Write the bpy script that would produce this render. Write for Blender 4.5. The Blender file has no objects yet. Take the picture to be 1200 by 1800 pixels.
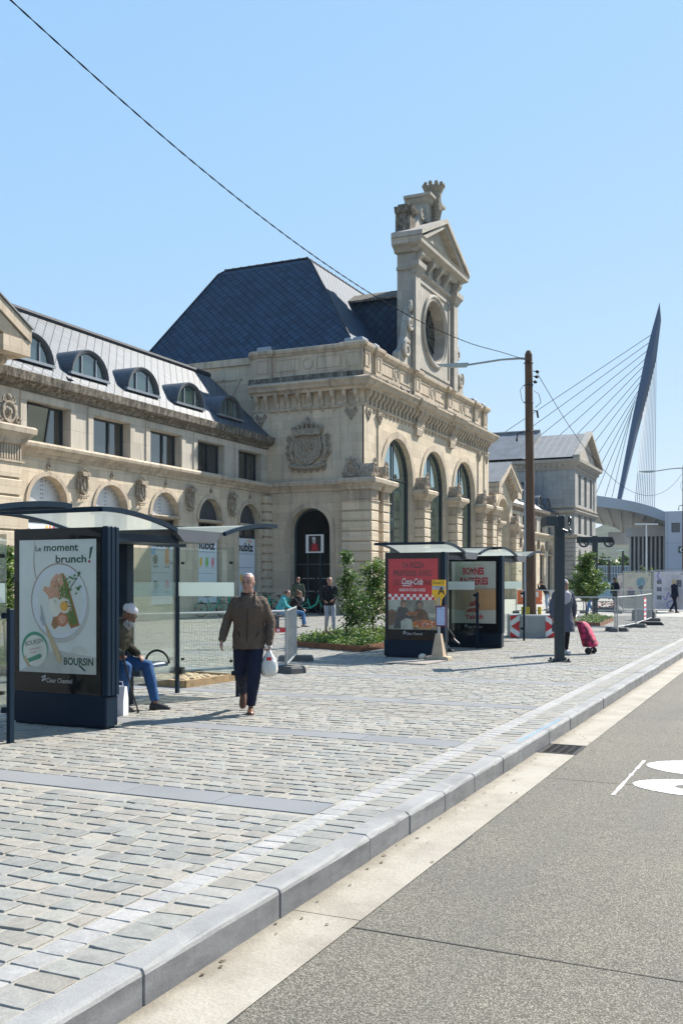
import bpy, bmesh, math, random
from mathutils import Vector, Matrix, noise
R = math.radians
random.seed(11)
sc = bpy.context.scene
COL = sc.collection

# ------------------------------------------------------------------ camera, sky, sun, exposure
TH = math.atan(808 / 1750.0)                 # heading of the camera relative to the kerb (X axis)
CT, ST = math.cos(TH), math.sin(TH)
EYE = 1.65
cd = bpy.data.cameras.new('camera')
cam = bpy.data.objects.new('camera', cd)
COL.objects.link(cam)
cam.location = (0, 0, EYE)
cam.rotation_euler = (R(90), 0, TH - R(90))
cd.lens = 35.0
cd.sensor_width = 36.0
cd.shift_y = 120 / 1800.0
cd.clip_start = 0.1
cd.clip_end = 6000
sc.camera = cam

SUN_AZ = Vector((0.9046, -0.4247, 0))        # horizontal direction towards the sun
SUN_EL = R(42.7)
w = bpy.data.worlds.new('World')
sc.world = w
w.use_nodes = True
wn = w.node_tree
bg = wn.nodes['Background']
sky = wn.nodes.new('ShaderNodeTexSky')
sky.sky_type = 'NISHITA'
sky.sun_disc = False
sky.sun_elevation = SUN_EL
sky.sun_rotation = math.atan2(SUN_AZ.x, SUN_AZ.y)
sky.altitude = 100
sky.air_density = 1.0
sky.dust_density = 0.15
sky.ozone_density = 0.8
# an even, light summer sky: the brightness range of the sky model is compressed channel by channel
sp_ = wn.nodes.new('ShaderNodeSeparateColor'); cb_ = wn.nodes.new('ShaderNodeCombineColor')
wn.links.new(sky.outputs[0], sp_.inputs[0])
for i_, (k_, g_) in enumerate(((1.34, 0.45), (2.25, 0.26), (4.12, 0.05))):
    pw_ = wn.nodes.new('ShaderNodeMath'); pw_.operation = 'POWER'; pw_.inputs[1].default_value = g_
    ml_ = wn.nodes.new('ShaderNodeMath'); ml_.operation = 'MULTIPLY'; ml_.inputs[1].default_value = k_
    wn.links.new(sp_.outputs[i_], pw_.inputs[0]); wn.links.new(pw_.outputs[0], ml_.inputs[0]); wn.links.new(ml_.outputs[0], cb_.inputs[i_])
wn.links.new(cb_.outputs[0], bg.inputs[0])
bg.inputs[1].default_value = 0.103
sd = bpy.data.lights.new('sun', 'SUN')
sun = bpy.data.objects.new('sun', sd)
COL.objects.link(sun)
sd.energy = 5.0
sd.angle = R(0.5)
sd.color = (1.0, 0.94, 0.85)
sdir = Vector((SUN_AZ.x * math.cos(SUN_EL), SUN_AZ.y * math.cos(SUN_EL), math.sin(SUN_EL)))
sun.rotation_euler = sdir.to_track_quat('Z', 'Y').to_euler()
sun.location = (30, -30, 60)
sc.view_settings.view_transform = 'Standard'
sc.view_settings.look = 'None'
sc.view_settings.gamma = 1.0
sc.view_settings.exposure = 1.1

# ------------------------------------------------------------------ helpers
def at(x, y, t=None, z=None, X=None, Y=None):
    """world point seen in the photo (1200x1800) at (x, y) at depth t, or on a plane z / X / Y"""
    a = (x - 600) / 1750.0; b = (1020 - y) / 1750.0
    d = (CT + a * ST, ST - a * CT, b)
    if z is not None: t = (z - EYE) / b
    if X is not None: t = X / d[0]
    if Y is not None: t = Y / d[1]
    return Vector((d[0] * t, d[1] * t, EYE + b * t))

OFF = {}
def lab(o, label=None, cat=None, group=None, kind=None):
    if label: o['label'] = label
    if cat: o['category'] = cat
    if group: o['group'] = group
    if kind: o['kind'] = kind
    return o

def thing(name, label, cat, loc=(0, 0, 0), rz=0, group=None, local=True):
    o = bpy.data.objects.new(name, None)
    COL.objects.link(o)
    o.empty_display_size = 0.3
    o.location = loc
    o.rotation_euler = (0, 0, rz)
    OFF[o.name] = Vector((0, 0, 0)) if local else Vector(loc)
    return lab(o, label, cat, group)

def kids(o):
    return [c for c in bpy.data.objects if c.parent == o]

def dup(o, loc=None, rz=None, label=None, scale=None, _p=None, group=None):
    c = o.copy()
    COL.objects.link(c)
    if _p is not None: c.parent = _p
    for k in kids_of.get(o.name, []):
        dup(k, _p=c)
    if loc is not None: c.location = loc
    if rz is not None: c.rotation_euler = (0, 0, rz)
    if scale is not None: c.scale = scale if hasattr(scale, '__len__') else (scale,) * 3
    if label: c['label'] = label
    if group: c['group'] = group
    return c
kids_of = {}

def lin(r, g, b):
    f = lambda v: (v / 255 / 12.92) if v <= 10 else ((v / 255 + 0.055) / 1.055) ** 2.4
    return (f(r), f(g), f(b))

class MB:
    """collects faces; build() links them as one mesh object with metric UVs"""
    def __init__(s):
        s.v = []; s.f = []; s.m = []; s.c = []
    def face(s, pts, m=0, col=None):
        i = len(s.v)
        s.v.extend([tuple(p) for p in pts])
        s.f.append(tuple(range(i, i + len(pts)))); s.m.append(m); s.c.append(col)
    def faces(s, verts, fs, m=0, col=None):
        i = len(s.v)
        s.v.extend([tuple(p) for p in verts])
        for f in fs:
            s.f.append(tuple(i + k for k in f)); s.m.append(m); s.c.append(col)
    def add(s, o, m=None):
        i = len(s.v)
        s.v.extend(o.v)
        for f, mm, c in zip(o.f, o.m, o.c):
            s.f.append(tuple(i + k for k in f)); s.m.append(mm if m is None else m); s.c.append(c)
        return s
    def xf(s, M):
        s.v = [tuple(M @ Vector(p)) for p in s.v]
        return s
    def box(s, x0, x1, y0, y1, z0, z1, m=0, col=None):
        vs = [(x, y, z) for z in (z0, z1) for y in (y0, y1) for x in (x0, x1)]
        s.faces(vs, [(0, 1, 3, 2), (4, 6, 7, 5), (0, 4, 5, 1), (2, 3, 7, 6), (0, 2, 6, 4), (1, 5, 7, 3)], m, col)
    def cbox(s, x0, x1, y0, y1, z0, z1, b=0.02, m=0):
        """box with all top and vertical edges chamfered"""
        def ring(z, i, bb):
            a0, a1, c0, c1 = x0 + i, x1 - i, y0 + i, y1 - i
            return [(a0 + bb, c0, z), (a1 - bb, c0, z), (a1, c0 + bb, z), (a1, c1 - bb, z), (a1 - bb, c1, z), (a0 + bb, c1, z), (a0, c1 - bb, z), (a0, c0 + bb, z)]
        s.rings([ring(z0, 0, b), ring(z1 - b, 0, b), ring(z1, b, b)], m)
    def rings(s, rs, m=0, cap=True):
        n = len(rs[0]); vs = [p for r in rs for p in r]; fs = []
        for k in range(len(rs) - 1):
            for i in range(n):
                j = (i + 1) % n
                fs.append((k * n + i, k * n + j, (k + 1) * n + j, (k + 1) * n + i))
        if cap:
            fs.append(tuple(range(n - 1, -1, -1)))
            fs.append(tuple(range((len(rs) - 1) * n, len(rs) * n)))
        s.faces(vs, fs, m)
    def prism(s, poly, vec, m=0):
        vec = Vector(vec)
        a = [Vector(p) for p in poly]
        s.rings([a, [p + vec for p in a]], m)
    def tube(s, pts, r, n=8, m=0, cap=True):
        pts = [Vector(p) for p in pts]
        rs = r if hasattr(r, '__len__') else [r] * len(pts)
        rings = []; ref = None
        for i, p in enumerate(pts):
            t = (pts[min(i + 1, len(pts) - 1)] - pts[max(i - 1, 0)])
            t = t.normalized() if t.length > 1e-9 else Vector((0, 0, 1))
            if ref is None:
                ref = Vector((0, 0, 1)) if abs(t.z) < 0.9 else Vector((1, 0, 0))
            a = ref - t * ref.dot(t)
            a = a.normalized() if a.length > 1e-6 else t.orthogonal().normalized()
            ref = a
            b = t.cross(a)
            rings.append([p + (a * math.cos(k * 2 * math.pi / n) + b * math.sin(k * 2 * math.pi / n)) * rs[i] for k in range(n)])
        s.rings(rings, m, cap)
    def loft(s, pts, rad, n=14, side=(0, 1, 0), m=0, round_=True):
        """closed tube with elliptical sections: rad = [(r_side, r_other) or r]"""
        pts = [Vector(p) for p in pts]
        rad = [q if hasattr(q, '__len__') else (q, q) for q in rad]
        side = Vector(side)
        rings = []
        def ring(p, t, ra, rb):
            a = side - t * side.dot(t)
            a = a.normalized() if a.length > 1e-4 else t.orthogonal().normalized()
            b = t.cross(a)
            return [p + a * ra * math.cos(k * 2 * math.pi / n) + b * rb * math.sin(k * 2 * math.pi / n) for k in range(n)]
        N = len(pts)
        T = []
        for i in range(N):
            t = pts[min(i + 1, N - 1)] - pts[max(i - 1, 0)]
            T.append(t.normalized())
        if round_:
            r0 = min(rad[0])
            for q, k in ((0.95, 0.3), (0.7, 0.72)):
                rings.append(ring(pts[0] - T[0] * r0 * q * 0.8, T[0], rad[0][0] * k, rad[0][1] * k))
        for i in range(N): rings.append(ring(pts[i], T[i], *rad[i]))
        if round_:
            r0 = min(rad[-1])
            for q, k in ((0.7, 0.72), (0.95, 0.3)):
                rings.append(ring(pts[-1] + T[-1] * r0 * q * 0.8, T[-1], rad[-1][0] * k, rad[-1][1] * k))
        s.rings(rings, m)
    def ball(s, c, r, n=10, k=6, m=0):
        c = Vector(c); r = r if hasattr(r, '__len__') else (r, r, r)
        rings = []
        for j in range(1, k):
            a = math.pi * j / k
            rings.append([c + Vector((r[0] * math.sin(a) * math.cos(i * 2 * math.pi / n), r[1] * math.sin(a) * math.sin(i * 2 * math.pi / n), -r[2] * math.cos(a))) for i in range(n)])
        i0 = len(s.v)
        s.rings(rings, m, cap=False)
        s.v.append(tuple(c + Vector((0, 0, -r[2])))); s.v.append(tuple(c + Vector((0, 0, r[2]))))
        b = len(s.v) - 2; L = (k - 2) * n
        for i in range(n):
            s.f.append((b, i0 + (i + 1) % n, i0 + i)); s.m.append(m); s.c.append(None)
            s.f.append((b + 1, i0 + L + i, i0 + L + (i + 1) % n)); s.m.append(m); s.c.append(None)
    def lathe(s, c, prof, n=16, m=0):
        c = Vector(c)
        s.rings([[c + Vector((r * math.cos(i * 2 * math.pi / n), r * math.sin(i * 2 * math.pi / n), z)) for i in range(n)] for r, z in prof], m)
    def sweep(s, path, prof, m=0, closed=False):
        """profile (outward, z) swept along a plan polyline; outward = right-hand side of the walk"""
        P = [Vector((p[0], p[1])) for p in path]; n = len(P); rings = []
        for i in range(n):
            if closed: a, b = P[i - 1], P[(i + 1) % n]
            else: a, b = P[max(i - 1, 0)], P[min(i + 1, n - 1)]
            d1 = (P[i] - a); d2 = (b - P[i])
            d1 = d1.normalized() if d1.length > 1e-6 else d2.normalized()
            d2 = d2.normalized() if d2.length > 1e-6 else d1
            n1 = Vector((d1.y, -d1.x)); n2 = Vector((d2.y, -d2.x))
            mit = (n1 + n2) / max(1e-6, 1 + n1.dot(n2))
            rings.append([(P[i].x + mit.x * o, P[i].y + mit.y * o, z) for o, z in prof])
        if closed: rings.append(rings[0])
        s.rings(rings, m, cap=not closed)
    def text(s, body, o, r, u, size, m=0, bold=0.0, shear=0.0, width=None, align='LEFT'):
        vs, fs = glyphs(body, bold, shear)
        if not vs: return
        xs = [p[0] for p in vs]; x0, x1 = min(xs), max(xs)
        sx = size if width is None else width / max(1e-6, x1 - x0)
        base = {'LEFT': x0, 'CENTER': (x0 + x1) / 2, 'RIGHT': x1}[align]
        o, r, u = Vector(o), Vector(r), Vector(u)
        s.faces([o + r * ((p[0] - base) * sx) + u * (p[1] * size) for p in vs], fs, m)
    def build(s, name, mats, parent=None, smooth=False, bevel=0, kind=None, fix=True, merge=0):
        me = bpy.data.meshes.new(name)
        off = OFF.get(parent.name, Vector((0, 0, 0))) if parent else Vector((0, 0, 0))
        vs = s.v if off.length == 0 else [(p[0] - off.x, p[1] - off.y, p[2] - off.z) for p in s.v]
        me.from_pydata(vs, [], s.f)
        mats = mats if isinstance(mats, (list, tuple)) else [mats]
        for q in mats: me.materials.append(q)
        if len(mats) > 1: me.polygons.foreach_set('material_index', s.m)
        if any(c is not None for c in s.c):
            ca = me.color_attributes.new('Col', 'FLOAT_COLOR', 'CORNER')
            buf = []
            for f, c in zip(s.f, s.c):
                c = c or (0.5, 0.5, 0.5)
                buf.extend([c[0], c[1], c[2], 1.0] * len(f))
            ca.data.foreach_set('color', buf)
        if fix:
            bm = bmesh.new(); bm.from_mesh(me)
            if merge: bmesh.ops.remove_doubles(bm, verts=bm.verts, dist=merge)
            bmesh.ops.recalc_face_normals(bm, faces=bm.faces)
            bm.to_mesh(me); bm.free()
        uv = me.uv_layers.new(name='UVMap')
        buf = [0.0] * (2 * len(me.loops))
        V = me.vertices
        for p in me.polygons:
            n = p.normal
            if abs(n.z) > 0.96: t = Vector((1, 0, 0)); b = Vector((0, 1, 0))
            else:
                t = Vector((-n.y, n.x, 0)).normalized(); b = n.cross(t)
                if t.x + t.y < 0: t = -t
            for li in p.loop_indices:
                co = V[me.loops[li].vertex_index].co + off
                buf[2 * li] = co.dot(t); buf[2 * li + 1] = co.dot(b)
        uv.data.foreach_set('uv', buf)
        if smooth: me.polygons.foreach_set('use_smooth', [True] * len(me.polygons))
        ob = bpy.data.objects.new(name, me)
        COL.objects.link(ob)
        if parent:
            ob.parent = parent
            kids_of.setdefault(parent.name, []).append(ob)
            OFF[ob.name] = off
        if kind: ob['kind'] = kind
        if bevel:
            b = ob.modifiers.new('bevel', 'BEVEL'); b.width = bevel; b.segments = 2; b.limit_method = 'ANGLE'
        return ob

_gl = {}
def glyphs(body, bold, shear):
    k = (body, bold, shear)
    if k not in _gl:
        cu = bpy.data.curves.new('lettering', 'FONT')
        cu.body = body; cu.size = 1; cu.offset = bold; cu.shear = shear; cu.resolution_u = 3
        ob = bpy.data.objects.new('lettering', cu)
        tmp = bpy.data.scenes.new('tmp'); tmp.collection.objects.link(ob)
        
        with bpy.context.temp_override(scene=tmp, view_layer=tmp.view_layers[0]): dg = bpy.context.evaluated_depsgraph_get()
        me = bpy.data.meshes.new_from_object(ob.evaluated_get(dg))
        bpy.data.scenes.remove(tmp)
        _gl[k] = ([tuple(v.co) for v in me.vertices], [tuple(p.vertices) for p in me.polygons])
        bpy.data.objects.remove(ob); bpy.data.meshes.remove(me)
    return _gl[k]

def baked(ob):
    """apply the modifiers of an object built here"""
    tmp = bpy.data.scenes.new('tmp'); tmp.collection.objects.link(ob)
    with bpy.context.temp_override(scene=tmp, view_layer=tmp.view_layers[0]): dg = bpy.context.evaluated_depsgraph_get()
    me = bpy.data.meshes.new_from_object(ob.evaluated_get(dg))
    bpy.data.scenes.remove(tmp)
    ob.modifiers.clear()
    ob.data = me
    return ob

def remeshed(mb, name, mat_, parent, voxel, smooth=6, fac=0.5):
    ob = mb.build(name, mat_, parent, smooth=True)
    r = ob.modifiers.new('r', 'REMESH'); r.mode = 'VOXEL'; r.voxel_size = voxel; r.use_smooth_shade = True
    q = ob.modifiers.new('s', 'SMOOTH'); q.iterations = smooth; q.factor = fac
    baked(ob)
    if not ob.data.materials: ob.data.materials.append(mat_)
    ob.data.polygons.foreach_set('use_smooth', [True] * len(ob.data.polygons))
    return ob

# ------------------------------------------------------------------ materials
class NT:
    def __init__(s, name):
        s.mat = bpy.data.materials.new(name); s.mat.use_nodes = True
        s.t = s.mat.node_tree; s.b = s.t.nodes['Principled BSDF']; s.out = s.t.nodes['Material Output']
    def n(s, typ, **kw):
        q = s.t.nodes.new(typ)
        for k, v in kw.items():
            if k in q.inputs: q.inputs[k].default_value = v
            else: setattr(q, k, v)
        return q
    def l(s, a, b): s.t.links.new(a, b)
    def coord(s, which='Object'): return s.n('ShaderNodeTexCoord').outputs[which]
    def noise(s, vec, scale, detail=4, rough=0.55):
        q = s.n('ShaderNodeTexNoise'); q.inputs['Scale'].default_value = scale; q.inputs['Detail'].default_value = detail
        q.inputs['Roughness'].default_value = rough
        s.l(vec, q.inputs['Vector']); return q.outputs['Fac']
    def ramp(s, fac, stops):
        q = s.n('ShaderNodeValToRGB'); e = q.color_ramp.elements
        while len(e) < len(stops): e.new(0.5)
        for i, (p, c) in enumerate(stops):
            e[i].position = p; e[i].color = (*c, 1) if len(c) == 3 else c
        s.l(fac, q.inputs['Fac']); return q.outputs['Color']
    def mix(s, fac, a, b, mode='MIX'):
        q = s.n('ShaderNodeMix', data_type='RGBA', blend_type=mode)
        for sock, v in ((q.inputs[0], fac), (q.inputs[6], a), (q.inputs[7], b)):
            if isinstance(v, (int, float)): sock.default_value = v
            elif isinstance(v, tuple): sock.default_value = (*v[:3], 1)
            else: s.l(v, sock)
        return q.outputs[2]
    def mapping(s, vec, rot=(0, 0, 0), scale=(1, 1, 1)):
        q = s.n('ShaderNodeMapping'); q.inputs['Rotation'].default_value = rot; q.inputs['Scale'].default_value = scale
        s.l(vec, q.inputs['Vector']); return q.outputs[0]
    def bump(s, h, dist=0.01, strength=1.0):
        q = s.n('ShaderNodeBump'); q.inputs['Distance'].default_value = dist; q.inputs['Strength'].default_value = strength
        s.l(h, q.inputs['Height']); s.l(q.outputs[0], s.b.inputs['Normal']); return q
    def set(s, **kw):
        for k, v in kw.items():
            k = k.replace('_', ' ')
            if isinstance(v, tuple): s.b.inputs[k].default_value = (*v[:3], 1)
            elif isinstance(v, (int, float)): s.b.inputs[k].default_value = v
            else: s.l(v, s.b.inputs[k])

def mul(c, k): return tuple(min(1, x * k) for x in c)
_mc = {}
def M(name, col, rough=0.6, metal=0.0, var=0.12, scale=4.0, bump=0.0, bscale=60.0, spec=0.5):
    if name in _mc: return _mc[name]
    t = NT(name)
    v = t.coord()
    c = t.ramp(t.noise(v, scale, 6, 0.6), [(0.3, mul(col, 1 - var)), (0.72, mul(col, 1 + var))])
    t.set(Base_Color=c, Roughness=rough, Metallic=metal)
    t.b.inputs['Specular IOR Level'].default_value = spec
    if bump: t.bump(t.noise(v, bscale, 5), bump)
    _mc[name] = t.mat
    return t.mat

def mat_stone(name, col, bw=1.1, bh=0.42, joint=0.5, dirt=0.5, grime=(0.10, 0.09, 0.075), bump=0.006):
    t = NT(name)
    uv = t.coord('UV'); ob = t.coord()
    br = t.n('ShaderNodeTexBrick'); br.offset = 0.5
    for k, x in (('Scale', 1.0), ('Mortar Size', 0.012), ('Mortar Smooth', 0.3), ('Brick Width', bw), ('Row Height', bh), ('Bias', 0.0)): br.inputs[k].default_value = x
    br.inputs['Color1'].default_value = (*mul(col, 0.82), 1); br.inputs['Color2'].default_value = (*mul(col, 1.1), 1)
    br.inputs['Mortar'].default_value = (*mul(col, 1 - joint), 1)
    t.l(uv, br.inputs['Vector'])
    big = t.noise(ob, 0.35, 5, 0.6)
    c = t.mix(t.ramp(big, [(0.35, (0, 0, 0)), (0.7, (0.55, 0.55, 0.55))]), br.outputs['Color'], mul((col[0] * 0.82, col[1] * 0.9, col[2] * 1.02), 0.95))
    streak = t.noise(t.mapping(ob, scale=(2.2, 2.2, 0.25)), 1.6, 6, 0.65)
    c = t.mix(t.ramp(streak, [(0.47, (0, 0, 0)), (0.78, (dirt,) * 3)]), c, grime)
    fine = t.noise(ob, 22, 6, 0.7)
    c = t.mix(0.35, c, t.ramp(fine, [(0.3, (0.35, 0.35, 0.35)), (0.7, (0.65, 0.65, 0.65))]), 'OVERLAY')
    t.set(Base_Color=c, Roughness=0.85)
    t.b.inputs['Specular IOR Level'].default_value = 0.25
    h = t.mix(0.5, t.ramp(br.outputs['Fac'], [(0, (1, 1, 1)), (1, (0, 0, 0))]), fine)
    t.bump(h, bump)
    return t.mat

def mat_grimy(name):
    """parapet stone blackened by lichen and run-off, in vertical streaks and blotches"""
    t = NT(name); ob = t.coord()
    a = t.noise(t.mapping(ob, scale=(3.0, 3.0, .8)), 2.2, 8, .75); b = t.noise(ob, 9, 6, .7)
    c = t.ramp(a, [(.36, (.045, .041, .036)), (.48, (.12, .107, .088)), (.60, (.24, .21, .17)), (.72, (.36, .32, .26))])
    c = t.mix(.6, c, t.ramp(b, [(.3, (.25,) * 3), (.7, (.75,) * 3)]), 'OVERLAY')
    t.set(Base_Color=c, Roughness=.95); t.b.inputs['Specular IOR Level'].default_value = .15
    t.bump(t.mix(.5, a, b), .03)
    return t.mat

def mat_slate(name, col, size=0.36, rough=0.68, ior=1.55):
    t = NT(name)
    uv = t.coord('UV'); ob = t.coord()
    m = t.mapping(uv, rot=(0, 0, R(45)))
    br = t.n('ShaderNodeTexBrick'); br.offset = 0.0
    for k, x in (('Scale', 1.0), ('Mortar Size', 0.022), ('Mortar Smooth', 0.3), ('Brick Width', size), ('Row Height', size), ('Bias', 0.0)): br.inputs[k].default_value = x
    br.inputs['Color1'].default_value = (*mul(col, 0.7), 1); br.inputs['Color2'].default_value = (*mul(col, 1.35), 1)
    br.inputs['Mortar'].default_value = (*mul(col, 0.45), 1)
    t.l(m, br.inputs['Vector'])
    c = t.mix(t.ramp(t.noise(ob, 1.3, 5), [(0.4, (0, 0, 0)), (0.75, (0.35,) * 3)]), br.outputs['Color'], mul(col, 1.5))
    t.set(Base_Color=c, Roughness=rough)
    t.b.inputs['IOR'].default_value = ior
    t.l(t.ramp(br.outputs['Fac'], [(0.0, (0.5,) * 3), (0.6, (0.14,) * 3)]), t.b.inputs['Specular IOR Level'])
    # each slate is tilted a little: a saw-tooth along the diagonal of the slate
    sx = t.n('ShaderNodeSeparateXYZ'); t.l(m, sx.inputs[0])
    hs = []
    for k in (0, 1):
        d = t.n('ShaderNodeMath', operation='DIVIDE'); t.l(sx.outputs[k], d.inputs[0]); d.inputs[1].default_value = size
        f = t.n('ShaderNodeMath', operation='FRACT'); t.l(d.outputs[0], f.inputs[0]); hs.append(f.outputs[0])
    ad = t.n('ShaderNodeMath', operation='ADD'); t.l(hs[0], ad.inputs[0]); t.l(hs[1], ad.inputs[1])
    su = t.n('ShaderNodeMath', operation='SUBTRACT'); su.inputs[0].default_value = 2.0; t.l(ad.outputs[0], su.inputs[1])
    t.bump(su.outputs[0], 0.012, 0.8)
    return t.mat

def mat_glass(name, tint=(0.85, 0.93, 0.90), refl=1.0, rough=0.02, dirt=0.04):
    """thin sheet of glass: clear with a mirror that grows at grazing angles"""
    t = NT(name)
    t.t.nodes.remove(t.b)
    tr = t.n('ShaderNodeBsdfTransparent'); tr.inputs[0].default_value = (*tint, 1)
    gl = t.n('ShaderNodeBsdfGlossy'); gl.inputs['Roughness'].default_value = rough; gl.inputs[0].default_value = (1, 1, 1, 1)
    df = t.n('ShaderNodeBsdfDiffuse'); df.inputs[0].default_value = (0.6, 0.65, 0.62, 1)
    fr = t.n('ShaderNodeFresnel'); fr.inputs[0].default_value = 1.5
    mm = t.n('ShaderNodeMath', operation='MULTIPLY'); t.l(fr.outputs[0], mm.inputs[0]); mm.inputs[1].default_value = refl
    a = t.n('ShaderNodeMixShader'); t.l(mm.outputs[0], a.inputs[0]); t.l(tr.outputs[0], a.inputs[1]); t.l(gl.outputs[0], a.inputs[2])
    b = t.n('ShaderNodeMixShader'); t.l(a.outputs[0], b.inputs[1]); t.l(df.outputs[0], b.inputs[2])
    ns = t.noise(t.coord(), 3.0, 5)
    rr = t.ramp(ns, [(0.45, (dirt * 0.4,) * 3), (0.75, (dirt * 1.6,) * 3)])
    t.l(rr, b.inputs[0])
    t.l(b.outputs[0], t.out.inputs[0])
    return t.mat

def mat_frost(name, a=0.8, col=(0.82, 0.9, 0.87)):
    t = NT(name); t.t.nodes.remove(t.b)
    tr = t.n('ShaderNodeBsdfTransparent'); tr.inputs[0].default_value = (0.9, 0.95, 0.93, 1)
    df = t.n('ShaderNodeBsdfDiffuse'); df.inputs[0].default_value = (*col, 1)
    tl = t.n('ShaderNodeBsdfTranslucent'); tl.inputs[0].default_value = (*col, 1)
    x = t.n('ShaderNodeMixShader'); x.inputs[0].default_value = 0.5; t.l(df.outputs[0], x.inputs[1]); t.l(tl.outputs[0], x.inputs[2])
    y = t.n('ShaderNodeMixShader'); y.inputs[0].default_value = a; t.l(tr.outputs[0], y.inputs[1]); t.l(x.outputs[0], y.inputs[2])
    t.l(y.outputs[0], t.out.inputs[0])
    return t.mat

def mat_pane(name, col=(0.012, 0.02, 0.022), rough=0.03, ior=2.4):
    t = NT(name)
    t.set(Base_Color=col, Roughness=rough)
    t.b.inputs['IOR'].default_value = ior
    nz = t.noise(t.coord(), 0.5, 2)
    t.bump(nz, 0.02, 0.25)
    return t.mat

def mat_cobble():
    t = NT('cobble_stone')
    at_ = t.n('ShaderNodeAttribute', attribute_name='Col')
    ob = t.coord()
    f = t.noise(ob, 14, 6, 0.7)
    c = t.mix(0.5, at_.outputs['Color'], t.ramp(f, [(0.25, (0.3,) * 3), (0.75, (0.7,) * 3)]), 'OVERLAY')
    f2 = t.noise(ob, 60, 5, 0.7)
    c = t.mix(0.3, c, t.ramp(f2, [(0.3, (0.3,) * 3), (0.7, (0.7,) * 3)]), 'OVERLAY')
    c = t.mix(t.ramp(t.noise(ob, .7, 7, .7), [(.5, (0, 0, 0)), (.78, (.45,) * 3)]), c, (.13, .12, .10))
    t.set(Base_Color=c, Roughness=0.7)
    t.b.inputs['Specular IOR Level'].default_value = 0.2
    t.bump(t.mix(0.4, f, f2), 0.005)
    return t.mat

STONE = mat_stone('limestone_ashlar', (0.55, 0.452, 0.328), joint=0.25, dirt=0.38)
STONE2 = mat_stone('limestone_moulding', (0.475, 0.388, 0.288), bw=1.6, bh=3.0, joint=0.2, dirt=0.75)
STONE3 = mat_stone('limestone_upper', (0.48, 0.425, 0.345), bw=1.4, bh=0.72, joint=0.3, dirt=0.45)
STONEG = mat_grimy('weathered_parapet_stone')
STONEW = mat_stone('pale_stone', (0.385, 0.345, 0.29), bw=1.2, bh=0.5, joint=0.25, dirt=0.35)
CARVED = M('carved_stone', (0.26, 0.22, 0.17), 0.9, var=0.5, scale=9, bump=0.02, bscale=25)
SLATE = mat_slate('blue_slate', (0.016, 0.036, 0.066), rough=0.7, ior=1.42)
SLATEW = mat_slate('grey_wing_slate', (0.034, 0.048, 0.066), rough=0.55, ior=1.75)
ZINC = M('dark_zinc', (0.035, 0.040, 0.050), 0.7, 0.0, 0.3, 3, spec=0.2)
ZINCL = M('grey_zinc', (0.25, 0.27, 0.30), 0.4, 0.6, 0.15, 2)
PANE = mat_pane('window_pane')
PANEG = mat_pane('green_tinted_pane', (0.012, 0.035, 0.034), 0.02, 6.0)
PANEG.node_tree.nodes['Principled BSDF'].inputs['Specular Tint'].default_value = (0.85, 1.0, 1.0, 1)
FRAME = M('dark_window_frame', (0.025, 0.035, 0.042), 0.4)
NAVY = M('navy_powder_coat', (0.004, 0.0145, 0.029), 0.38, 0.0, 0.1, 2, spec=0.18)
BLACK = M('black_gloss', (0.006, 0.007, 0.009), 0.35, spec=0.15)
GALV = M('galvanised_steel', (0.33, 0.35, 0.36), 0.42, 0.8, 0.15, 8)
RUBBER = M('black_rubber', (0.018, 0.018, 0.018), 0.8)
DGREY = M('dark_grey_concrete_foot', (0.09, 0.09, 0.088), 0.85, bump=0.004)
# ------------------------------------------------------------------ ground, road, kerb, paving
YK = 2.53          # outer face of the kerb
ZR = -0.165        # road level
KJ = [-1.3, -0.1, 1.1, 2.29, 3.485, 4.70, 5.92, 6.64, 7.40, 8.18, 9.08, 9.85, 10.96]
while KJ[-1] < 132: KJ.append(KJ[-1] + random.choice([0.9, 1.0, 1.0, 1.1]))

t = NT('open_ground'); v = t.coord()
t.set(Base_Color=t.ramp(t.noise(v, 0.05, 6), [(0.35, (0.10, 0.12, 0.06)), (0.7, (0.22, 0.21, 0.17))]), Roughness=0.95)
g = MB(); g.face([(-2500, -2500, -0.4), (2500, -2500, -0.4), (2500, 2500, -0.4), (-2500, 2500, -0.4)])
g.build('ground', t.mat, kind='structure')

# exposed-aggregate concrete of the road
t = NT('exposed_aggregate'); v = t.coord()
vo = t.n('ShaderNodeTexVoronoi'); vo.inputs['Scale'].default_value = 125; t.l(v, vo.inputs['Vector'])
sep = t.n('ShaderNodeSeparateColor'); t.l(vo.outputs['Color'], sep.inputs[0])
agg = t.ramp(sep.outputs[0], [(0.0, (0.050, 0.048, 0.043)), (0.35, (0.108, 0.103, 0.086)), (0.65, (0.193, 0.180, 0.148)), (1.0, (0.301, 0.283, 0.233))])
edge = t.ramp(vo.outputs['Distance'], [(0.35, (0, 0, 0)), (0.75, (1, 1, 1))])
c = t.mix(edge, agg, (0.090, 0.080, 0.061))
c = t.mix(0.5, c, t.ramp(t.noise(v, 0.8, 6, 0.65), [(0.3, (0.40, 0.40, 0.41)), (0.7, (0.62, 0.61, 0.57))]), 'OVERLAY')
c = t.mix(t.ramp(t.noise(t.mapping(v, scale=(0.25, 1.6, 1)), 0.9, 4), [(0.47, (0, 0, 0)), (0.75, (0.5,) * 3)]), c, (0.10, 0.096, 0.088))
c = t.mix(t.ramp(t.noise(v, 1.9, 3), [(0.68, (0, 0, 0)), (0.76, (0.45,) * 3)]), c, (0.07, 0.066, 0.06))
t.set(Base_Color=c, Roughness=0.8); t.b.inputs['Specular IOR Level'].default_value = 0.3
t.bump(vo.outputs['Distance'], 0.004, 0.8)
ROADM = t.mat
g = MB()
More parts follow.
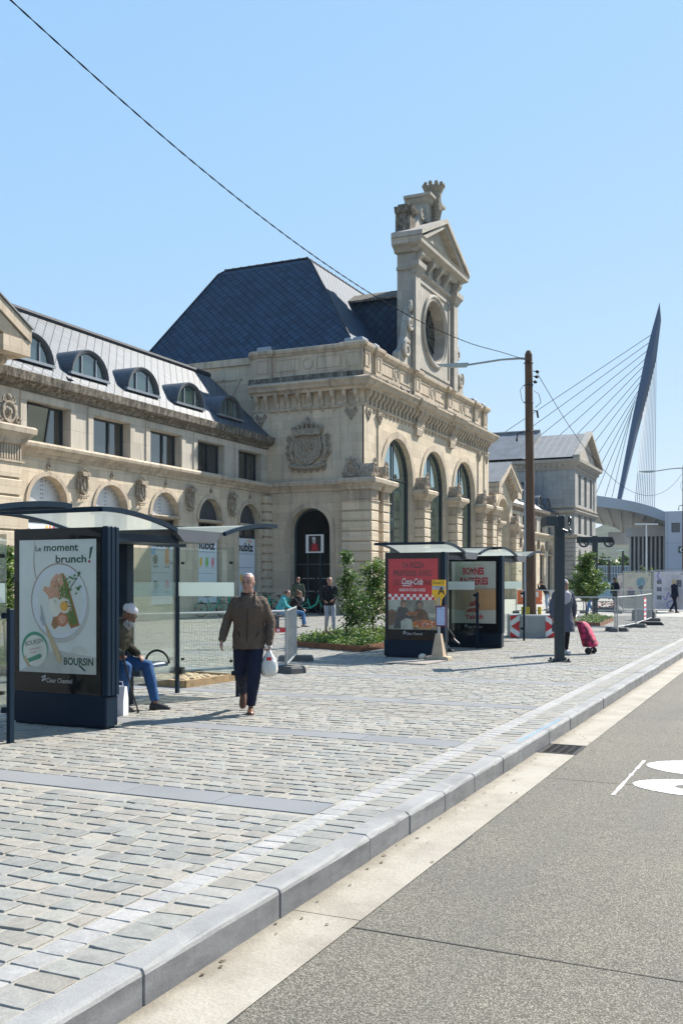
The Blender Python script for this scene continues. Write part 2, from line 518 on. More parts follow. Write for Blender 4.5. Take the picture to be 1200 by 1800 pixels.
xs = [-8, -3.1, 5.62 - 3.4, 5.05, 8.05, 12.6, 17.2, 22, 27, 32, 37, 42, 50, 58, 66, 80, 100, 135]
g.face([(-8, -14, ZR), (135, -14, ZR), (135, 2.13, ZR), (-8, 2.13, ZR)])
g.build('road', ROADM, kind='structure')
jm = M('joint_filler', (0.035, 0.033, 0.03), 0.8)
g = MB()
def joint(x0, y0, x1, y1, wd, z, mb):
    n = 24; pts = []
    for i in range(n + 1):
        k = i / n
        jx = 0.012 * noise.noise((x0 + k * 7, y0 + k * 9, 3.3))
        pts.append((x0 + (x1 - x0) * k + jx, y0 + (y1 - y0) * k, wd * (0.6 + 0.8 * abs(noise.noise((k * 21, x0, 1.7))))))
    for a, b in zip(pts, pts[1:]):
        mb.face([(a[0] - a[2] / 2, a[1], z), (b[0] - b[2] / 2, b[1], z), (b[0] + b[2] / 2, b[1], z), (a[0] + a[2] / 2, a[1], z)])
for x in (4.75, 9.1, 13.6, 18.2, 23, 28, 33, 38): joint(x, 2.13, x - 0.25, -14, 0.012, ZR + 0.003, g)
# long ragged edge between road and gutter strip
for i in range(180):
    x = -6 + i * 0.4
    if noise.noise((x * 1.1, 5.5, 0)) > -0.05:
        o = 0.012 * noise.noise((x * 2.1, 1.5, 0))
        g.face([(x, 2.125 + o, ZR + 0.003), (x + 0.4, 2.125 + o, ZR + 0.003), (x + 0.4, 2.14 + o, ZR + 0.003), (x, 2.138 + o, ZR + 0.003)])
g.build('road_joints', jm, kind='structure')

t = NT('gutter_concrete'); v = t.coord()
c = t.ramp(t.noise(v, 2.5, 7, 0.65), [(0.3, (0.234, 0.206, 0.165)), (0.55, (0.308, 0.278, 0.227)), (0.8, (0.348, 0.321, 0.272))])
c = t.mix(t.ramp(t.noise(t.mapping(v, scale=(0.5, 3, 1)), 1.4, 5), [(0.55, (0, 0, 0)), (0.75, (0.4,) * 3)]), c, (0.33, 0.31, 0.28))
c = t.mix(0.35, c, t.ramp(t.noise(v, 90, 3, 0.8), [(0.3, (0.25,) * 3), (0.7, (0.75,) * 3)]), 'OVERLAY')
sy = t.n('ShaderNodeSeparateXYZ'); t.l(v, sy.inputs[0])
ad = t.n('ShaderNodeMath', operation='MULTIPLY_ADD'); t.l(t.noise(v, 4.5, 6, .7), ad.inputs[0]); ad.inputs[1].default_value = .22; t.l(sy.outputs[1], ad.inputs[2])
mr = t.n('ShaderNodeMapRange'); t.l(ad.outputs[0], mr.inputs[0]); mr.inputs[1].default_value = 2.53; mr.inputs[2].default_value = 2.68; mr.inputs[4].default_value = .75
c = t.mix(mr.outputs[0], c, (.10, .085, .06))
t.set(Base_Color=c, Roughness=0.85); t.bump(t.noise(v, 45, 5), 0.004)
g = MB()
GX0, GX1 = 9.75, 10.55                              # the drain sits here
for a, b in ((-6, 4.85), (4.857, 10.37), (11.01, 14.0), (14.006, 18.6), (18.606, 24), (24.006, 30), (30.006, 135)):
    g.face([(a, 2.13, ZR + 0.004), (b, 2.13, ZR + 0.004), (b, YK + 0.05, ZR + 0.004), (a, YK + 0.05, ZR + 0.004)])
g.build('gutter_strip', t.mat, kind='structure')

# litter of tiny leaves and grit lying in the gutter
g = MB()
for i in range(90):
    x = random.uniform(1.5, 14); y = random.choice([random.uniform(2.42, 2.51), random.uniform(1.9, 2.5)])
    r = random.uniform(0.004, 0.012); a = random.uniform(0, 6.28); z = ZR + 0.009
    g.face([(x + r * math.cos(a + k * 1.57) * (1 if k % 2 else 1.8), y + r * math.sin(a + k * 1.57) * (1 if k % 2 else 1.8), z + 0.003 * (k % 2)) for k in range(4)])
lab(g.build('gutter_litter', M('dry_litter', (0.07, 0.05, 0.03), 0.9)), kind='stuff')

# kerb: single bluestone blocks
t = NT('bluestone_kerb'); v = t.coord()
c = t.ramp(t.noise(v, 1.6, 7, 0.65), [(0.28, (0.18, 0.18, 0.178)), (0.5, (0.255, 0.254, 0.25)), (0.75, (0.31, 0.308, 0.30))])
c = t.mix(t.ramp(t.noise(t.mapping(v, scale=(1.6, 1.6, 7)), 2.4, 6, 0.7), [(0.55, (0, 0, 0)), (0.8, (0.55,) * 3)]), c, (0.14, 0.14, 0.145))
c = t.mix(0.3, c, t.ramp(t.noise(v, 130, 3, 0.8), [(0.3, (0.25,) * 3), (0.7, (0.75,) * 3)]), 'OVERLAY')
t.set(Base_Color=c, Roughness=0.75); t.b.inputs['Specular IOR Level'].default_value = .15; t.bump(t.noise(v, 60, 5), 0.002)
KERBM = t.mat
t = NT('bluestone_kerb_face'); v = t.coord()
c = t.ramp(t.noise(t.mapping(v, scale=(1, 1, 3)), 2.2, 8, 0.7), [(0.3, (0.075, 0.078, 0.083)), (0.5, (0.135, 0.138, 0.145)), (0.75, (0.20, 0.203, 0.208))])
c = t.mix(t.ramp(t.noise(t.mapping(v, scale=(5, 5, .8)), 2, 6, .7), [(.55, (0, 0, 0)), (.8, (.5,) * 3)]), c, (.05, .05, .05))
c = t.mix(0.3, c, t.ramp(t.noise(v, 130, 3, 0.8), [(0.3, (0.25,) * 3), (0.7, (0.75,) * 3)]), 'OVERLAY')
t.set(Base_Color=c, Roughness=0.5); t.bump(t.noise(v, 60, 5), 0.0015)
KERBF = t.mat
g = MB()
prof = [(0, -0.3), (0, -0.028), (0.006, -0.012), (0.016, -0.004), (0.03, 0.0), (0.157, 0.002), (0.162, -0.004), (0.162, -0.3)]
for a, b in zip(KJ, KJ[1:]):
    dy = random.uniform(-0.004, 0.004); dz = random.uniform(-0.003, 0.003); q = 0.0035
    r0 = [(a + q, YK + dy + o, z + dz) for o, z in prof]; r1 = [(b - q, YK + dy + o, z + dz) for o, z in prof]
    sh = lambda rr: [(p[0], p[1] + (0.006 if i < 4 else 0), p[2] - (0.005 if 3 < i < 6 else 0)) for i, p in enumerate(rr)]
    mids = []
    for k in range(9):           # worn, slightly chipped edge
        x = a + q + .006 + (b - a - 2 * q - .012) * k / 8; row = []
        for i, (o, z) in enumerate(prof):
            w_ = .0055 * noise.noise((x * 5.0, i * .6, 2.2)) - (.007 if noise.noise((x * 9, 3.1, i * .2)) > .38 else 0) if 1 <= i <= 4 else 0
            row.append((x, YK + dy + o - w_ * .5, z + dz + w_))
        mids.append(row)
    n0 = len(g.m)
    g.rings([sh(r0)] + mids + [sh(r1)])
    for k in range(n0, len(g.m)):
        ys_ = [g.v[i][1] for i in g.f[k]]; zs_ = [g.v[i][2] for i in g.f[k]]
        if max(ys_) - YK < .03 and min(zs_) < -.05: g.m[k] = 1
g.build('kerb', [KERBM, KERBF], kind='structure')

# sand-jointed setts: one mesh, every stone its own little block
PAL = [(0.238, 0.239, 0.228), (0.226, 0.233, 0.228), (0.218, 0.227, 0.224), (0.246, 0.239, 0.224), (0.255, 0.246, 0.228), (0.229, 0.224, 0.213), (0.238, 0.241, 0.237), (0.206, 0.212, 0.211)]
rnd = random.Random(5)
g = MB()
def sett(x0, x1, y0, y1, z, col, near, jit=0.010, h=0.030):
    if near == 0:
        j = lambda: rnd.uniform(-jit, jit) * 0.7
        b = [(x0 + j(), y0 + j(), z), (x1 + j(), y0 + j(), z), (x1 + j(), y1 + j(), z), (x0 + j(), y1 + j(), z)]
        q = [(p[0], p[1], z - h) for p in b]
        g.faces(b + q, [(0, 1, 2, 3), (4, 5, 1, 0), (5, 6, 2, 1), (6, 7, 3, 2), (7, 4, 0, 3)], 0, col)
        return
    pts = []
    k = 4 if near == 2 else 3
    cx, cy = (x0 + x1) / 2, (y0 + y1) / 2
    corners = [(x0, y0), (x1, y0), (x1, y1), (x0, y1)]
    corners = [(a + rnd.uniform(-jit, jit), b + rnd.uniform(-jit, jit)) for a, b in corners]
    for i in range(4):
        a, b = corners[i], corners[(i + 1) % 4]
        for q in range(k):
            f = q / k
            x = a[0] + (b[0] - a[0]) * f; y = a[1] + (b[1] - a[1]) * f
            s_ = 0.975 if q == 0 else 1.0 + rnd.uniform(-0.022, 0.03)
            pts.append((cx + (x - cx) * s_, cy + (y - cy) * s_))
    n = len(pts); tx, ty = rnd.uniform(-0.02, 0.02), rnd.uniform(-0.02, 0.02)
    top = [(cx + (x - cx) * 0.965, cy + (y - cy) * 0.965, z + (x - cx) * tx + (y - cy) * ty) for x, y in pts]
    mid = [(x, y, z - 0.0035 + (x - cx) * tx + (y - cy) * ty) for x, y in pts]
    bot = [(cx + (x - cx) * 1.0, cy + (y - cy) * 1.0, z - h) for x, y in pts]
    vs = top + mid + bot + [(cx, cy, z + 0.002)]
    fs = []
    for i in range(n):
        j2 = (i + 1) % n
        fs += [(3 * n, i, j2), (i, n + i, n + j2, j2), (n + i, 2 * n + i, 2 * n + j2, n + j2)]
    g.faces(vs, fs, 0, col)
def rcol():
    c_ = rnd.choice(PAL); k = rnd.uniform(0.9, 1.12)
    return mul((c_[0] * 1.05, c_[1] * 1.015, c_[2] * 0.95), k)
BANDS = [(-0.25, 0.09), (2.95, 3.29)]
for i in range(14): BANDS.append((6.29 + 3.13 * i, 6.65 + 3.13 * i))
XP0, XP1 = -1.5, 47.0
PX = 0.162
def hidden(x, y):          # far behind the camera's left edge
    return y > 0.9 * x + 5.5
# edge row of setts along the kerb
x = XP0
while x < XP1:
    L = rnd.uniform(0.15, 0.18)
    sett(x + 0.007, x + L - 0.007, 2.708, 2.925, 0.0, rcol(), 2 if x < 6 else (1 if x < 14 else 0)); x += L
# pale granite row
x = XP0
gr = [(0.305, 0.298, 0.288), (0.285, 0.279, 0.27), (0.325, 0.316, 0.304)]
while x < XP1:
    sett(x + 0.003, x + 0.157, 2.945, 3.10, -0.002, mul(rnd.choice(gr), rnd.uniform(0.95, 1.05)), 1 if x < 12 else 0, 0.003); x += 0.16
# field in courses at right angles to the kerb, cut by the stone bands
x = XP0; row = 0
while x < XP1:
    bd = [b for b in BANDS if b[0] - PX * 0.45 < x + PX / 2 < b[1] + PX * 0.3]
    if bd:
        x = bd[0][1] + 0.008; continue
    nxt = min([b[0] for b in BANDS if b[0] > x] + [1e9])
    x1 = x + PX
    if nxt - x1 < 0.07: x1 = nxt - 0.004
    y = 3.118 - (0.1 if row % 2 else 0) + rnd.uniform(-0.03, 0.03)
    near = 2 if x < 5.5 else (1 if x < 11 else 0)
    while y < (12.5 if x < 18 else 24.2):
        Wd = rnd.uniform(0.175, 0.225)
        y0 = max(y, 3.112)
        if not hidden(x, y) and y + Wd - y0 > 0.06:
            sett(x + 0.007 + rnd.uniform(0, .004), x1 - 0.009, y0 + 0.010, y + Wd - 0.010 - rnd.uniform(0, .006), rnd.uniform(-0.003, 0.003), rcol(), near)
        y += Wd
    x = x1; row += 1
COB = mat_cobble()
g.build('plaza_setts', COB, kind='structure', fix=False)
# sand bed under the joints
t = NT('joint_sand'); v = t.coord()
c = t.ramp(t.noise(v, 5, 6, 0.7), [(0.3, (0.246, 0.229, 0.196)), (0.6, (0.323, 0.305, 0.264)), (0.8, (0.359, 0.341, 0.305))])
t.set(Base_Color=c, Roughness=0.9); t.bump(t.noise(v, 120, 4), 0.005)
g = MB(); g.face([(XP0 - 1, YK + 0.15, -0.0075), (XP1, YK + 0.15, -0.0075), (XP1, 60, -0.0075), (XP0 - 1, 60, -0.0075)])
g.build('joint_sand', t.mat, kind='structure')
# bluestone bands
t = NT('bluestone_slab'); v = t.coord()
c = t.ramp(t.noise(v, 1.1, 6, 0.6), [(0.3, (0.170, 0.176, 0.186)), (0.7, (0.230, 0.237, 0.246))])
at_ = t.n('ShaderNodeAttribute', attribute_name='Col')
c = t.mix(0.5, c, at_.outputs['Color'])
c = t.mix(0.25, c, t.ramp(t.noise(v, 100, 4, 0.8), [(0.3, (0.3,) * 3), (0.7, (0.7,) * 3)]), 'OVERLAY')
t.set(Base_Color=c, Roughness=0.65); t.b.inputs['Specular IOR Level'].default_value = .25; t.bump(t.noise(v, 50, 5), 0.002)
g = MB()
for a, b in BANDS:
    if a > XP1: continue
    y = 3.115
    while y < (14 if a < 18 else 24.2):
        L = rnd.uniform(0.8, 1.15); k = rnd.uniform(0.165, 0.225)
        dz = rnd.uniform(-0.001, 0.001)
        vs = [(a + 0.004, y + 0.003, dz), (b - 0.004, y + 0.003, dz), (b - 0.004, y + L - 0.003, dz), (a + 0.004, y + L - 0.003, dz)]
        g.faces(vs + [(p[0], p[1], -0.03) for p in vs], [(0, 1, 2, 3), (4, 5, 1, 0), (5, 6, 2, 1), (6, 7, 3, 2), (7, 4, 0, 3)], 0, (k * .98, k * .985, k))
        y += L
g.build('stone_bands', t.mat, kind='structure', fix=False)
# the square farther off
t = NT('far_setts'); v = t.coord()
br = t.n('ShaderNodeTexBrick'); br.offset = 0.5
for k, q in (('Scale', 1.0), ('Mortar Size', 0.012), ('Brick Width', 0.16), ('Row Height', 0.2)): br.inputs[k].default_value = q
br.inputs['Color1'].default_value = (0.235, 0.235, 0.222, 1); br.inputs['Color2'].default_value = (0.28, 0.272, 0.245, 1); br.inputs['Mortar'].default_value = (0.35, 0.33, 0.285, 1)
t.l(v, br.inputs['Vector']); t.set(Base_Color=br.outputs['Color'], Roughness=0.8)
g = MB(); g.face([(XP1, YK + 0.16, -0.002), (160, YK + 0.16, -0.002), (160, 60, -0.002), (XP1, 60, -0.002)])
g.face([(-60, 12.5, -0.002), (18, 12.5, -0.002), (18, 60, -0.002), (-60, 60, -0.002)])
g.build('far_plaza', t.mat, kind='structure')

# white road figure and its thin setting-out line
wp = NT('road_paint'); v = wp.coord()
wp.set(Base_Color=wp.ramp(wp.noise(v, 40, 5, 0.7), [(0.37, (0.17, 0.165, 0.15)), (0.50, (0.56, 0.56, 0.54))]), Roughness=0.6)
g = MB()
def rpt(x, y): p = at(x, y, z=ZR + 0.004); return p
def bowl(cx, cy, ax, ay, wx, wy, a0, a1, n=40):
    P = lambda k, sx, sy: (cx + sx * math.cos(k), cy + sy * math.sin(k), ZR + 0.004)
    for i in range(n):
        k0 = a0 + (a1 - a0) * i / n; k1 = a0 + (a1 - a0) * (i + 1) / n
        g.face([P(k0, ax, ay), P(k1, ax, ay), P(k1, ax - wx, ay - wy), P(k0, ax - wx, ay - wy)])
e1 = at(1101, 1389, z=ZR); e2 = at(1126, 1355, z=ZR)
bowl(e1.x + 0.33, e1.y - 0.80, 0.40, 0.80, 0.24, 0.36, 0, 2 * math.pi)
bowl(e2.x + 0.36, e2.y - 0.74, 0.44, 0.74, 0.26, 0.34, 0, 2 * math.pi)
g.build('road_figure', wp.mat, kind='structure')
g = MB(); a = at(1076, 1398, z=ZR); b = at(1132, 1337, z=ZR)
for i in range(14):
    p = a.lerp(b, i / 14); q = a.lerp(b, (i + 1) / 14); wd = 0.008 + 0.012 * rnd.random()
    g.face([(p.x, p.y - wd, ZR + 0.004), (q.x, q.y - wd, ZR + 0.004), (q.x, q.y + wd, ZR + 0.004), (p.x, p.y + wd, ZR + 0.004)])
g.build('road_line', wp.mat, kind='structure')
# thin blue chalk line on the kerb setts
g = MB(); a = at(912, 1303, z=0.006); b = at(985, 1264, z=0.006)
g.face([(a.x, a.y, .004), (b.x, b.y, .004), (b.x, b.y + .014, .004), (a.x, a.y + .014, .004)])
g.build('chalk_line', M('blue_chalk', (0.12, 0.35, 0.6), 0.9), kind='structure')

# drain
d = thing('drain_grate', 'dark cast iron drain grate set in the pale gutter strip beside the kerb', 'drain grate', (10.7, 2.32, ZR), local=False)
iron = M('cast_iron', (0.035, 0.032, 0.03), 0.55, 0.6, 0.3, 20)
g = MB(); x0, x1, y0, y1, z = 10.38, 11.0, 2.135, 2.515, ZR + 0.006
for a in ((x0, x1, y0, y0 + .035), (x0, x1, y1 - .035, y1), (x0, x0 + .035, y0 + .036, y1 - .036), (x1 - .035, x1, y0 + .036, y1 - .036)):
    g.box(*a, z - .04, z)
g.build('frame', iron, d)
g = MB()
for i in range(9):
    x = x0 + .07 + i * .06
    g.box(x, x + .022, y0 + .037, y1 - .037, z - .03, z - .003)
for i in range(3):
    y = y0 + .1 + i * .085
    g.box(x0 + .037, x1 - .037, y, y + .02, z - .032, z - .005)
g.build('grating', iron, d)
g = MB(); g.box(x0 + .036, x1 - .036, y0 + .036, y1 - .036, z - .3, z - .2); g.build('sump', M('wet_black', (0.006, 0.006, 0.006), 0.7), d)
# ------------------------------------------------------------------ the station
def wall_open(mb, fr, u0, u1, z0, z1, ops, depth, m=0, n=20):
    """wall face with openings: op = (uc, half width, z bottom, z spring/top, rise); rise 0 = flat head"""
    F = lambda *pts: mb.face([fr(*p) for p in pts], m)
    cur = u0
    for uc, hw, zb, zs, rise in sorted(ops):
        a, b = uc - hw, uc + hw
        if a > cur: F((cur, z0, 0), (a, z0, 0), (a, z1, 0), (cur, z1, 0))
        if zb > z0: F((a, z0, 0), (b, z0, 0), (b, zb, 0), (a, zb, 0)); F((a, zb, 0), (b, zb, 0), (b, zb, depth), (a, zb, depth))
        out = [(b, zs)] + ([(uc + hw * math.cos(math.pi * i / n), zs + rise * math.sin(math.pi * i / n)) for i in range(1, n)] if rise else []) + [(a, zs)]
        for p, q in zip(out, out[1:]):
            F((p[0], p[1], 0), (q[0], q[1], 0), (q[0], z1, 0), (p[0], z1, 0))
            F((p[0], p[1], 0), (q[0], q[1], 0), (q[0], q[1], depth), (p[0], p[1], depth))
        F((a, zb, 0), (a, zs, 0), (a, zs, depth), (a, zb, depth)); F((b, zb, 0), (b, zs, 0), (b, zs, depth), (b, zb, depth))
        cur = b
    if cur < u1: F((cur, z0, 0), (u1, z0, 0), (u1, z1, 0), (cur, z1, 0))

def fbox(mb, fr, u0, u1, z0, z1, d0, d1, m=0):
    vs = [fr(u, z, d) for d in (d0, d1) for z in (z0, z1) for u in (u0, u1)]
    mb.faces(vs, [(0, 1, 3, 2), (4, 6, 7, 5), (0, 4, 5, 1), (2, 3, 7, 6), (0, 2, 6, 4), (1, 5, 7, 3)], m)

def archivolt(mb, fr, uc, hw, zb, zs, rise, wd, proud, n=24, m=0, legs=True):
    inn = [(uc + hw * math.cos(math.pi * i / n), zs + rise * math.sin(math.pi * i / n)) for i in range(n + 1)]
    ow, orr = hw + wd, rise + wd
    out = [(uc + ow * math.cos(math.pi * i / n), zs + orr * math.sin(math.pi * i / n)) for i in range(n + 1)]
    if legs:
        inn = [(uc + hw, zb)] + inn + [(uc - hw, zb)]; out = [(uc + ow, zb)] + out + [(uc - ow, zb)]
    for (a, b), (c, d) in zip(zip(inn, inn[1:]), zip(out, out[1:])):
        mb.face([fr(*a, -proud), fr(*b, -proud), fr(*d, -proud), fr(*c, -proud)], m)
        mb.face([fr(*a, -proud), fr(*b, -proud), fr(*b, 0.0), fr(*a, 0.0)], m)
        mb.face([fr(*c, -proud), fr(*d, -proud), fr(*d, 0.0), fr(*c, 0.0)], m)

def arch_fill(mb, fr, uc, hw, zb, zs, rise, d, m=0, n=24):
    pts = [(uc - hw, zb), (uc + hw, zb)] + [(uc + hw * math.cos(math.pi * i / n), zs + rise * math.sin(math.pi * i / n)) for i in range(n + 1)]
    mb.face([fr(u, z, d) for u, z in pts], m)

def rustic(mb, x0, x1, y0, y1, z0, z1, rows, m=0):
    h = (z1 - z0) / rows; gr = 0.075
    for i in range(rows):
        a = z0 + i * h
        mb.cbox(x0, x1, y0, y1, a + gr / 2, a + h - gr / 2, 0.025, m)
        mb.box(x0 + 0.075, x1 - 0.075, y0 + 0.075, y1 - 0.075, a + h - gr / 2 - 0.01, a + h + gr / 2 + 0.01, m) if i < rows - 1 else None

def console(mb, fr, u, wd, ztop, h, dp, m=0):
    """S-shaped bracket"""
    pr = [(0, 0), (dp, 0), (dp, -0.10 * h), (dp * 0.96, -0.24 * h), (dp * 0.78, -0.38 * h), (dp * 0.5, -0.52 * h), (dp * 0.36, -0.66 * h), (dp * 0.40, -0.78 * h), (dp * 0.34, -0.92 * h), (dp * 0.16, -h), (0, -h)]
    mb.rings([[fr(u - wd / 2, ztop + z, -d) for d, z in pr], [fr(u + wd / 2, ztop + z, -d) for d, z in pr]], m)

def swirl(mb, fr, uc, zc, r, th, d, turns=1.4, flip=1, a0=0, m=0):
    pts = []; rr = []
    N = int(14 * turns)
    for i in range(N + 1):
        k = i / N; a = a0 + flip * k * turns * 2 * math.pi; q = r * (1 - 0.8 * k)
        pts.append(fr(uc + q * math.cos(a), zc + q * math.sin(a), -d)); rr.append(th * (1 - 0.4 * k))
    mb.tube(pts, rr, 6, m)

def crest(mb, fr, uc, zc, w_, h_, pr, seed=0, m=0, big=False):
    """carved coat of arms: shield, crown, flanking scrolls and a ribbon; w_, h_ overall"""
    rn = random.Random(seed)
    U = lambda a: uc + a * w_; Z = lambda b: zc + b * h_
    sh = [(-0.27, 0.16), (0.27, 0.16), (0.30, -0.05), (0.24, -0.2), (0.1, -0.29), (0, -0.33), (-0.1, -0.29), (-0.24, -0.2), (-0.30, -0.05)]
    k0 = [fr(U(a * 1.12), Z(b * 1.1), 0) for a, b in sh]; k1 = [fr(U(a * 1.12), Z(b * 1.1), -pr * 0.55) for a, b in sh]; k2 = [fr(U(a * 0.96), Z(b * 0.96), -pr * 0.6) for a, b in sh]; k3 = [fr(U(a * 0.9), Z(b * 0.9), -pr * 0.45) for a, b in sh]
    mb.rings([k0, k1, k2, k3], m)
    # rearing animal charge on the shield
    for (a, b), (c, d), r in (((-0.06, 0.02), (0.07, -0.1), 0.05), ((-0.06, 0.02), (-0.02, 0.1), 0.035), ((0.07, -0.1), (0.02, -0.2), 0.03), ((0.07, -0.1), (0.14, -0.2), 0.028), ((-0.06, 0.02), (-0.16, 0.03), 0.022), ((-0.03, -0.03), (-0.14, -0.07), 0.022), ((0.09, -0.08), (0.16, 0.06), 0.016)):
        mb.tube([fr(U(a), Z(b), -pr * 0.5), fr(U(c), Z(d), -pr * 0.5)], [r * w_, r * w_ * 0.7], 6, m)
    # crown: band with points
    bandp = [(-0.30, 0.18), (0.30, 0.18), (0.36, 0.30), (-0.36, 0.30)]
    mb.rings([[fr(U(a), Z(b), 0) for a, b in bandp], [fr(U(a), Z(b), -pr) for a, b in bandp]], m)
    for i in range(7):
        a = -0.33 + i * 0.11; s_ = 0.35 + 0.05 * math.cos((i - 3) * 0.9)
        mb.ball(fr(U(a), Z(s_), -pr * 0.6), (0.055 * w_,) * 3, 7, 5, m)
        mb.tube([fr(U(a), Z(0.28), -pr * 0.6), fr(U(a), Z(s_), -pr * 0.6)], 0.028 * w_, 5, m)
    if big:
        mb.ball(fr(U(0), Z(0.42), -pr * 0.6), (0.05 * w_,) * 3, 7, 5, m)
        mb.tube([fr(U(0), Z(0.36), -pr * 0.5), fr(U(0), Z(0.52), -pr * 0.4)], [0.03 * w_, 0.02 * w_], 5, m)
        mb.tube([fr(U(-0.04), Z(0.48), -pr * 0.4), fr(U(0.04), Z(0.48), -pr * 0.4)], 0.018 * w_, 5, m)
    # side drapery and scrolls
    for s_ in (-1, 1):
        mb.tube([fr(U(s_ * 0.36), Z(0.12), -pr * 0.3), fr(U(s_ * 0.42), Z(-0.1), -pr * 0.35), fr(U(s_ * 0.34), Z(-0.3), -pr * 0.3)], [0.05 * w_, 0.06 * w_, 0.035 * w_], 6, m)
        swirl(mb, fr, U(s_ * 0.44), Z(0.14), 0.07 * w_, 0.02 * w_, pr * 0.4, 1.3, s_, rn.random() * 6, m)
        swirl(mb, fr, U(s_ * 0.45), Z(-0.02), 0.06 * w_, 0.02 * w_, pr * 0.35, 1.2, -s_, rn.random() * 6, m)
        mb.tube([fr(U(s_ * 0.34), Z(-0.1), -pr * 0.35), fr(U(s_ * 0.47), Z(0.2), -pr * 0.25)], 0.018 * w_, 5, m)
        for k in range(5):
            mb.ball(fr(U(s_ * (0.3 + 0.05 * k)), Z(-0.34 + 0.05 * k + rn.uniform(-.02, .02)), -pr * 0.3), (0.045 * w_, 0.045 * w_, 0.035 * w_), 6, 4, m)
    rib = [fr(U(a), Z(-0.40 + 0.26 * a * a), -pr * 0.5) for a in (-0.42, -0.28, -0.14, 0, 0.14, 0.28, 0.42)]
    mb.tube(rib, 0.05 * w_, 6, m)
    for k in range(6):
        a = -0.36 + 0.145 * k
        mb.ball(fr(U(a), Z(-0.46 + 0.2 * a * a), -pr * 0.25), (0.04 * w_,) * 3, 6, 4, m)

def oval_badge(mb, fr, uc, z0, w_, h_, dp, m=0):
    """segmental block with an oval medallion and leafwork that crowns a pilaster"""
    pr = [(-0.5, 0), (0.5, 0), (0.5, 0.35), (0.36, 0.62), (0.18, 0.78), (0, 0.82), (-0.18, 0.78), (-0.36, 0.62), (-0.5, 0.35)]
    mb.rings([[fr(uc + a * w_, z0 + b * h_, dp) for a, b in pr], [fr(uc + a * w_, z0 + b * h_, -0.02) for a, b in pr]], m)
    N = 14
    ov = [[fr(uc + q * w_ * math.cos(i * 2 * math.pi / N), z0 + 0.46 * h_ + q * 1.25 * h_ * math.sin(i * 2 * math.pi / N), -dd) for i in range(N)] for q, dd in ((0.34, 0.0), (0.32, 0.09), (0.26, 0.09), (0.22, 0.04))]
    mb.rings(ov, m)
    mb.ball(fr(uc, z0 + 0.46 * h_, -0.05), (0.12 * w_, 0.12 * w_, 0.16 * h_), 8, 5, m)
    for s_ in (-1, 1):
        swirl(mb, fr, uc + s_ * 0.42 * w_, z0 + 0.18 * h_, 0.12 * w_, 0.045 * w_, 0.05, 1.2, s_, 0, m)
        swirl(mb, fr, uc + s_ * 0.2 * w_, z0 + 0.88 * h_, 0.1 * w_, 0.04 * w_, 0.05, 1.2, -s_, 1.5, m)
    mb.ball(fr(uc, z0 + 0.98 * h_, -0.04), (0.1 * w_, 0.1 * w_, 0.12 * h_), 7, 5, m)

def window_rect(parent, fr, uc, hw, z0, z1, d, leaves=2, tilt=False, pane=None):
    f = MB(); b = 0.07
    fbox(f, fr, uc - hw, uc + hw, z1 - b, z1, d, d + .1); fbox(f, fr, uc - hw, uc + hw, z0, z0 + b, d, d + .1)
    fbox(f, fr, uc - hw, uc - hw + b, z0 + b, z1 - b, d, d + .1); fbox(f, fr, uc + hw - b, uc + hw, z0 + b, z1 - b, d, d + .1)
    for i in range(1, leaves):
        u = uc - hw + 2 * hw * i / leaves + (0.2 if leaves == 2 else 0)
        fbox(f, fr, u - .045, u + .045, z0 + b, z1 - b, d - .015, d + .085)
    o = f.build('window', FRAME, parent)
    g = MB()
    g.face([fr(uc - hw + b, z0 + b, d + .05), fr(uc + hw - b, z0 + b, d + .05), fr(uc + hw - b, z1 - b, d + .05), fr(uc - hw + b, z1 - b, d + .05)])
    g.build('pane', pane or PANE, o)
    if tilt:
        q = MB()
        u0, u1 = uc - hw + b, uc + 0.14
        for a in ((u0, u0 + .05), (u1 - .05, u1)):
            vs = [(a[0], z0 + b, d - .02), (a[1], z0 + b, d - .02), (a[1], z1 - .12, d - .25), (a[0], z1 - .12, d - .25)]
            q.rings([[fr(*p) for p in vs], [fr(p[0], p[1], p[2] - .04) for p in vs]])
        vs = [(u0, z0 + b, d - .02), (u1, z0 + b, d - .02), (u1, z1 - .12, d - .25), (u0, z1 - .12, d - .25)]
        q.face([fr(*p) for p in vs], 1)
        q.build('open_sash', [FRAME, pane or PANE], o)
    return o

BANNER = M('banner_white', (0.62, 0.66, 0.70), 0.6, var=0.03)
INK = M('banner_ink', (0.02, 0.02, 0.025), 0.6, var=0.02)
INKB = M('banner_blue_ink', (0.03, 0.07, 0.16), 0.6, var=0.02)
ORANGE = M('orange_print', (0.72, 0.24, 0.03), 0.6, var=0.05)
LEAFP = M('green_print', (0.16, 0.42, 0.08), 0.6, var=0.05)
PINKP = M('pink_print', (0.68, 0.16, 0.25), 0.6, var=0.05)
YELP = M('yellow_print', (0.75, 0.45, 0.06), 0.6, var=0.05)
CYANP = M('cyan_print', (0.05, 0.36, 0.66), 0.6, var=0.05)
PLATE = M('riveted_metal_plate', (0.52, 0.53, 0.54), 0.42, 0.55, 0.12, 2)

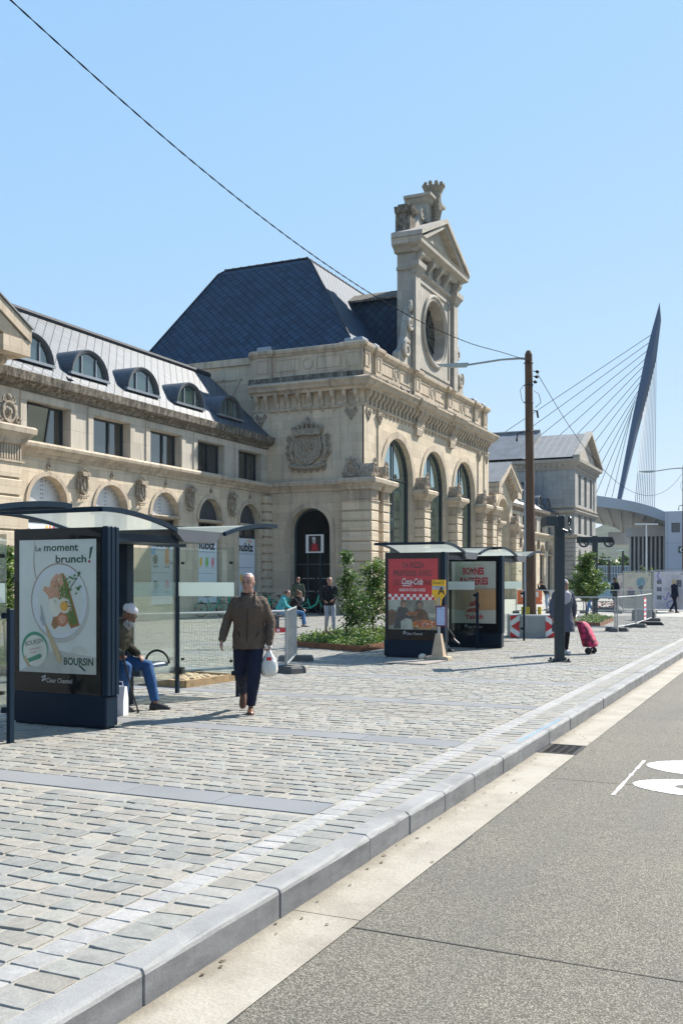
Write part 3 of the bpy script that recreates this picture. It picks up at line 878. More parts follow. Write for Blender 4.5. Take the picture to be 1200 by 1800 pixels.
def ell(mb, P, a, b, ra, rb, layer, m, n=20, rot=0.0, k0=0, k1=2 * math.pi):
    c, s_ = math.cos(rot), math.sin(rot)
    pts = []
    for i in range(n + (0 if k1 - k0 > 6.28 else 1)):
        k = k0 + (k1 - k0) * i / n
        x, y = ra * math.cos(k), rb * math.sin(k)
        pts.append(P(a + x * c - y * s_, b + x * s_ + y * c, layer))
    mb.face(pts, m)
def pol(mb, P, pts, layer, m): mb.face([P(a, b, layer) for a, b in pts], m)
def frame2d(o, r, u, n_, step=0.0012):
    o, r, u, n_ = Vector(o), Vector(r), Vector(u), Vector(n_)
    return lambda a, b, L=0: o + r * a + u * b + n_ * (step * L)

def hubiz(parent, uc, Y, z0, z1, hw, kind):
    """white banner with the word hubiz and little drawings of fruit"""
    g = MB()
    mats = [BANNER, INK, INKB, ORANGE, LEAFP, PINKP, YELP, CYANP]
    P = frame2d((uc - hw, Y, z0), (1, 0, 0), (0, 0, 1), (0, -1, 0), 0.003)
    W2, H = 2 * hw, z1 - z0
    g.box(uc - hw, uc + hw, Y, Y + .03, z0, z1, 0)
    g.text('hubiz', P(0.05 * W2, H - 0.62, 1), (1, 0, 0), (0, 0, 1), 0.58, 1, bold=0.035, width=0.86 * W2)
    for i, m in enumerate((6, 3, 5)): ell(g, P, W2 * (0.60 + 0.1 * i), H - 0.13, 0.06, 0.075, 1, m, 10)
    g.text('the smart choice of your life, here', P(0.05 * W2, H - 0.78, 1), (1, 0, 0), (0, 0, 1), 0.11, 2, width=0.86 * W2)
    rows = {0: [(0.28, 0.62), (0.75, 0.62), (0.28, 0.27), (0.75, 0.27)], 1: [(0.24, 0.60), (0.52, 0.60), (0.8, 0.60)], 2: [(0.26, 0.36), (0.3, 0.1)]}[kind]
    for i, (a, b) in enumerate(rows):
        cx, cy = a * W2, b * H
        if kind == 0:
            m = (1, 3, 1, 5)[i]
            ell(g, P, cx, cy, 0.19 * W2 / 2, 0.2, 1, m, 14)
            for k in range(7): pol(g, P, [(cx + 0.16 * math.cos(k * .9), cy - .05 + .2 * math.sin(k * .9)), (cx + 0.22 * math.cos(k * .9 + .1), cy - .05 + .28 * math.sin(k * .9 + .1)), (cx + 0.16 * math.cos(k * .9 + .3), cy - .05 + .2 * math.sin(k * .9 + .3))], 2, m)
            if i == 0: pol(g, P, [(cx - .32, cy + .42), (cx - .02, cy + .5), (cx - .02, cy + .22), (cx - .26, cy + .18)], 2, 7)
            if i == 1: ell(g, P, cx, cy + .3, .16, .2, 2, 3, 14); pol(g, P, [(cx, cy + .47), (cx + .16, cy + .55), (cx + .14, cy + .45)], 3, 4)
            for k in (-.1, .1): ell(g, P, cx + k, cy - .3, .06, .05, 2, 1, 8)
        else:
            m = ((6, 4, 5) if kind == 1 else (6, 4))[i]
            ell(g, P, cx, cy, 0.13, 0.17, 1, m, 12)
            for k in range(5): pol(g, P, [(cx - .09 + k * .04, cy + .13), (cx - .07 + k * .045, cy + .27), (cx - .04 + k * .04, cy + .14)], 2, m)
            for k in (-.06, .06):
                pol(g, P, [(cx + k - .02, cy - .14), (cx + k + .02, cy - .14), (cx + k * 1.6 + .02, cy - .28), (cx + k * 1.6 - .02, cy - .28)], 2, m)
    if kind == 2:
        g.text('bienvenue dans votre quartier', P(0.1 * W2, H * 0.53, 1), (1, 0, 0), (0, 0, 1), 0.1, 2, width=0.8 * W2)
        g.text('toujours bon', P(0.5 * W2, H * 0.38, 1), (1, 0, 0), (0, 0, 1), 0.12, 7, width=0.4 * W2)
    else:
        for k in (0.43, 0.08): g.text('gourmand et local', P(0.12 * W2, H * k, 1), (1, 0, 0), (0, 0, 1), 0.09, 2, width=0.72 * W2)
    return g.build('banner', mats, parent)

def wing_bays(w_, cs, Y, x0, x1, ban, plates=True):
    fr = lambda u, z, d: (u, Y + d, z)
    lo = MB(); wall_open(lo, fr, x0, x1, 0, 6.1, [(c, 1.0, 0.55, 4.38, 1.0) for c in cs], 0.42)
    lo.box(x0, x1, Y - .06, Y - .002, 0, 0.55)
    lo.build('wall', STONE, w_)
    up = MB(); wall_open(up, fr, x0, x1, 6.45, 8.35, [(c + .02, 1.12, 6.53, 7.93, 0) for c in cs], 0.45)
    for c in cs:      # raised piers and lintels round the upper windows
        fbox(up, fr, c - 1.42, c - 1.13, 6.53, 7.96, -.05, 0); fbox(up, fr, c + 1.17, c + 1.46, 6.53, 7.96, -.05, 0)
        fbox(up, fr, c - 1.42, c + 1.46, 7.96, 8.2, -.05, 0)
    up.build('upper_wall', STONE3, w_)
    co = MB(); co.sweep([(x0, Y), (x1, Y)], [(0, 6.0), (.06, 6.02), (.10, 6.12), (.14, 6.14), (.26, 6.26), (.34, 6.32), (.36, 6.42), (.30, 6.5), (0, 6.54)])
    co.build('string_course', STONE2, w_)
    gu = MB(); gu.sweep([(x0, Y), (x1, Y)], [(0, 8.25), (.08, 8.27), (.12, 8.36), (.32, 8.5), (.40, 8.54), (.44, 8.82), (.36, 8.86), (0, 8.8)])
    gu.build('gutter_cornice', STONEG, w_)
    for i, c in enumerate(cs):
        window_rect(w_, fr, c + .02, 1.12, 6.53, 7.93, 0.30, 2, tilt=(i == 0 and plates))
        av = MB(); archivolt(av, fr, c, 1.0, 4.38, 4.38, 1.0, 0.16, 0.05, 20, legs=False)
        av.build('archivolt', STONE2, w_)
        an = MB(); an.tube([fr(c, 5.76, -.05), fr(c, 6.02, -.05)], .012, 5)
        for k in range(6): an.ball(fr(c + .07 * math.cos(k * 1.047), 5.72 + .07 * math.sin(k * 1.047), -.04), (.038,) * 3, 6, 4)
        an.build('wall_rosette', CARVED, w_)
        ty = MB()
        arch_fill(ty, fr, c, 0.99, 4.38, 4.38, 0.99, 0.30)
        for k in range(13):
            a = math.pi * (k + .5) / 13
            ty.ball(fr(c + .9 * math.cos(a), 4.38 + .9 * math.sin(a), .295), .022, 6, 4, 1)
        for k in range(6):
            for q in (-.05, .05): ty.ball(fr(c + q, 4.46 + k * .15, .295), .02, 6, 4, 1)
        ty.build('tympanum', [PLATE if plates and i < 3 else DARKP, FRAME], w_)
        se = MB(); se.sweep([(c - 1.06, Y), (c + 1.06, Y)], [(-.3, 4.26), (.05, 4.28), (.1, 4.36), (.08, 4.40), (-.3, 4.42)]); se.build('transom', STONE2, w_)
        wo = MB()
        for u in (-.98, -.05, .88): fbox(wo, fr, c + u, c + u + .1, .56, 4.25, .28, .36)
        fbox(wo, fr, c - .87, c + .87, 3.72, 3.84, .281, .361)
        f = wo.build('shop_window', FRAME, w_)
        pa = MB(); pa.face([fr(c - .9, .56, .33), fr(c + .9, .56, .33), fr(c + .9, 4.25, .33), fr(c - .9, 4.25, .33)]); pa.build('pane', PANE, f)
        if ban: hubiz(w_, c, Y + .22, 0.62, 3.7, 0.9, (2, 0, 0, 1, 2)[i % 5])
    cr = None
    for i in range(len(cs) - 1):
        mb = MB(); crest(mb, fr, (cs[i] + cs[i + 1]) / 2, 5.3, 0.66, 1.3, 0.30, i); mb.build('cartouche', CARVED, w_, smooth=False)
    for c in cs:       # small rosette above each arch
        pass

def wing_roof(w_, x0, x1, Y, dorm, back=31.5):
    ro = MB(); e, rg, h = Y - .25, Y + 3.5, 12.3
    ro.face([(x0, e, 8.84), (x1, e, 8.84), (x1, rg, h), (x0, rg, h)])
    ro.face([(x0, rg, h), (x1, rg, h), (x1, back, 8.84), (x0, back, 8.84)])
    ro.face([(x0, e, 8.84), (x0, rg, h), (x0, back, 8.84)])
    r = ro.build('roof', SLATEW, w_)
    ri = MB(); ri.tube([(x0, rg, h + .03), (x1, rg, h + .03)], .15, 8)
    k = x0 + .3
    while k < x1: ri.box(k, k + .05, rg - .08, rg + .08, h - .05, h + .14); k += .62
    ri.build('ridge_cap', ZINC, r)
    sl = (h - 8.84) / (rg - e)
    for c in dorm:
        z0, rx, rz = 9.42, 1.05, 0.98
        yf = e + (z0 - 8.84) / sl - .12
        N = 18
        P = lambda k, ax, az, y: (c + ax * math.cos(math.pi * k / N), y, z0 + az * math.sin(math.pi * k / N))
        hd = MB()
        for k in range(N):
            y0 = lambda q: e + (z0 + rz * math.sin(math.pi * q / N) * 1.08 - 8.84) / sl + .12
            hd.face([P(k, rx * 1.07, rz * 1.07, yf - .06), P(k + 1, rx * 1.07, rz * 1.07, yf - .06), P(k + 1, rx * 1.07, rz * 1.07, y0(k + 1)), P(k, rx * 1.07, rz * 1.07, y0(k))])
            hd.face([P(k, rx * 1.07, rz * 1.07, yf - .06), P(k + 1, rx * 1.07, rz * 1.07, yf - .06), P(k + 1, rx * .94, rz * .94, yf - .06), P(k, rx * .94, rz * .94, yf - .06)])
            hd.face([P(k, rx * .94, rz * .94, yf - .06), P(k + 1, rx * .94, rz * .94, yf - .06), P(k + 1, rx * .9, rz * .9, yf + .1), P(k, rx * .9, rz * .9, yf + .1)])
            hd.tube([P(k, rx * 1.03, rz * 1.03, yf - .07), P(k + 1, rx * 1.03, rz * 1.03, yf - .07)], .03, 6)
        d = hd.build('dormer', M('dormer_zinc', (.075, .085, .10), .6, 0, .2, 3, spec=.3), w_)
        pn = MB(); pn.face([P(k, rx * .89, rz * .89, yf + .06) for k in range(N + 1)]); pn.build('pane', mat_dorm, d)
        fr_ = MB()
        for u in (-.42, .42): fr_.box(c + u - .03, c + u + .03, yf + .0, yf + .05, z0, z0 + rz * .76)
        fr_.box(c - rx * 1.1, c + rx * 1.1, yf - .1, yf + .05, z0 - .06, z0 + .04)
        fr_.build('frame', ZINCL, d)
DARKP = M('dark_tinted_pane', (.05, .06, .07), .25, spec=.5)
mat_dorm = mat_pane('dormer_pane', (0.03, 0.06, 0.06), 0.04)

# ---- left wing, five bays
YW = 24.5
LW = thing('station_wing', 'long stone station wing with five arched ground floor bays and five round dormers', 'station wing', (35, YW, 0), local=False)
wing_bays(LW, [28.0, 31.6, 35.25, 38.8, 42.35], YW, 24.0, 44.19, True)
wing_roof(LW, 14.0, 44.19, YW, [27.45, 30.6, 34.0, 37.5, 40.95])
MB_ = MB(); MB_.box(14, 44.1, 31.2, 31.5, 0, 8.8); MB_.build('rear_wall', STONE, LW)
# rusticated quoin in the corner with the hall
q = MB(); rustic(q, 43.55, 44.19, 24.22, 24.5, 0.5, 5.9, 13); q.build('quoin', STONE, LW)

def portico(label, c, Yf, name='station_portico'):
    p = thing(name, label, 'portico', (c, Yf, 0), local=False)
    fr = lambda u, z, d: (u, Yf + d, z)
    mb = MB(); wall_open(mb, fr, c - 3, c + 3, 0, 9.4, [(c, 1.95, 0, 6.7, 1.95)], .8)
    mb.face([fr(c - 3, 9.4, 0), fr(c + 3, 9.4, 0), fr(c, 11.2, 0)])
    for s_ in (-1, 1): mb.box(c + s_ * 3 - (0 if s_ < 0 else .3), c + s_ * 3 + (.3 if s_ < 0 else 0), Yf + .001, YW, 0, 9.4)
    mb.build('wall', STONE, p)
    g = MB(); arch_fill(g, fr, c, 1.95, 0, 6.7, 1.95, .7); g.build('arched_window', PANEG, p)
    av = MB(); archivolt(av, fr, c, 1.95, 0, 6.7, 1.95, .3, .07); av.build('archivolt', STONE2, p)
    for s_ in (-1, 1):
        u0, u1 = (c - 3.45, c - 2.35) if s_ < 0 else (c + 2.35, c + 3.45)
        pl = MB(); rustic(pl, u0, u1, Yf - .55, Yf + .7, .5, 5.45, 9); pl.box(u0 - .05, u1 + .05, Yf - .6, Yf + .7, 0, .5)
        o = pl.build('pilaster', STONE, p)
        ca = MB(); ca.box(u0 + .03, u1 - .03, Yf - .52, Yf + .7, 5.45, 6.0)
        for k in range(9):
            a = u0 + .05 + k * (u1 - u0 - .1) / 8.5
            ca.box(a, a + .055, Yf - .555, Yf - .521, 5.5, 5.97)
        for k in range(9):
            a = Yf - .5 + k * .13
            ca.box((u1 - .03) if s_ > 0 else u0 - .005, (u1 + .005) if s_ > 0 else u0 + .03, a, a + .06, 5.5, 5.97)
        ca.box(u0 - .05, u1 + .05, Yf - .6, Yf + .7, 5.4, 5.47)
        ca.sweep([(u0, Yf + .7), (u0, Yf - .55), (u1, Yf - .55), (u1, Yf + .7)], [(0, 5.98), (.08, 6.02), (.12, 6.14), (.26, 6.3), (.32, 6.34), (.34, 6.5), (.28, 6.56), (0, 6.58)])
        ca.box(u0 + .01, u1 - .01, Yf - .54, Yf + .7, 5.99, 6.575)
        ca.build('capital', STONE2, o)
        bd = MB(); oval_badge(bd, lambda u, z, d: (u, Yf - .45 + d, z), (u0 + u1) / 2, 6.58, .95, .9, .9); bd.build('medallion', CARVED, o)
    ro = MB()
    a, b, z0, z1 = c - 3.65, c + 3.65, 9.3, 11.3
    for s_ in (-1, 1):   # raking cornice and roof
        e = c + s_ * 3.65
        pr = [(0, 0), (0, .42), (-.12, .46), (-.5, .46), (-.5, 0)]
        q0 = [(e, Yf - .8 - 0 + d * -1 - .5 + .5, z0 + h) for d, h in pr]; q1 = [(c, Yf - .8 + d * -1, z1 + h) for d, h in pr]
        ro.rings([[(e, Yf - .75, z0 + h) for h in (0, .18, .4)] + [(e, YW + 1, z0 + h) for h in (.4, .18, 0)], [(c, Yf - .75, z1 + h) for h in (0, .18, .4)] + [(c, YW + 1, z1 + h) for h in (.4, .18, 0)]])
        ro.rings([[(e - s_ * .35, Yf - .6, z0 - .35), (e - s_ * .1, Yf - .68, z0 - .005), (e - s_ * .1, Yf, z0 - .005), (e - s_ * .35, Yf, z0 - .35)], [(c, Yf - .6, z1 - .35), (c, Yf - .68, z1 - .005), (c, Yf, z1 - .005), (c, Yf, z1 - .35)]])
        for k in range(9):
            f = (k + .6) / 9.6; x = e - s_ * .4 + (c - e + s_ * .4) * f; z = z0 - .3 + (z1 - z0) * f
            console(ro, lambda u, zz, d: (u, Yf + d, zz), x, .18, z, .55, .5)
        ro.box(e - s_ * 1.2 if s_ > 0 else e, e if s_ > 0 else e + 1.2, Yf - .7, Yf + .5, z0 - .45, z0 + .05)
    ro.build('pediment', STONE2, p)
    sl = MB()
    for s_ in (-1, 1):
        e = c + s_ * 3.7
        sl.rings([[(e, Yf - .8, z0 + .42), (c, Yf - .8, z1 + .42), (c, Yf - .8, z1 + .47), (e, Yf - .8, z0 + .47)], [(e, YW + 4, z0 + .42), (c, YW + 4, z1 + .42), (c, YW + 4, z1 + .47), (e, YW + 4, z0 + .47)]])
    for s_ in (-1, 1):
        for k in range(5):
            y = Yf - .5 + k * .8
            sl.rings([[(c + s_ * 3.7, y, z0 + .471), (c, y, z1 + .471), (c, y, z1 + .52), (c + s_ * 3.7, y, z0 + .52)], [(c + s_ * 3.7, y + .05, z0 + .471), (c, y + .05, z1 + .471), (c, y + .05, z1 + .52), (c + s_ * 3.7, y + .05, z0 + .52)]])
    sl.build('roof', M('pale_lead', (0.20, 0.205, 0.21), 0.7, 0.0, 0.15, 1.0, spec=.3), p)
    return p
portico('gabled stone portico at the left end of the five bay wing with carved medallions', 21.3, 23.25)

# ---- central hall
XS, YF, XE = 44.2, 19.25, 65.2
H = thing('station_hall', 'tall stone station hall with three great arches, slate pavilion roof and oculus gable', 'station hall', (54.5, 19.25, 0), local=False)
frF = lambda u, z, d: (u, YF + d, z)
frS = lambda u, z, d: (XS + d, u, z)
AC = [48.75, 54.45, 60.1]
mb = MB()
wall_open(mb, frF, XS, XE, 0, 11.1, [(c, 2.1, 0, 6.98, 2.1) for c in AC], .46)
wall_open(mb, frS, YF, 25.3, 0, 11.1, [(22.12, 1.1, 0, 4.14, 1.1)], .6)
mb.face([(XE, YF, 0), (XE, 40, 0), (XE, 40, 13.2), (XE, YF, 11.1)])
mb.box(XS + .35, XS + .8, 25.301, 40, 0, 12.75)
mb.box(XS + .36, XE, 39.7, 40, 0, 12.75)
mb.build('wall', STONE, H)
# panelled return wall behind the attic with coping
mb = MB(); mb.box(XS + .25, XS + .95, 25.3, 40, 12.75, 13.1); mb.box(XS + .3, XS + .345, 26.2, 33, 12.0, 12.1)
mb.rings([[(XS + .3, 26.3, 12.0), (XS + .3, 26.42, 12.0), (XS + .3, 24.62 + 3.7, 8.4), (XS + .3, 24.5 + 3.7, 8.4)], [(XS + .345, 26.3, 12.0), (XS + .345, 26.42, 12.0), (XS + .345, 28.32, 8.4), (XS + .345, 28.2, 8.4)]])
mb.build('side_coping', STONE2, H)
# flat upper pilasters
for fr, a, b, q in ((frS, YF - .07, YF + 1.15, .07), (frS, 24.35, 25.3, .07), (frF, XS - .07, XS + .95, .071), (frF, XS + 1.75, XS + 2.1, .071), (frF, XE - 2.3, XE - 1.75, .071), (frF, XE - .95, XE, .071)):
    mb = MB(); fbox(mb, fr, a, b, 6.6, 10.2, -q, 0); mb.build('upper_pilaster', STONE, H)
# consoles, frieze, main cornice
mb = MB()
path = [(XS, 25.35), (XS, YF), (XE, YF), (XE, 25.3)]
mb.sweep(path, [(0, 10.1), (.08, 10.12), (.12, 10.2), (.08, 10.26), (0, 10.27)])
mb.sweep(path, [(0, 10.9), (.34, 10.92), (.36, 11.04), (.52, 11.1), (.56, 11.22), (.66, 11.34), (.66, 11.42), (0, 11.62)])
# breaks forward over the piers
for c in (51.6, 57.28):
    mb.sweep([(c - .55, YF), (c - .55, YF - .14), (c + .55, YF - .14), (c + .55, YF)], [(0, 10.88), (.35, 10.9), (.37, 11.04), (.54, 11.1), (.58, 11.22), (.67, 11.345), (.67, 11.43), (0, 11.55)])
    mb.sweep([(c - .5, YF), (c - .5, YF - .12), (c + .5, YF - .12), (c + .5, YF)], [(0, 9.98), (.09, 10.02), (.13, 10.2), (.09, 10.28), (0, 10.29)])
    mb.sweep([(c - .35, YF), (c - .35, YF - .1), (c + .35, YF - .1), (c + .35, YF)], [(0, 9.6), (.06, 9.62), (.12, 9.95), (.1, 10.0), (0, 10.0)])
mb.build('cornice', STONE2, H)
mb = MB()
ys = [19.55, 20.15, 20.8, 21.42, 22.05, 22.68, 23.3, 23.92, 24.5, 25.05]
for y in ys: console(mb, frS, y, .19, 10.92, .72, .34); mb.ball(frS(y, 10.05, -.03), (.06, .07, .1), 7, 5)
for a, b in zip(ys, ys[1:]): fbox(mb, frS, a + .17, b - .17, 10.4, 10.8, -.03, 0)
mb.build('side_consoles', STONE2, H)
mb = MB(); x = 44.5
while x < XE: console(mb, frF, x, .19, 10.92, .72, .34); mb.ball(frF(x, 10.05, -.03), (.07, .06, .12), 7, 5); x += .535
for c in (51.6, 57.28):
    for k in (-.3, 0, .3): console(mb, lambda u, z, d: (u, YF - .14 + d, z), c + k, .19, 10.9, .72, .34)
mb.build('front_consoles', STONE2, H)
# acanthus drops below the consoles at the pilasters
for fr, u in ((frS, 19.85), (frS, 24.85), (frF, 44.65), (frF, 46.1), (frF, 63.1), (frF, 64.7)):
    mb = MB()
    for s_ in (-1, 1):
        swirl(mb, fr, u + s_ * .26, 9.92, .13, .035, .1, 1.3, s_, 1.5)
        mb.tube([fr(u + s_ * .2, 9.8, -.1), fr(u, 9.45, -.1)], [.05, .03], 6)
    mb.ball(fr(u, 9.85, -.1), .1, 7, 5); mb.ball(fr(u, 9.62, -.1), .07, 7, 5)
    mb.build('acanthus_drop', CARVED, H)
# attic
AX0 = XS + .1; AY0 = YF + .12
mb = MB()
mb.rings([[(AX0, 25.6, 11.5), (AX0, AY0, 11.5), (XE - .1, AY0, 11.5), (XE - .1, AY0 + .5, 11.5), (AX0 + .5, AY0 + .5, 11.5), (AX0 + .5, 25.6, 11.5)], [(AX0, 25.6, 12.95), (AX0, AY0, 12.95), (XE - .1, AY0, 12.95), (XE - .1, AY0 + .5, 12.95), (AX0 + .5, AY0 + .5, 12.95), (AX0 + .5, 25.6, 12.95)]])
fA = lambda u, z, d: (u, AY0 + d, z); sA = lambda u, z, d: (AX0 + d, u, z)
def panel_frame(mb, fr, a, b, z0, z1, w_=.05, p=.035):
    fbox(mb, fr, a, b, z1 - w_, z1, -p, 0); fbox(mb, fr, a, b, z0, z0 + w_, -p, 0); fbox(mb, fr, a, a + w_, z0 + w_, z1 - w_, -p, 0); fbox(mb, fr, b - w_, b, z0 + w_, z1 - w_, -p, 0)
FP = [(44.2, 45.05), (45.75, 46.5), (51.2, 52.15), (56.8, 57.75), (62.3, 63.1), (64.3, 65.12)]
for a, b in FP:
    fbox(mb, fA, a, b, 11.5, 12.95, -.14, 0); panel_frame(mb, lambda u, z, d: fA(u, z, d - .14), a + .15, b - .15, 12.1, 12.8)
for a, b in ((AY0 - .14, 20.3), (24.3, 25.3)):
    fbox(mb, sA, a, b, 11.5, 12.95, -.14, 0); panel_frame(mb, lambda u, z, d: sA(u, z, d - .14), a + .15, b - .15, 12.1, 12.8)
mb.tube([sA(22.3 + .27 * math.cos(k * math.pi / 8), 12.45 + .27 * math.sin(k * math.pi / 8), 0) for k in range(17)], .045, 6)
panel_frame(mb, sA, 20.5, 21.85, 12.15, 12.78); panel_frame(mb, sA, 22.75, 24.15, 12.15, 12.78)
for (a, b), (c, d) in zip(FP, FP[1:]):
    if c - b < 2: continue
    m_ = (b + c) / 2
    mb.tube([fA(m_ + .24 * math.cos(k * math.pi / 8), 12.45 + .27 * math.sin(k * math.pi / 8), 0) for k in range(17)], .045, 6)
    panel_frame(mb, fA, b + .25, m_ - .45, 12.15, 12.78); panel_frame(mb, fA, m_ + .45, c - .25, 12.15, 12.78)
mb.build('attic', STONE2, H)
mb = MB()
cop = [(0, 12.9), (.06, 12.93), (.1, 13.0), (.17, 13.06), (.19, 13.2), (.12, 13.26), (-.55, 13.27), (-.55, 12.96)]
mb.sweep([(AX0, 25.6), (AX0, AY0), (XE - .1, AY0), (XE - .1, 25.6)], cop)
for a, b in FP: mb.sweep([(a, AY0), (a, AY0 - .14), (b, AY0 - .14), (b, AY0)], [(o * .98, z + .004) for o, z in cop[:6]] + [(0, 13.275), (0, 12.9)])
for a, b in ((19.23, 20.3), (24.3, 25.3)): mb.sweep([(AX0, b), (AX0 - .14, b), (AX0 - .14, a), (AX0, a)], [(o * .98, z + .004) for o, z in cop[:6]] + [(0, 13.275), (0, 12.9)])
mb.build('coping', STONE2, H)
mb = MB()
for a, b in FP: mb.cbox(a + .08, b - .02, AY0 - .05, AY0 + .5, 13.28, 13.5, .04)
mb.cbox(AX0 - .05, AX0 + .55, AY0 + .55, 20.3, 13.28, 13.5, .04); mb.cbox(AX0 - .05, AX0 + .5, 24.35, 25.2, 13.28, 13.5, .04)
mb.build('lead_caps', ZINCL, H)
mb = MB(); mb.sweep([(AX0 - .005, 25.6), (AX0 - .005, AY0 - .005), (XE - .1, AY0 - .005)], [(0, 11.56), (.16, 11.57), (.15, 11.85), (0, 11.9)]); mb.build('attic_base', STONEG, H)
# lower order: ledge, rusticated pilasters, capitals, medallions
mb = MB()
led = [(0, 6.0), (.08, 6.04), (.12, 6.16), (.26, 6.3), (.33, 6.34), (.35, 6.5), (.28, 6.57), (0, 6.6)]
mb.sweep([(XS, 25.3), (XS, 20.2)], [(o * .8, z) for o, z in led])
mb.build('side_ledge', STONE2, H)
PIL = [(43.75, 44.65, 18.62, 20.2, 1), (45.45, 46.35, 18.72, 19.24, 0), (51.12, 52.08, 18.62, 19.24, 0), (56.8, 57.76, 18.62, 19.24, 0), (62.4, 63.25, 18.72, 19.24, 0), (64.35, 65.25, 18.62, 19.9, 0)]
for x0, x1, y0, y1, cor in PIL:
    pl = MB(); rustic(pl, x0, x1, y0, y1, .6, 5.5, 10); pl.cbox(x0 - .06, x1 + .06, y0 - .06, y1, 0, .6, .03)
    o = pl.build('pilaster', STONE, H)
    ca = MB(); ca.box(x0 + .03, x1 - .03, y0 + .03, y1, 5.5, 6.02)
    n = int((x1 - x0) / .1)
    for k in range(n): ca.box(x0 + .04 + k * .1, x0 + .095 + k * .1, y0 - .006, y0 + .03, 5.56, 5.98)
    n = int((y1 - y0) / .1)
    for k in range(n): ca.box(x0 - .006, x0 + .03, y0 + .04 + k * .1, y0 + .095 + k * .1, 5.56, 5.98)
    ca.sweep([(x0, y1), (x0, y0), (x1, y0), (x1, y1)], [(0, 5.44), (.05, 5.45), (.05, 5.5), (0, 5.51)])
    ca.sweep([(x0, y1), (x0, y0), (x1, y0), (x1, y1)], led)
    ca.box(x0 + .01, x1 - .01, y0 + .01, y1 - .01, 6.02, 6.595)
    ca.build('capital', STONE2, o)
    bd = MB()
    oval_badge(bd, lambda u, z, d: (u, y0 + .06 + d, z), (x0 + x1) / 2, 6.6, .8, .88, min(.62, y1 - y0))
    if cor: oval_badge(bd, lambda u, z, d: (XS - .38 + d, u, z), 19.72, 6.6, .85, .95, .3)
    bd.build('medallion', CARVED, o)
mb = MB()
for c in AC: archivolt(mb, frF, c, 2.1, 0, 6.98, 2.1, .34, .06, 28)
archivolt(mb, frS, 22.12, 1.1, 0, 4.14, 1.1, .26, .05, 20)
mb.build('archivolts', STONE2, H)
# arched glazing
for c in AC:
    f = MB()
    archivolt(f, lambda u, z, d: (u, YF + .32 + d, z), c, 2.0, .1, 6.98, 2.0, .1, .08, 24)
    f.box(c - .04, c + .04, YF + .24, YF + .31, .1, 8.95)
    for z in (3.0, 6.98): f.box(c - 2.0, c + 2.0, YF + .245, YF + .305, z - .04, z + .04)
    o = f.build('arched_window', FRAME, H)
    g = MB(); arch_fill(g, frF, c, 2.09, .02, 6.98, 2.09, .34); g.build('pane', PANEG, o)
f = MB(); fr = lambda u, z, d: frS(u, z, .5 + d)
archivolt(f, fr, 22.12, 1.0, .02, 4.14, 1.0, .1, .06, 20)
for u in (22.12 - .34, 22.12 + .36): fbox(f, fr, u - .025, u + .025, .02, 3.0, -.05, .03)
for z in (2.45,): fbox(f, fr, 21.12, 23.12, z - .03, z + .03, -.051, .03)
o = f.build('arched_door', M('teal_frame', (0.02, 0.05, 0.06), 0.4), H)
g = MB(); arch_fill(g, frS, 22.12, 1.09, .02, 4.14, 1.09, .53); g.build('pane', M('dark_door_glass', (.006, .010, .012), .08, spec=.25), o)
g = MB()
for z in (1.72, 1.08):
    for k in range(14):
        if k % 7 != 6: fbox(g, fr, 21.3 + k * .12, 21.345 + k * .12, z, z + .045, -.0, .004)
g.build('safety_dots', M('white_film', (0.6, 0.62, 0.6), 0.6), o)
# framed print hanging inside the door glass
g = MB(); P = frame2d((XS + .47, 22.6, 3.02), (0, -1, 0), (0, 0, 1), (-1, 0, 0), .004)
pol(g, P, [(0, 0), (1.0, 0), (1.0, .92), (0, .92)], 0, 0); pol(g, P, [(.16, .07), (.84, .07), (.84, .86), (.16, .86)], 1, 1)
pol(g, P, [(.3, .08), (.7, .08), (.66, .42), (.56, .5), (.42, .5), (.33, .4)], 2, 2); ell(g, P, .47, .6, .1, .14, 3, 3, 12); ell(g, P, .46, .72, .11, .09, 4, 4, 10)
g.build('print', [M('print_white', (.7, .7, .68), .6), M('print_black', (.012, .012, .012), .5), M('print_red', (.36, .02, .03), .6), M('print_skin', (.38, .33, .3), .6), M('print_grey', (.5, .5, .5), .6)], H)
g = MB(); g.text('Namur', (54.3, YF + .325, 2.35), (1, 0, 0), (0, 0, 1), .62, 0, bold=.012, shear=.12)
g.build('lettering', M('white_lettering', (.7, .72, .72), .5), H)
g = MB(); crest(g, frS, 22.2, 8.33, 2.35, 2.75, .3, 77, big=True); g.build('coat_of_arms', CARVED, H)
# great slate roof
mb = MB(); b0, b1, c0, c1 = 44.95, 64.6, 20.0, 33.4
def ringz(k, z): return [(b0 + k, c0 + k, z), (b1 - k, c0 + k, z), (b1 - k, c1 - k * .5, z), (b0 + k, c1 - k * .5, z)]
mb.rings([ringz(0, 13.15), ringz(4.9, 19.5), ringz(5.4, 19.85)])
r = mb.build('roof', SLATE, H)
mb = MB()
top = ringz(5.35, 19.86)
for i in range(4):
    a, b = Vector(top[i]), Vector(top[(i + 1) % 4]); mb.tube([a, b], .07, 6)
    n = int((b - a).length / .5)
    for k in range(n):
        p = a.lerp(b, k / n); mb.box(p.x - .04, p.x + .04, p.y - .04, p.y + .04, p.z, p.z + .08)
    mb.tube([ringz(0, 13.18)[i], ringz(4.9, 19.53)[i], ringz(5.4, 19.87)[i]], .05, 6)
mb.build('ridge_cap', ZINC, r)
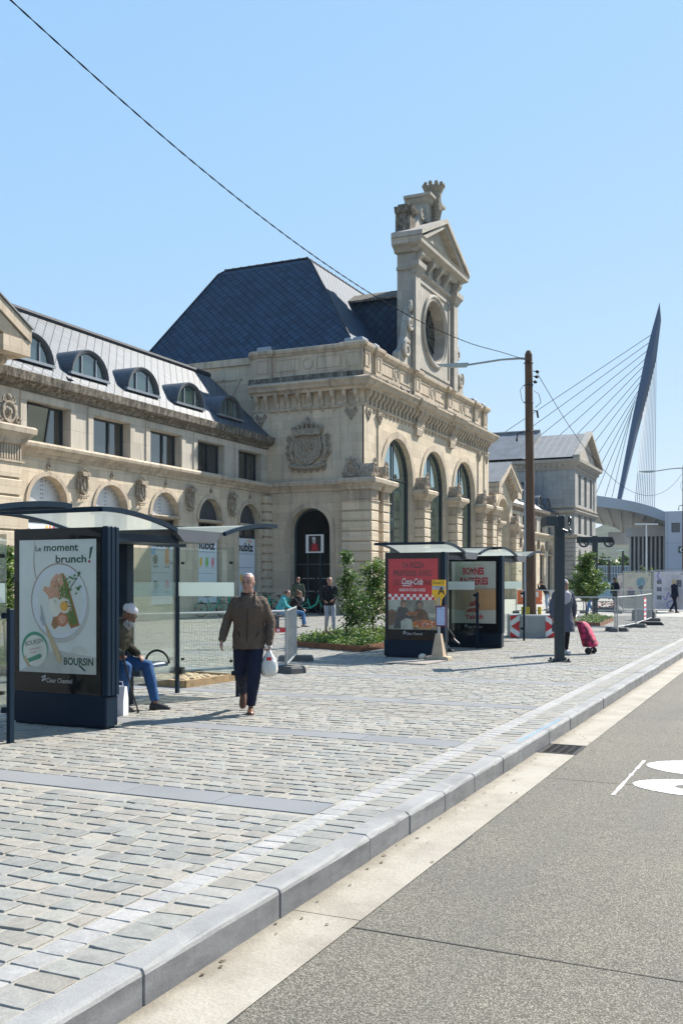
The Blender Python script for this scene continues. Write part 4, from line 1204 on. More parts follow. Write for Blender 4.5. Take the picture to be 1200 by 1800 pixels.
# lucarne behind the gable
L0, L1 = 50.9, 57.8
mb = MB()
mb.box(L0 + .6, L1 - .4, 20.15, 25.0, 13.1, 17.35)
mb.build('lucarne', SLATE, H)
mb = MB(); mb.rings([[(L0 + .35, 20.1, 17.3), ((L0 + L1) / 2, 20.1, 18.5), (L1 - .15, 20.1, 17.3), (L1 - .15, 20.1, 17.42), ((L0 + L1) / 2, 20.1, 18.65), (L0 + .35, 20.1, 17.42)], [(L0 + .35, 25.5, 17.3), ((L0 + L1) / 2, 25.5, 18.5), (L1 - .15, 25.5, 17.3), (L1 - .15, 25.5, 17.42), ((L0 + L1) / 2, 25.5, 18.65), (L0 + .35, 25.5, 17.42)]])
mb.build('lucarne_roof', STONEG, H)
# clock-type gable with oculus
YG = 19.2; GC = 54.35
frG = lambda u, z, d: (u, YG + d, z)
mb = MB()
g0, g1 = GC - 3.55, GC + 3.55
N = 36; orx, orz, oz = 1.72, 1.72, 15.95
zb_, zt_ = 13.1, 19.9
# face with round hole
def hole(mb, fr, cx, cz, r, x0, x1, z0, z1, dep, n=48):
    pts = [(cx + r * math.cos(2 * math.pi * i / n + math.pi / 4), cz + r * math.sin(2 * math.pi * i / n + math.pi / 4)) for i in range(n)]
    cor = [(x1, z1), (x0, z1), (x0, z0), (x1, z0)]
    for i in range(n):
        a, b = pts[i], pts[(i + 1) % n]
        k = i // (n // 4); f0 = (i % (n // 4)) / (n // 4); f1 = f0 + 1 / (n // 4)
        c, d = cor[k], cor[(k + 1) % 4]
        e0 = (c[0] + (d[0] - c[0]) * f0, c[1] + (d[1] - c[1]) * f0); e1 = (c[0] + (d[0] - c[0]) * f1, c[1] + (d[1] - c[1]) * f1)
        mb.face([fr(*a, 0), fr(*b, 0), fr(*e1, 0), fr(*e0, 0)])
        mb.face([fr(*a, 0), fr(*b, 0), fr(*b, dep), fr(*a, dep)])
hole(mb, frG, GC, oz, 1.72, g0, g1, zb_, 18.6, .7)
mb.box(g0, g1, YG + .001, YG + .9, 18.6, 19.9)
mb.box(g0, g0 + .6, YG + .002, YG + .9, zb_, 18.6); mb.box(g1 - .6, g1, YG + .002, YG + .9, zb_, 18.6)
G = mb.build('gable', STONEW, H)
mb = MB()
for a, b in ((g0 - .08, g0 + .62), (g1 - .62, g1 + .08)):
    mb.box(a, b, YG - .22, YG - .002, 13.1, 18.5)
    mb.sweep([(a, YG), (a, YG - .22), (b, YG - .22), (b, YG)], [(0, 18.3), (.06, 18.34), (.12, 18.5), (.26, 18.7), (.28, 18.95), (0, 19.0)])
    mb.box(a + .03, b - .03, YG - .19, YG - .002, 18.98, 19.55)
    console(mb, lambda u, z, d: (u, YG - .19 + d, z), (a + b) / 2, .42, 19.55, .7, .35)
panel_frame(mb, frG, g0 + .95, g1 - .95, 13.4, 18.3, .16, .06)
for k in (-1.35, 0, 1.35): console(mb, frG, GC + k, .3, 19.55, .95, .5)
mb.sweep([(g0, YG + .9), (g0, YG), (g1, YG), (g1, YG + .9)], [(0, 18.55), (.12, 18.6), (.16, 18.75), (0, 18.8)])
for rr, p, wd in ((1.98, .1, .2), (1.8, .06, .12)):
    pts = [frG(GC + rr * math.cos(i * 2 * math.pi / 48), oz + rr * math.sin(i * 2 * math.pi / 48), -p * .5) for i in range(49)]
    mb.tube(pts, wd * .6, 8)
mb.build('pilasters', STONEW, G)
# entablature and pediment
mb = MB()
mb.sweep([(g0 - .1, YG + 1.0), (g0 - .1, YG - .22), (g1 + .1, YG - .22), (g1 + .1, YG + 1.0)], [(0, 19.5), (.1, 19.54), (.16, 19.66), (.42, 19.8), (.5, 19.86), (.52, 20.05), (.58, 20.16), (0, 20.2)])
mb.box(g0 - .09, g1 + .09, YG - .21, YG + .99, 19.52, 20.19)
ax, az = GC, 22.1
for s_ in (-1, 1):
    e = GC + s_ * 4.2
    for y0, y1, h0, h1, sh in ((YG - .8, YG - .1, .0, .26, 0), (YG - .66, YG - .1, -.26, -.002, .35)):
        mb.rings([[(e - s_ * sh, y0, 20.2 + h0), (e - s_ * sh, y0, 20.2 + h1), (e - s_ * sh, y1, 20.2 + h1), (e - s_ * sh, y1, 20.2 + h0)], [(ax, y0, az + h0), (ax, y0, az + h1), (ax, y1, az + h1), (ax, y1, az + h0)]])
mb.rings([[(GC - 3.6, YG - .25, 20.2), (GC + 3.6, YG - .25, 20.2), (GC, YG - .25, 21.9)], [(GC - 3.6, YG + .1, 20.2), (GC + 3.6, YG + .1, 20.2), (GC, YG + .1, 21.9)]])
mb.rings([[(GC - 4.2, YG - .1, 20.2), (GC - 4.2, YG - .1, 20.47), (GC, YG - .1, 22.37), (GC + 4.2, YG - .1, 20.47), (GC + 4.2, YG - .1, 20.2)], [(GC - 4.2, YG + 1.0, 20.2), (GC - 4.2, YG + 1.0, 20.47), (GC, YG + 1.0, 22.37), (GC + 4.2, YG + 1.0, 20.47), (GC + 4.2, YG + 1.0, 20.2)]])
mb.build('pediment', STONEW, G)
# chimney blocks, crowning pedestal with mural crown
for s_ in (-1, 1):
    mb = MB(); c = GC + s_ * 2.9
    mb.box(c - .42, c + .38, YG + .25, YG + 1.1, 20.1, 21.8); mb.sweep([(c - .42, YG + 1.1), (c - .42, YG + .25), (c + .38, YG + .25), (c + .38, YG + 1.1)], [(0, 21.8), (.1, 21.85), (.16, 22.0), (.2, 22.15), (0, 22.2)])
    mb.box(c - .52, c + .48, YG + .15, YG + 1.2, 20.2, 20.45)
    mb.box(c - .3, c + .28, YG + .4, YG + 1.0, 22.18, 22.36)
    mb.build('chimney', STONEG, G)
mb = MB()
mb.box(GC - 1.0, GC + 1.0, YG + .1, YG + 1.4, 22.0, 23.35)
mb.sweep([(GC - 1.0, YG + 1.4), (GC - 1.0, YG + .1), (GC + 1.0, YG + .1), (GC + 1.0, YG + 1.4)], [(0, 23.1), (.08, 23.16), (.2, 23.36), (.32, 23.42), (.34, 23.56), (0, 23.62)])
for s_ in (-1, 1):
    pr = [(1.0, 22.9), (1.35, 22.7), (1.75, 22.0), (2.3, 21.5), (2.4, 21.1), (1.0, 21.1)]
    mb.rings([[(GC + s_ * a, YG + .3, z) for a, z in pr], [(GC + s_ * a, YG + .9, z) for a, z in pr]])
    swirl(mb, lambda u, z, d: (u, YG + .35 + d, z), GC + s_ * 1.4, 22.4, .38, .1, .1, 1.5, s_)
mb.build('pedestal', STONEW, G)
mb = MB(); frC = lambda u, z, d: (u, YG - .05 + d, z)
mb.tube([frC(GC, 22.1, 0), frC(GC, 22.9, -.1), frC(GC, 23.6, -.05)], [.22, .32, .3], 8)
mb.lathe((GC, YG + .05, 0), [(.3, 23.5), (.42, 23.6), (.46, 23.9), (.62, 24.25), (.5, 24.26)], 14)
for k in range(10):
    a = k * 2 * math.pi / 10; mb.ball((GC + .55 * math.cos(a), YG + .05 + .55 * math.sin(a), 24.36), (.13, .13, .16), 6, 5)
for k in range(5): mb.ball(frC(GC + random.uniform(-.2, .2), 22.3 + k * .25, -.15), (.15, .12, .16), 6, 5)
mb.build('crown_finial', CARVED, G)
# side scrolls of the gable
for s_ in (-1, 1):
    mb = MB(); e = GC + s_ * 3.62
    pr = [(0, 13.2), (1.9, 13.2), (1.85, 13.7), (1.3, 14.0), (.8, 14.8), (.55, 15.7), (.25, 16.4), (0, 16.6)]
    mb.rings([[(e + s_ * a, YG + .05, z) for a, z in pr], [(e + s_ * a, YG + .4, z) for a, z in pr]])
    swirl(mb, frG, e + s_ * .45, 15.5, .42, .12, .05, 1.6, s_, 1.5); swirl(mb, frG, e + s_ * 1.0, 14.0, .48, .14, .05, 1.6, -s_, 1.0); mb.ball(frG(e + s_ * .3, 16.5, 0), (.2, .15, .35), 8, 6)
    mb.build('scroll', STONEW, G)
g = MB(); g.face([frG(GC + 1.8 * math.cos(i * 2 * math.pi / 40), oz + 1.8 * math.sin(i * 2 * math.pi / 40), .6) for i in range(40)])
o = g.build('oculus_window', PANE, G)
g = MB()
for i in range(12):
    a = i * math.pi / 6; g.tube([frG(GC + .5 * math.cos(a), oz + .5 * math.sin(a), .57), frG(GC + 1.72 * math.cos(a), oz + 1.72 * math.sin(a), .57)], .03, 5)
g.tube([frG(GC + .5 * math.cos(k * math.pi / 8), oz + .5 * math.sin(k * math.pi / 8), .57) for k in range(17)], .03, 5)
g.build('glazing_bars', FRAME, o)

# ---- right wing, portico, end pavilion
RW = thing('station_wing', 'sunlit right hand station wing running behind the timber pole to the end pavilion', 'station wing', (95, YW, 0), local=False)
wing_bays(RW, [88.4, 92.0, 95.6, 99.2, 102.8, 106.4], YW, XE + .01, 108.65, False, plates=False)
wing_roof(RW, XE + .01, 108.65, YW, [88.4, 92, 95.6, 99.2, 102.8, 106.4])
portico('gabled stone portico on the right hand wing, partly behind the hall corner', 83.3, 23.25)
PV = thing('station_pavilion', 'three storey pale stone end pavilion with pediment and grey zinc roof', 'pavilion', (115, 22.4, 0), local=False)
px0, px1, py0, py1 = 108.7, 121.0, 22.4, 46
frP = lambda u, z, d: (u, py0 + d, z); frQ = lambda u, z, d: (px0 + d, u, z)
PST = mat_stone('pavilion_stone', (0.32, 0.31, 0.285), bw=1.1, bh=0.5, joint=0.35, dirt=0.5)
WX = [111.6, 114.85, 118.1]
mb = MB()
wall_open(mb, frP, px0, px1, 0, 6.4, [(x, .8, .8, 4.3, .8) for x in WX], .5)
wall_open(mb, frP, px0, px1, 6.4, 9.6, [(x, .75, 6.8, 8.9, 0) for x in WX], .5)
wall_open(mb, frP, px0, px1, 9.6, 14.5, [(x, .7, 10.0, 13.4, 0) for x in WX], .5)
wall_open(mb, frQ, py0, py1, 0, 14.5, [(31.6, .7, 10.6, 12.0, 0)], .4)
mb.face([(px1, py0, 0), (px1, py1, 0), (px1, py1, 14.5), (px1, py0, 14.5)]); mb.face([(px0, py1, 0), (px1, py1, 0), (px1, py1, 14.5), (px0, py1, 14.5)])
mb.build('wall', PST, PV)
for fr, a, b, q in ((frQ, py0 - .1, py0 + 3.3, .12), (frQ, py0 + 4.2, py0 + 7.2, .12), (frP, px0 - .1, px0 + 1.3, .122), (frP, px1 - 1.3, px1, .122)):
    mb = MB(); fbox(mb, fr, a, b, 9.7, 13.7, -q, 0); mb.build('pilaster', PST, PV)
mb = MB(); rustic(mb, px0 - .18, px0 + 1.4, py0 - .18, py0 + 5, .4, 6.2, 12); mb.build('quoin', PST, PV)
mb = MB(); rustic(mb, px1 - 1.4, px1 + .1, py0 - .18, py0 + 1, .4, 6.2, 12); mb.build('quoin', PST, PV)
mb = MB(); pp = [(px0, py1), (px0, py0), (px1, py0), (px1, py1)]
mb.sweep(pp, [(0, 6.2), (.2, 6.3), (.35, 6.5), (.35, 6.65), (0, 6.7)]); mb.sweep(pp, [(0, 8.95), (.15, 9.0), (.3, 9.2), (.3, 9.3), (0, 9.35)]); mb.sweep(pp, [(0, 9.5), (.2, 9.6), (.2, 9.75), (0, 9.8)])
mb.sweep(pp, [(0, 13.7), (.15, 13.75), (.2, 14.1), (.5, 14.4), (.7, 14.5), (.75, 14.8), (0, 14.95)])
for k in range(14): fbox(mb, frQ, py0 + .2 + k * .6, py0 + .45 + k * .6, 13.95, 14.35, -.4, 0)
for k in range(20): fbox(mb, frP, px0 + .3 + k * .62, px0 + .6 + k * .62, 13.95, 14.35, -.4, 0)
cx = (px0 + px1) / 2
for s_ in (-1, 1):
    e = cx + s_ * 6.9
    mb.rings([[(e, py0 - .75, 14.8), (e, py0 - .75, 15.2), (e, py0 - .05, 15.2), (e, py0 - .05, 14.8)], [(cx, py0 - .75, 18.2), (cx, py0 - .75, 18.6), (cx, py0 - .05, 18.6), (cx, py0 - .05, 18.2)]])
mb.rings([[(cx - 6, py0 - .1, 14.9), (cx + 6, py0 - .1, 14.9), (cx, py0 - .1, 18.1)], [(cx - 6, py0 + .3, 14.9), (cx + 6, py0 + .3, 14.9), (cx, py0 + .3, 18.1)]])
mb.build('cornice', STONEW, PV)
mb = MB()
for s_ in (-1, 1):
    e = cx + s_ * 6.95
    mb.face([(e, py0 - .74, 15.0), (cx, py0 - .74, 18.42), (cx, py0 + 5.5, 18.42), (e, py0 + 5.5, 15.0)]); mb.face([(e, py0 + 5.5, 15.0), (cx, py0 + 5.5, 18.42), (cx, py0 + 5.5, 14.9), (e, py0 + 5.5, 14.9)])
    for k in range(8): mb.tube([(e, py0 - .6 + k * .8, 15.02), (cx, py0 - .6 + k * .8, 18.43)], .022, 5)
mb.build('front_roof', M('pale_lead', (0.20, 0.205, 0.21), 0.7, 0.0, 0.15, 1.0, spec=.3), PV)
mb = MB(); e = 6.75
mb.face([(cx - e, py0 + 5.2, 15.1), (cx - e, py1 + .5, 15.1), (cx, py1 - 5, 18.95), (cx, py0 + 5.2, 18.95)]); mb.face([(cx + e, py0 + 5.2, 15.1), (cx + e, py1 + .5, 15.1), (cx, py1 - 5, 18.95), (cx, py0 + 5.2, 18.95)]); mb.face([(cx - e, py1 + .5, 15.1), (cx + e, py1 + .5, 15.1), (cx, py1 - 5, 18.95)]); mb.face([(cx - e, py0 + 5.2, 15.1), (cx + e, py0 + 5.2, 15.1), (cx, py0 + 5.2, 18.95)])
mb.tube([(cx, py0 + 5.2, 19), (cx, py1 - 5, 19)], .2, 6)
mb.build('roof', M('weathered_lead', (0.15, 0.16, 0.17), 0.6, 0.0, 0.25, 0.8, spec=.35), PV)
for z0, z1, r_ in ((.8, 4.3, .8), (6.8, 8.9, 0), (10.0, 13.4, 0)):
    for x in WX:
        g = MB(); hw = .8 if r_ else .75
        if r_: arch_fill(g, frP, x, hw, z0, z1, r_, .4)
        else: g.face([frP(x - hw, z0, .4), frP(x + hw, z0, .4), frP(x + hw, z1, .4), frP(x - hw, z1, .4)])
        o = g.build('window', PANE, PV)
        f = MB(); f.box(x - .04, x + .04, py0 + .32, py0 + .39, z0, z1); f.box(x - hw, x + hw, py0 + .321, py0 + .391, (z0 + z1) / 2 - .04, (z0 + z1) / 2 + .04); f.build('frame', FRAME, o)
g = MB(); g.box(px0 + .25, px0 + .3, 30.9, 32.3, 10.6, 12.0)
for k in range(7): g.box(px0 + .15, px0 + .26, 30.9, 32.3, 10.65 + k * .19, 10.72 + k * .19)
g.build('louvre', ZINCL, PV)

# pigeons on the ledges
pg = MB(); pg.loft([(-.13, 0, .05), (-.04, 0, .07), (.06, 0, .085), (.11, 0, .14), (.125, 0, .185)], [(.015, .012), (.055, .05), (.055, .06), (.035, .035), (.03, .03)], 8); pg.tube([(.14, 0, .19), (.175, 0, .18)], [.01, .003], 5); pg.tube([(0, .02, 0), (0, .02, .04)], .006, 4); pg.tube([(0, -.02, 0), (0, -.02, .04)], .006, 4)
pigeon = pg.build('pigeon', M('pigeon_grey', (.06, .06, .07), .7))
spots = [((28.75, 24.12, 8.86), 2, 'pigeon standing on the gutter of the left wing below the round dormers'),
         ((42.6, 28.0, 12.42), 1.2, 'pigeon on the ridge of the left wing near the hall'),
         ((45.9, 18.68, 11.44), .5, 'pigeon nearest the corner on the cornice ledge of the hall'),
         ((47.9, 18.68, 11.44), 3, 'second pigeon along the hall cornice from the corner'),
         ((48.8, 18.66, 11.44), 1, 'third pigeon along the hall cornice, near the first pier'),
         ((49.4, 18.7, 11.44), 4, 'fourth pigeon along the hall cornice, close beside the first pier'),
         ((58.6, 18.68, 11.44), 2, 'pigeon farthest along the cornice of the hall'),
         ((52.0, 19.2, 13.3), 2, 'pigeon standing on the attic coping below the oculus gable')]
for i, (l, a, s_) in enumerate(spots):
    o = pigeon if i == 0 else dup(pigeon)
    o.location = l; o.rotation_euler = (0, 0, a); lab(o, s_, 'pigeon', 'pigeons on the station ledges')
# ------------------------------------------------------------------ bus shelters
GLASS = mat_glass('shelter_glass', (0.92, 0.96, 0.935), 0.75, 0.02, 0.006)
GLASSR = mat_frost('roof_glass', .62, (.46, .50, .47))
GLASSP = mat_glass('poster_glass', (0.97, 0.98, 0.98), 0.4, 0.02, 0.002)
FROST = mat_frost('frosted_band', 0.95, (.92, .96, .94))
FROST2 = mat_frost('pale_frosted_band', 0.13)
SEATM = M('dark_blue_seat', (0.02, 0.05, 0.09), 0.3, 0.1)
PW = M('poster_paper', (0.64, 0.67, 0.65), 0.5, var=0.08, scale=1.2)

def poster_brunch(P, W, H):
    """plate with toast and egg, wooden knife, cheese tub, lettering"""
    mats = [PW, M('ink_green', (0.012, 0.07, 0.05), .5), M('ink_red', (.4, .02, .08), .5), M('plate_rim', (.34, .29, .23), .5), M('plate_white', (.62, .65, .70), .5, var=.06, scale=2), M('toast_crust', (.32, .15, .05), .5), M('ham', (.60, .33, .22), .5, var=.2, scale=30), M('avocado', (.13, .20, .05), .5, var=.3, scale=40), M('egg_white', (.68, .67, .60), .5), M('yolk', (.72, .38, .05), .5, var=.2, scale=40), M('fig', (.50, .18, .08), .5, var=.3, scale=50), M('knife_steel', (.33, .38, .41), .4), M('knife_wood', (.50, .40, .24), .5, var=.2, scale=20), M('tub_green', (.04, .27, .16), .5), M('shade_print', (.49, .50, .47), .5), M('herb', (.08, .24, .05), .5, var=.3, scale=30)]
    g = MB()
    pol(g, P, [(0, 0), (W, 0), (W, H), (0, H)], 0, 0)
    pol(g, P, [(.0, .0), (W, .0), (W, .22), (.55, .30), (.2, .12)], 1, 14)
    g.text('Le', P(.255, 1.575, 3), *RU(P), .095, 1, bold=.018); g.text('moment', P(.385, 1.575, 3), *RU(P), .135, 1, bold=.022, width=.52)
    g.text('brunch', P(.565, 1.425, 3), *RU(P), .135, 1, bold=.022, width=.46)
    pol(g, P, [(1.08, 1.61), (1.125, 1.63), (1.085, 1.47), (1.065, 1.47)], 3, 1); ell(g, P, 1.07, 1.435, .018, .018, 3, 2, 10)
    pc = (.615, .93)
    ell(g, P, pc[0] + .03, pc[1] - .05, .43, .49, 2, 14, 40); ell(g, P, *pc, .43, .49, 3, 3, 40); ell(g, P, pc[0] + .006, pc[1] - .006, .418, .476, 4, 4, 40); ell(g, P, pc[0] + .01, pc[1] - .02, .34, .39, 5, 0, 36)
    pol(g, P, [(.24, 1.72), (.25, 1.73), (.235, 1.45), (.25, 1.3), (.29, 1.17), (.275, 1.17), (.235, 1.3), (.222, 1.45)], 2, 3)
    # toast at a slant
    pol(g, P, [(.56, 1.25), (.68, 1.29), (.73, 1.22), (.93, .62), (.80, .58), (.72, .70), (.55, .56), (.50, .62), (.55, .80), (.60, 1.05)], 6, 5)
    pol(g, P, [(.58, 1.23), (.67, 1.27), (.71, 1.2), (.90, .65), (.81, .62), (.73, .72), (.6, .95), (.62, 1.1)], 7, 7)
    pol(g, P, [(.50, 1.2), (.57, 1.28), (.66, 1.26), (.69, 1.15), (.62, 1.08), (.64, .98), (.55, .9), (.47, .93), (.45, 1.0), (.37, 1.07), (.40, 1.12), (.47, 1.1)], 8, 6)
    pol(g, P, [(.47, .95), (.57, .98), (.64, .94), (.66, .84), (.62, .74), (.54, .72), (.47, .80)], 9, 8)
    ell(g, P, .70, .87, .095, .1, 10, 8, 20, .3); ell(g, P, .70, .865, .063, .066, 11, 9, 18); ell(g, P, .67, .69, .085, .09, 12, 10, 18); ell(g, P, .67, .695, .055, .058, 13, 6, 16)
    rn = random.Random(3)
    for k in range(26): ell(g, P, .55 + rn.random() * .17, .92 + rn.random() * .33, .010 + rn.random() * .012, .006, 12, rn.choice([8, 15, 7, 6]), 7, rn.random() * 3)
    for k in range(70): a, b = rn.random(), rn.random(); ell(g, P, .58 + .24 * a, 1.2 - .55 * a * .6 - .1 * b, .004 + .009 * b, .004 + .006 * a, 12, rn.choice([8, 5, 15, 7, 12]), 6, rn.random() * 3)
    for k in range(20):
        a, b = .66 + rn.random() * .3, 1.0 + rn.random() * .32
        ell(g, P, a, b, .02, .012, 13, 15, 8, rn.random() * 3)
    for k in range(6): pol(g, P, [(.72, 1.02), (.725, 1.02), (.8 + k * .03, 1.1 + .04 * k), (.795 + k * .03, 1.1 + .04 * k)], 13, 15)
    pol(g, P, [(.33, .89), (.36, .85), (.42, .62), (.38, .60), (.33, .7), (.345, .76)], 10, 11); pol(g, P, [(.40, .63), (.43, .62), (.62, .28), (.67, .19), (.655, .135), (.60, .145), (.56, .21), (.47, .42)], 11, 12)
    tc = (.245, .30)
    ell(g, P, tc[0] + .02, tc[1] - .02, .21, .23, 6, 14, 36); ell(g, P, *tc, .205, .228, 7, 13, 36); ell(g, P, tc[0] + .005, tc[1] - .022, .185, .205, 8, 8, 36)
    g.text('BOURSIN', P(.105, .335, 10), rot2(P, .2), rot2(P, .2 + math.pi / 2), .085, 1, bold=.006, width=.28)
    g.text('ail & fines herbes', P(.16, .28, 10), rot2(P, .2), rot2(P, .2 + math.pi / 2), .035, 2, width=.17); g.text('doux', P(.18, .24, 10), rot2(P, .2), rot2(P, .2 + math.pi / 2), .03, 2, width=.1)
    pol(g, P, [(.13, .17), (.33, .245), (.36, .215), (.33, .18), (.16, .125)], 10, 13)
    pol(g, P, [(.06, .17), (.1, .22), (.18, .08), (.15, .06)], 10, 12)
    for k in range(9):
        a = math.pi * (.12 + k * .095); pol(g, P, [(.92 + .05 * math.cos(a), .245 + .03 * math.sin(a)), (.92 + .13 * math.cos(a + .04), .245 + .115 * math.sin(a + .04)), (.92 + .13 * math.cos(a - .04), .245 + .115 * math.sin(a - .04))], 3, 12)
    g.text('BOURSIN', P(.69, .115, 4), *RU(P), .13, 1, bold=.028, width=.44)
    pol(g, P, [(.9, .11), (.94, .11), (1.02, .05), (1.09, .1), (1.0, .035)], 4, 1)
    return g, mats
def RU(P):
    o = P(0, 0); return ((P(1, 0) - o), (P(0, 1) - o))
def rot2(P, a):
    r, u = RU(P); return r * math.cos(a) + u * math.sin(a)

def poster_pizza(P, W, H):
    mats = [M('poster_red', (.52, .025, .035), .5, var=.08), M('dark_print', (.09, .012, .015), .5), M('white_print', (.72, .70, .68), .5), M('photo_sage', (.24, .24, .18), .5, var=.4, scale=4), M('photo_dark', (.07, .065, .06), .5, var=.4, scale=9), M('photo_skin', (.34, .21, .14), .5, var=.2, scale=9), M('pizza_crust', (.48, .26, .09), .5, var=.2, scale=20), M('pizza_top', (.55, .14, .04), .5, var=.5, scale=35), M('photo_light', (.42, .42, .34), .5, var=.3, scale=6), M('photo_brown', (.16, .09, .05), .5, var=.4, scale=8)]
    g = MB()
    pol(g, P, [(0, .72), (W, .72), (W, H), (0, H)], 0, 0); pol(g, P, [(0, 0), (W, 0), (W, .72), (0, .72)], 0, 3)
    for s_, y, w_ in (('TA PIZZA', 1.50, .52), ('PREFEREE AVEC', 1.30, .92), ('DU COCA BIEN FRAIS', 1.08, .92)): g.text(s_, P(W / 2, y, 2), *RU(P), .19, 1, bold=.02, width=w_, align='CENTER')
    g.text('Coca-Cola', P(.32, 1.10, 5), rot2(P, -.02), rot2(P, math.pi / 2 - .02), .21, 2, bold=.012, shear=.35, width=.50)
    pol(g, P, [(.32, 1.06), (.36, 1.075), (.52, 1.07), (.6, 1.05), (.5, 1.055), (.36, 1.055)], 5, 2)
    g.text('GAGNE UN VOYAGE A NAPLES', P(.26, .93, 3), *RU(P), .1, 2, bold=.015, width=.62)
    for i in range(16):
        for j in range(2): pol(g, P, [(i * W / 16, .72 + j * .07), ((i + 1) * W / 16, .72 + j * .07), ((i + 1) * W / 16, .79 + j * .07), (i * W / 16, .79 + j * .07)], 2, 2 if (i + j) % 2 else 0)
    pol(g, P, [(0, .45), (.3, .5), (.3, .72), (0, .72)], 1, 8); pol(g, P, [(.85, .3), (W, .3), (W, .72), (.85, .72)], 1, 8)
    for k in range(7): pol(g, P, [(.88 + k * .045, .4), (.895 + k * .045, .4), (.895 + k * .045, .72), (.88 + k * .045, .72)], 2, 4)
    pol(g, P, [(.0, .1), (.12, .1), (.2, .4), (.1, .5), (0, .45)], 2, 9)
    pol(g, P, [(.12, .02), (.62, .02), (.6, .3), (.5, .45), (.42, .55), (.24, .55), (.17, .3)], 2, 4); ell(g, P, .36, .62, .075, .095, 3, 9, 14); ell(g, P, .37, .6, .06, .075, 4, 5, 14)
    pol(g, P, [(.52, .02), (1.0, .02), (.93, .4), (.84, .5), (.66, .5), (.56, .36)], 3, 9); ell(g, P, .74, .6, .08, .105, 4, 4, 14); ell(g, P, .75, .585, .062, .08, 5, 5, 14)
    pol(g, P, [(.3, .0), (.6, .0), (.56, .24), (.42, .28), (.3, .2)], 4, 8)
    for k in range(8): ell(g, P, .45 + .03 * k, .38 + .03 * math.sin(k * 2), .035, .03, 5, (5, 7, 6)[k % 3], 8)
    ell(g, P, .86, .13, .30, .115, 6, 6, 28); ell(g, P, .86, .145, .26, .09, 7, 7, 26)
    rn = random.Random(8)
    for k in range(22): ell(g, P, .86 + rn.uniform(-.2, .2), .145 + rn.uniform(-.06, .06), .03, .014, 8, rn.choice([6, 2, 7, 8]), 8)
    return g, mats

def poster_bottle(P, W, H):
    mats = [M('poster_cream', (.56, .54, .46), .5, var=.06), M('headline_red', (.50, .02, .05), .5), M('poster_peach', (.66, .38, .18), .5, var=.15, scale=1.5), M('poster_tan', (.50, .36, .24), .5, var=.12, scale=2), M('bottle_red', (.36, .03, .02), .5), M('bottle_skin', (.50, .36, .26), .5), M('grey_print', (.3, .28, .26), .5)]
    g = MB()
    pol(g, P, [(0, 0), (W, 0), (W, H), (0, H)], 0, 0)
    pol(g, P, [(0, .38), (.5, .34), (W, .38), (W, .98), (0, .98)], 1, 3); pol(g, P, [(.62, .38), (W, .38), (W, .92), (.68, .92)], 2, 2)
    g.text('15 milliards de', P(.37, 1.60, 2), *RU(P), .09, 6, width=.42)
    g.text('BONNES', P(.30, 1.36, 2), *RU(P), .27, 1, bold=.045, width=.56); g.text('BACTERIES', P(.23, 1.08, 2), *RU(P), .27, 1, bold=.04, width=.74)
    pol(g, P, [(.66, 1.30), (.70, 1.33), (.675, 1.285)], 2, 1)
    g.text('dans ma bouteille', P(.56, .99, 2), *RU(P), .06, 6, width=.36)
    pol(g, P, [(.36, .30), (.70, .30), (.76, .52), (.62, .78), (.6, .92), (.47, .94), (.42, .86), (.50, .72), (.38, .5)], 3, 5)
    pol(g, P, [(.42, .31), (.70, .31), (.75, .5), (.68, .66), (.5, .58)], 4, 4); pol(g, P, [(.44, .40), (.72, .46), (.71, .5), (.45, .45)], 5, 0)
    g.text('Yakult', P(.35, .12, 2), rot2(P, .02), rot2(P, .02 + math.pi / 2), .17, 1, bold=.03, width=.50)
    return g, mats

def advert(S, W, poster, lab_=None):
    """double-sided lit display at the near end of a shelter; local frame: x along the street, y away from the kerb"""
    y0, y1 = 0.0, W
    b = MB(); b.cbox(0.0, .22, y0, y1, .03, .37, .015); b.box(.03, .19, y0 + .03, y1 - .03, 0, .03)
    pan = b.build('base_cabinet', NAVY, S)
    c = MB()
    c.box(.012, .208, y0 + .07, y1 - .02, .37, 2.24)
    c.build('display_case', BLACK, S)
    e = MB()
    for a in (0.0, .075, .15): e.cbox(a, a + .07, y0 - .02, y0 + .066, .372, 2.25, .012)
    e.build('edge_profile', NAVY, S)
    P = frame2d((.010, y1 - .10, .60), (0, -1, 0), (0, 0, 1), (-1, 0, 0), .0006)
    W2, H2 = W - .24, 1.51
    if poster:
        o = MB(); g, mats = poster(lambda a, b_, L=0: P(a / 1.17 * W2, (b_ / 1.72) * H2, L), 1.17, 1.72)
        ps = g.build('poster', mats, S, fix=False)
    t_ = MB(); t_.text('Clear Channel', P(W2 * .36, -.0 - .11 + .0, 1) + Vector((0, 0, 0)), (0, -1, 0), (0, 0, 1), .075, 0, bold=.008, width=.37)
    q = lambda a, b_: P(W2 * .30 + a, -.10 + b_, 1)
    for a, b_ in ((0, 0), (.03, .012), (.0, .035), (.032, .045)): t_.face([q(a, b_), q(a + .026, b_), q(a + .026, b_ + .026), q(a, b_ + .026)])
    t_.build('lettering', M('grey_lettering', (.45, .46, .46), .5), S)
    gl = MB(); gl.face([(-.004, y1 - .02, .375), (-.004, y0 + .07, .375), (-.004, y0 + .07, 2.235), (-.004, y1 - .02, 2.235)])
    gl.build('front_glass', GLASSP, S)

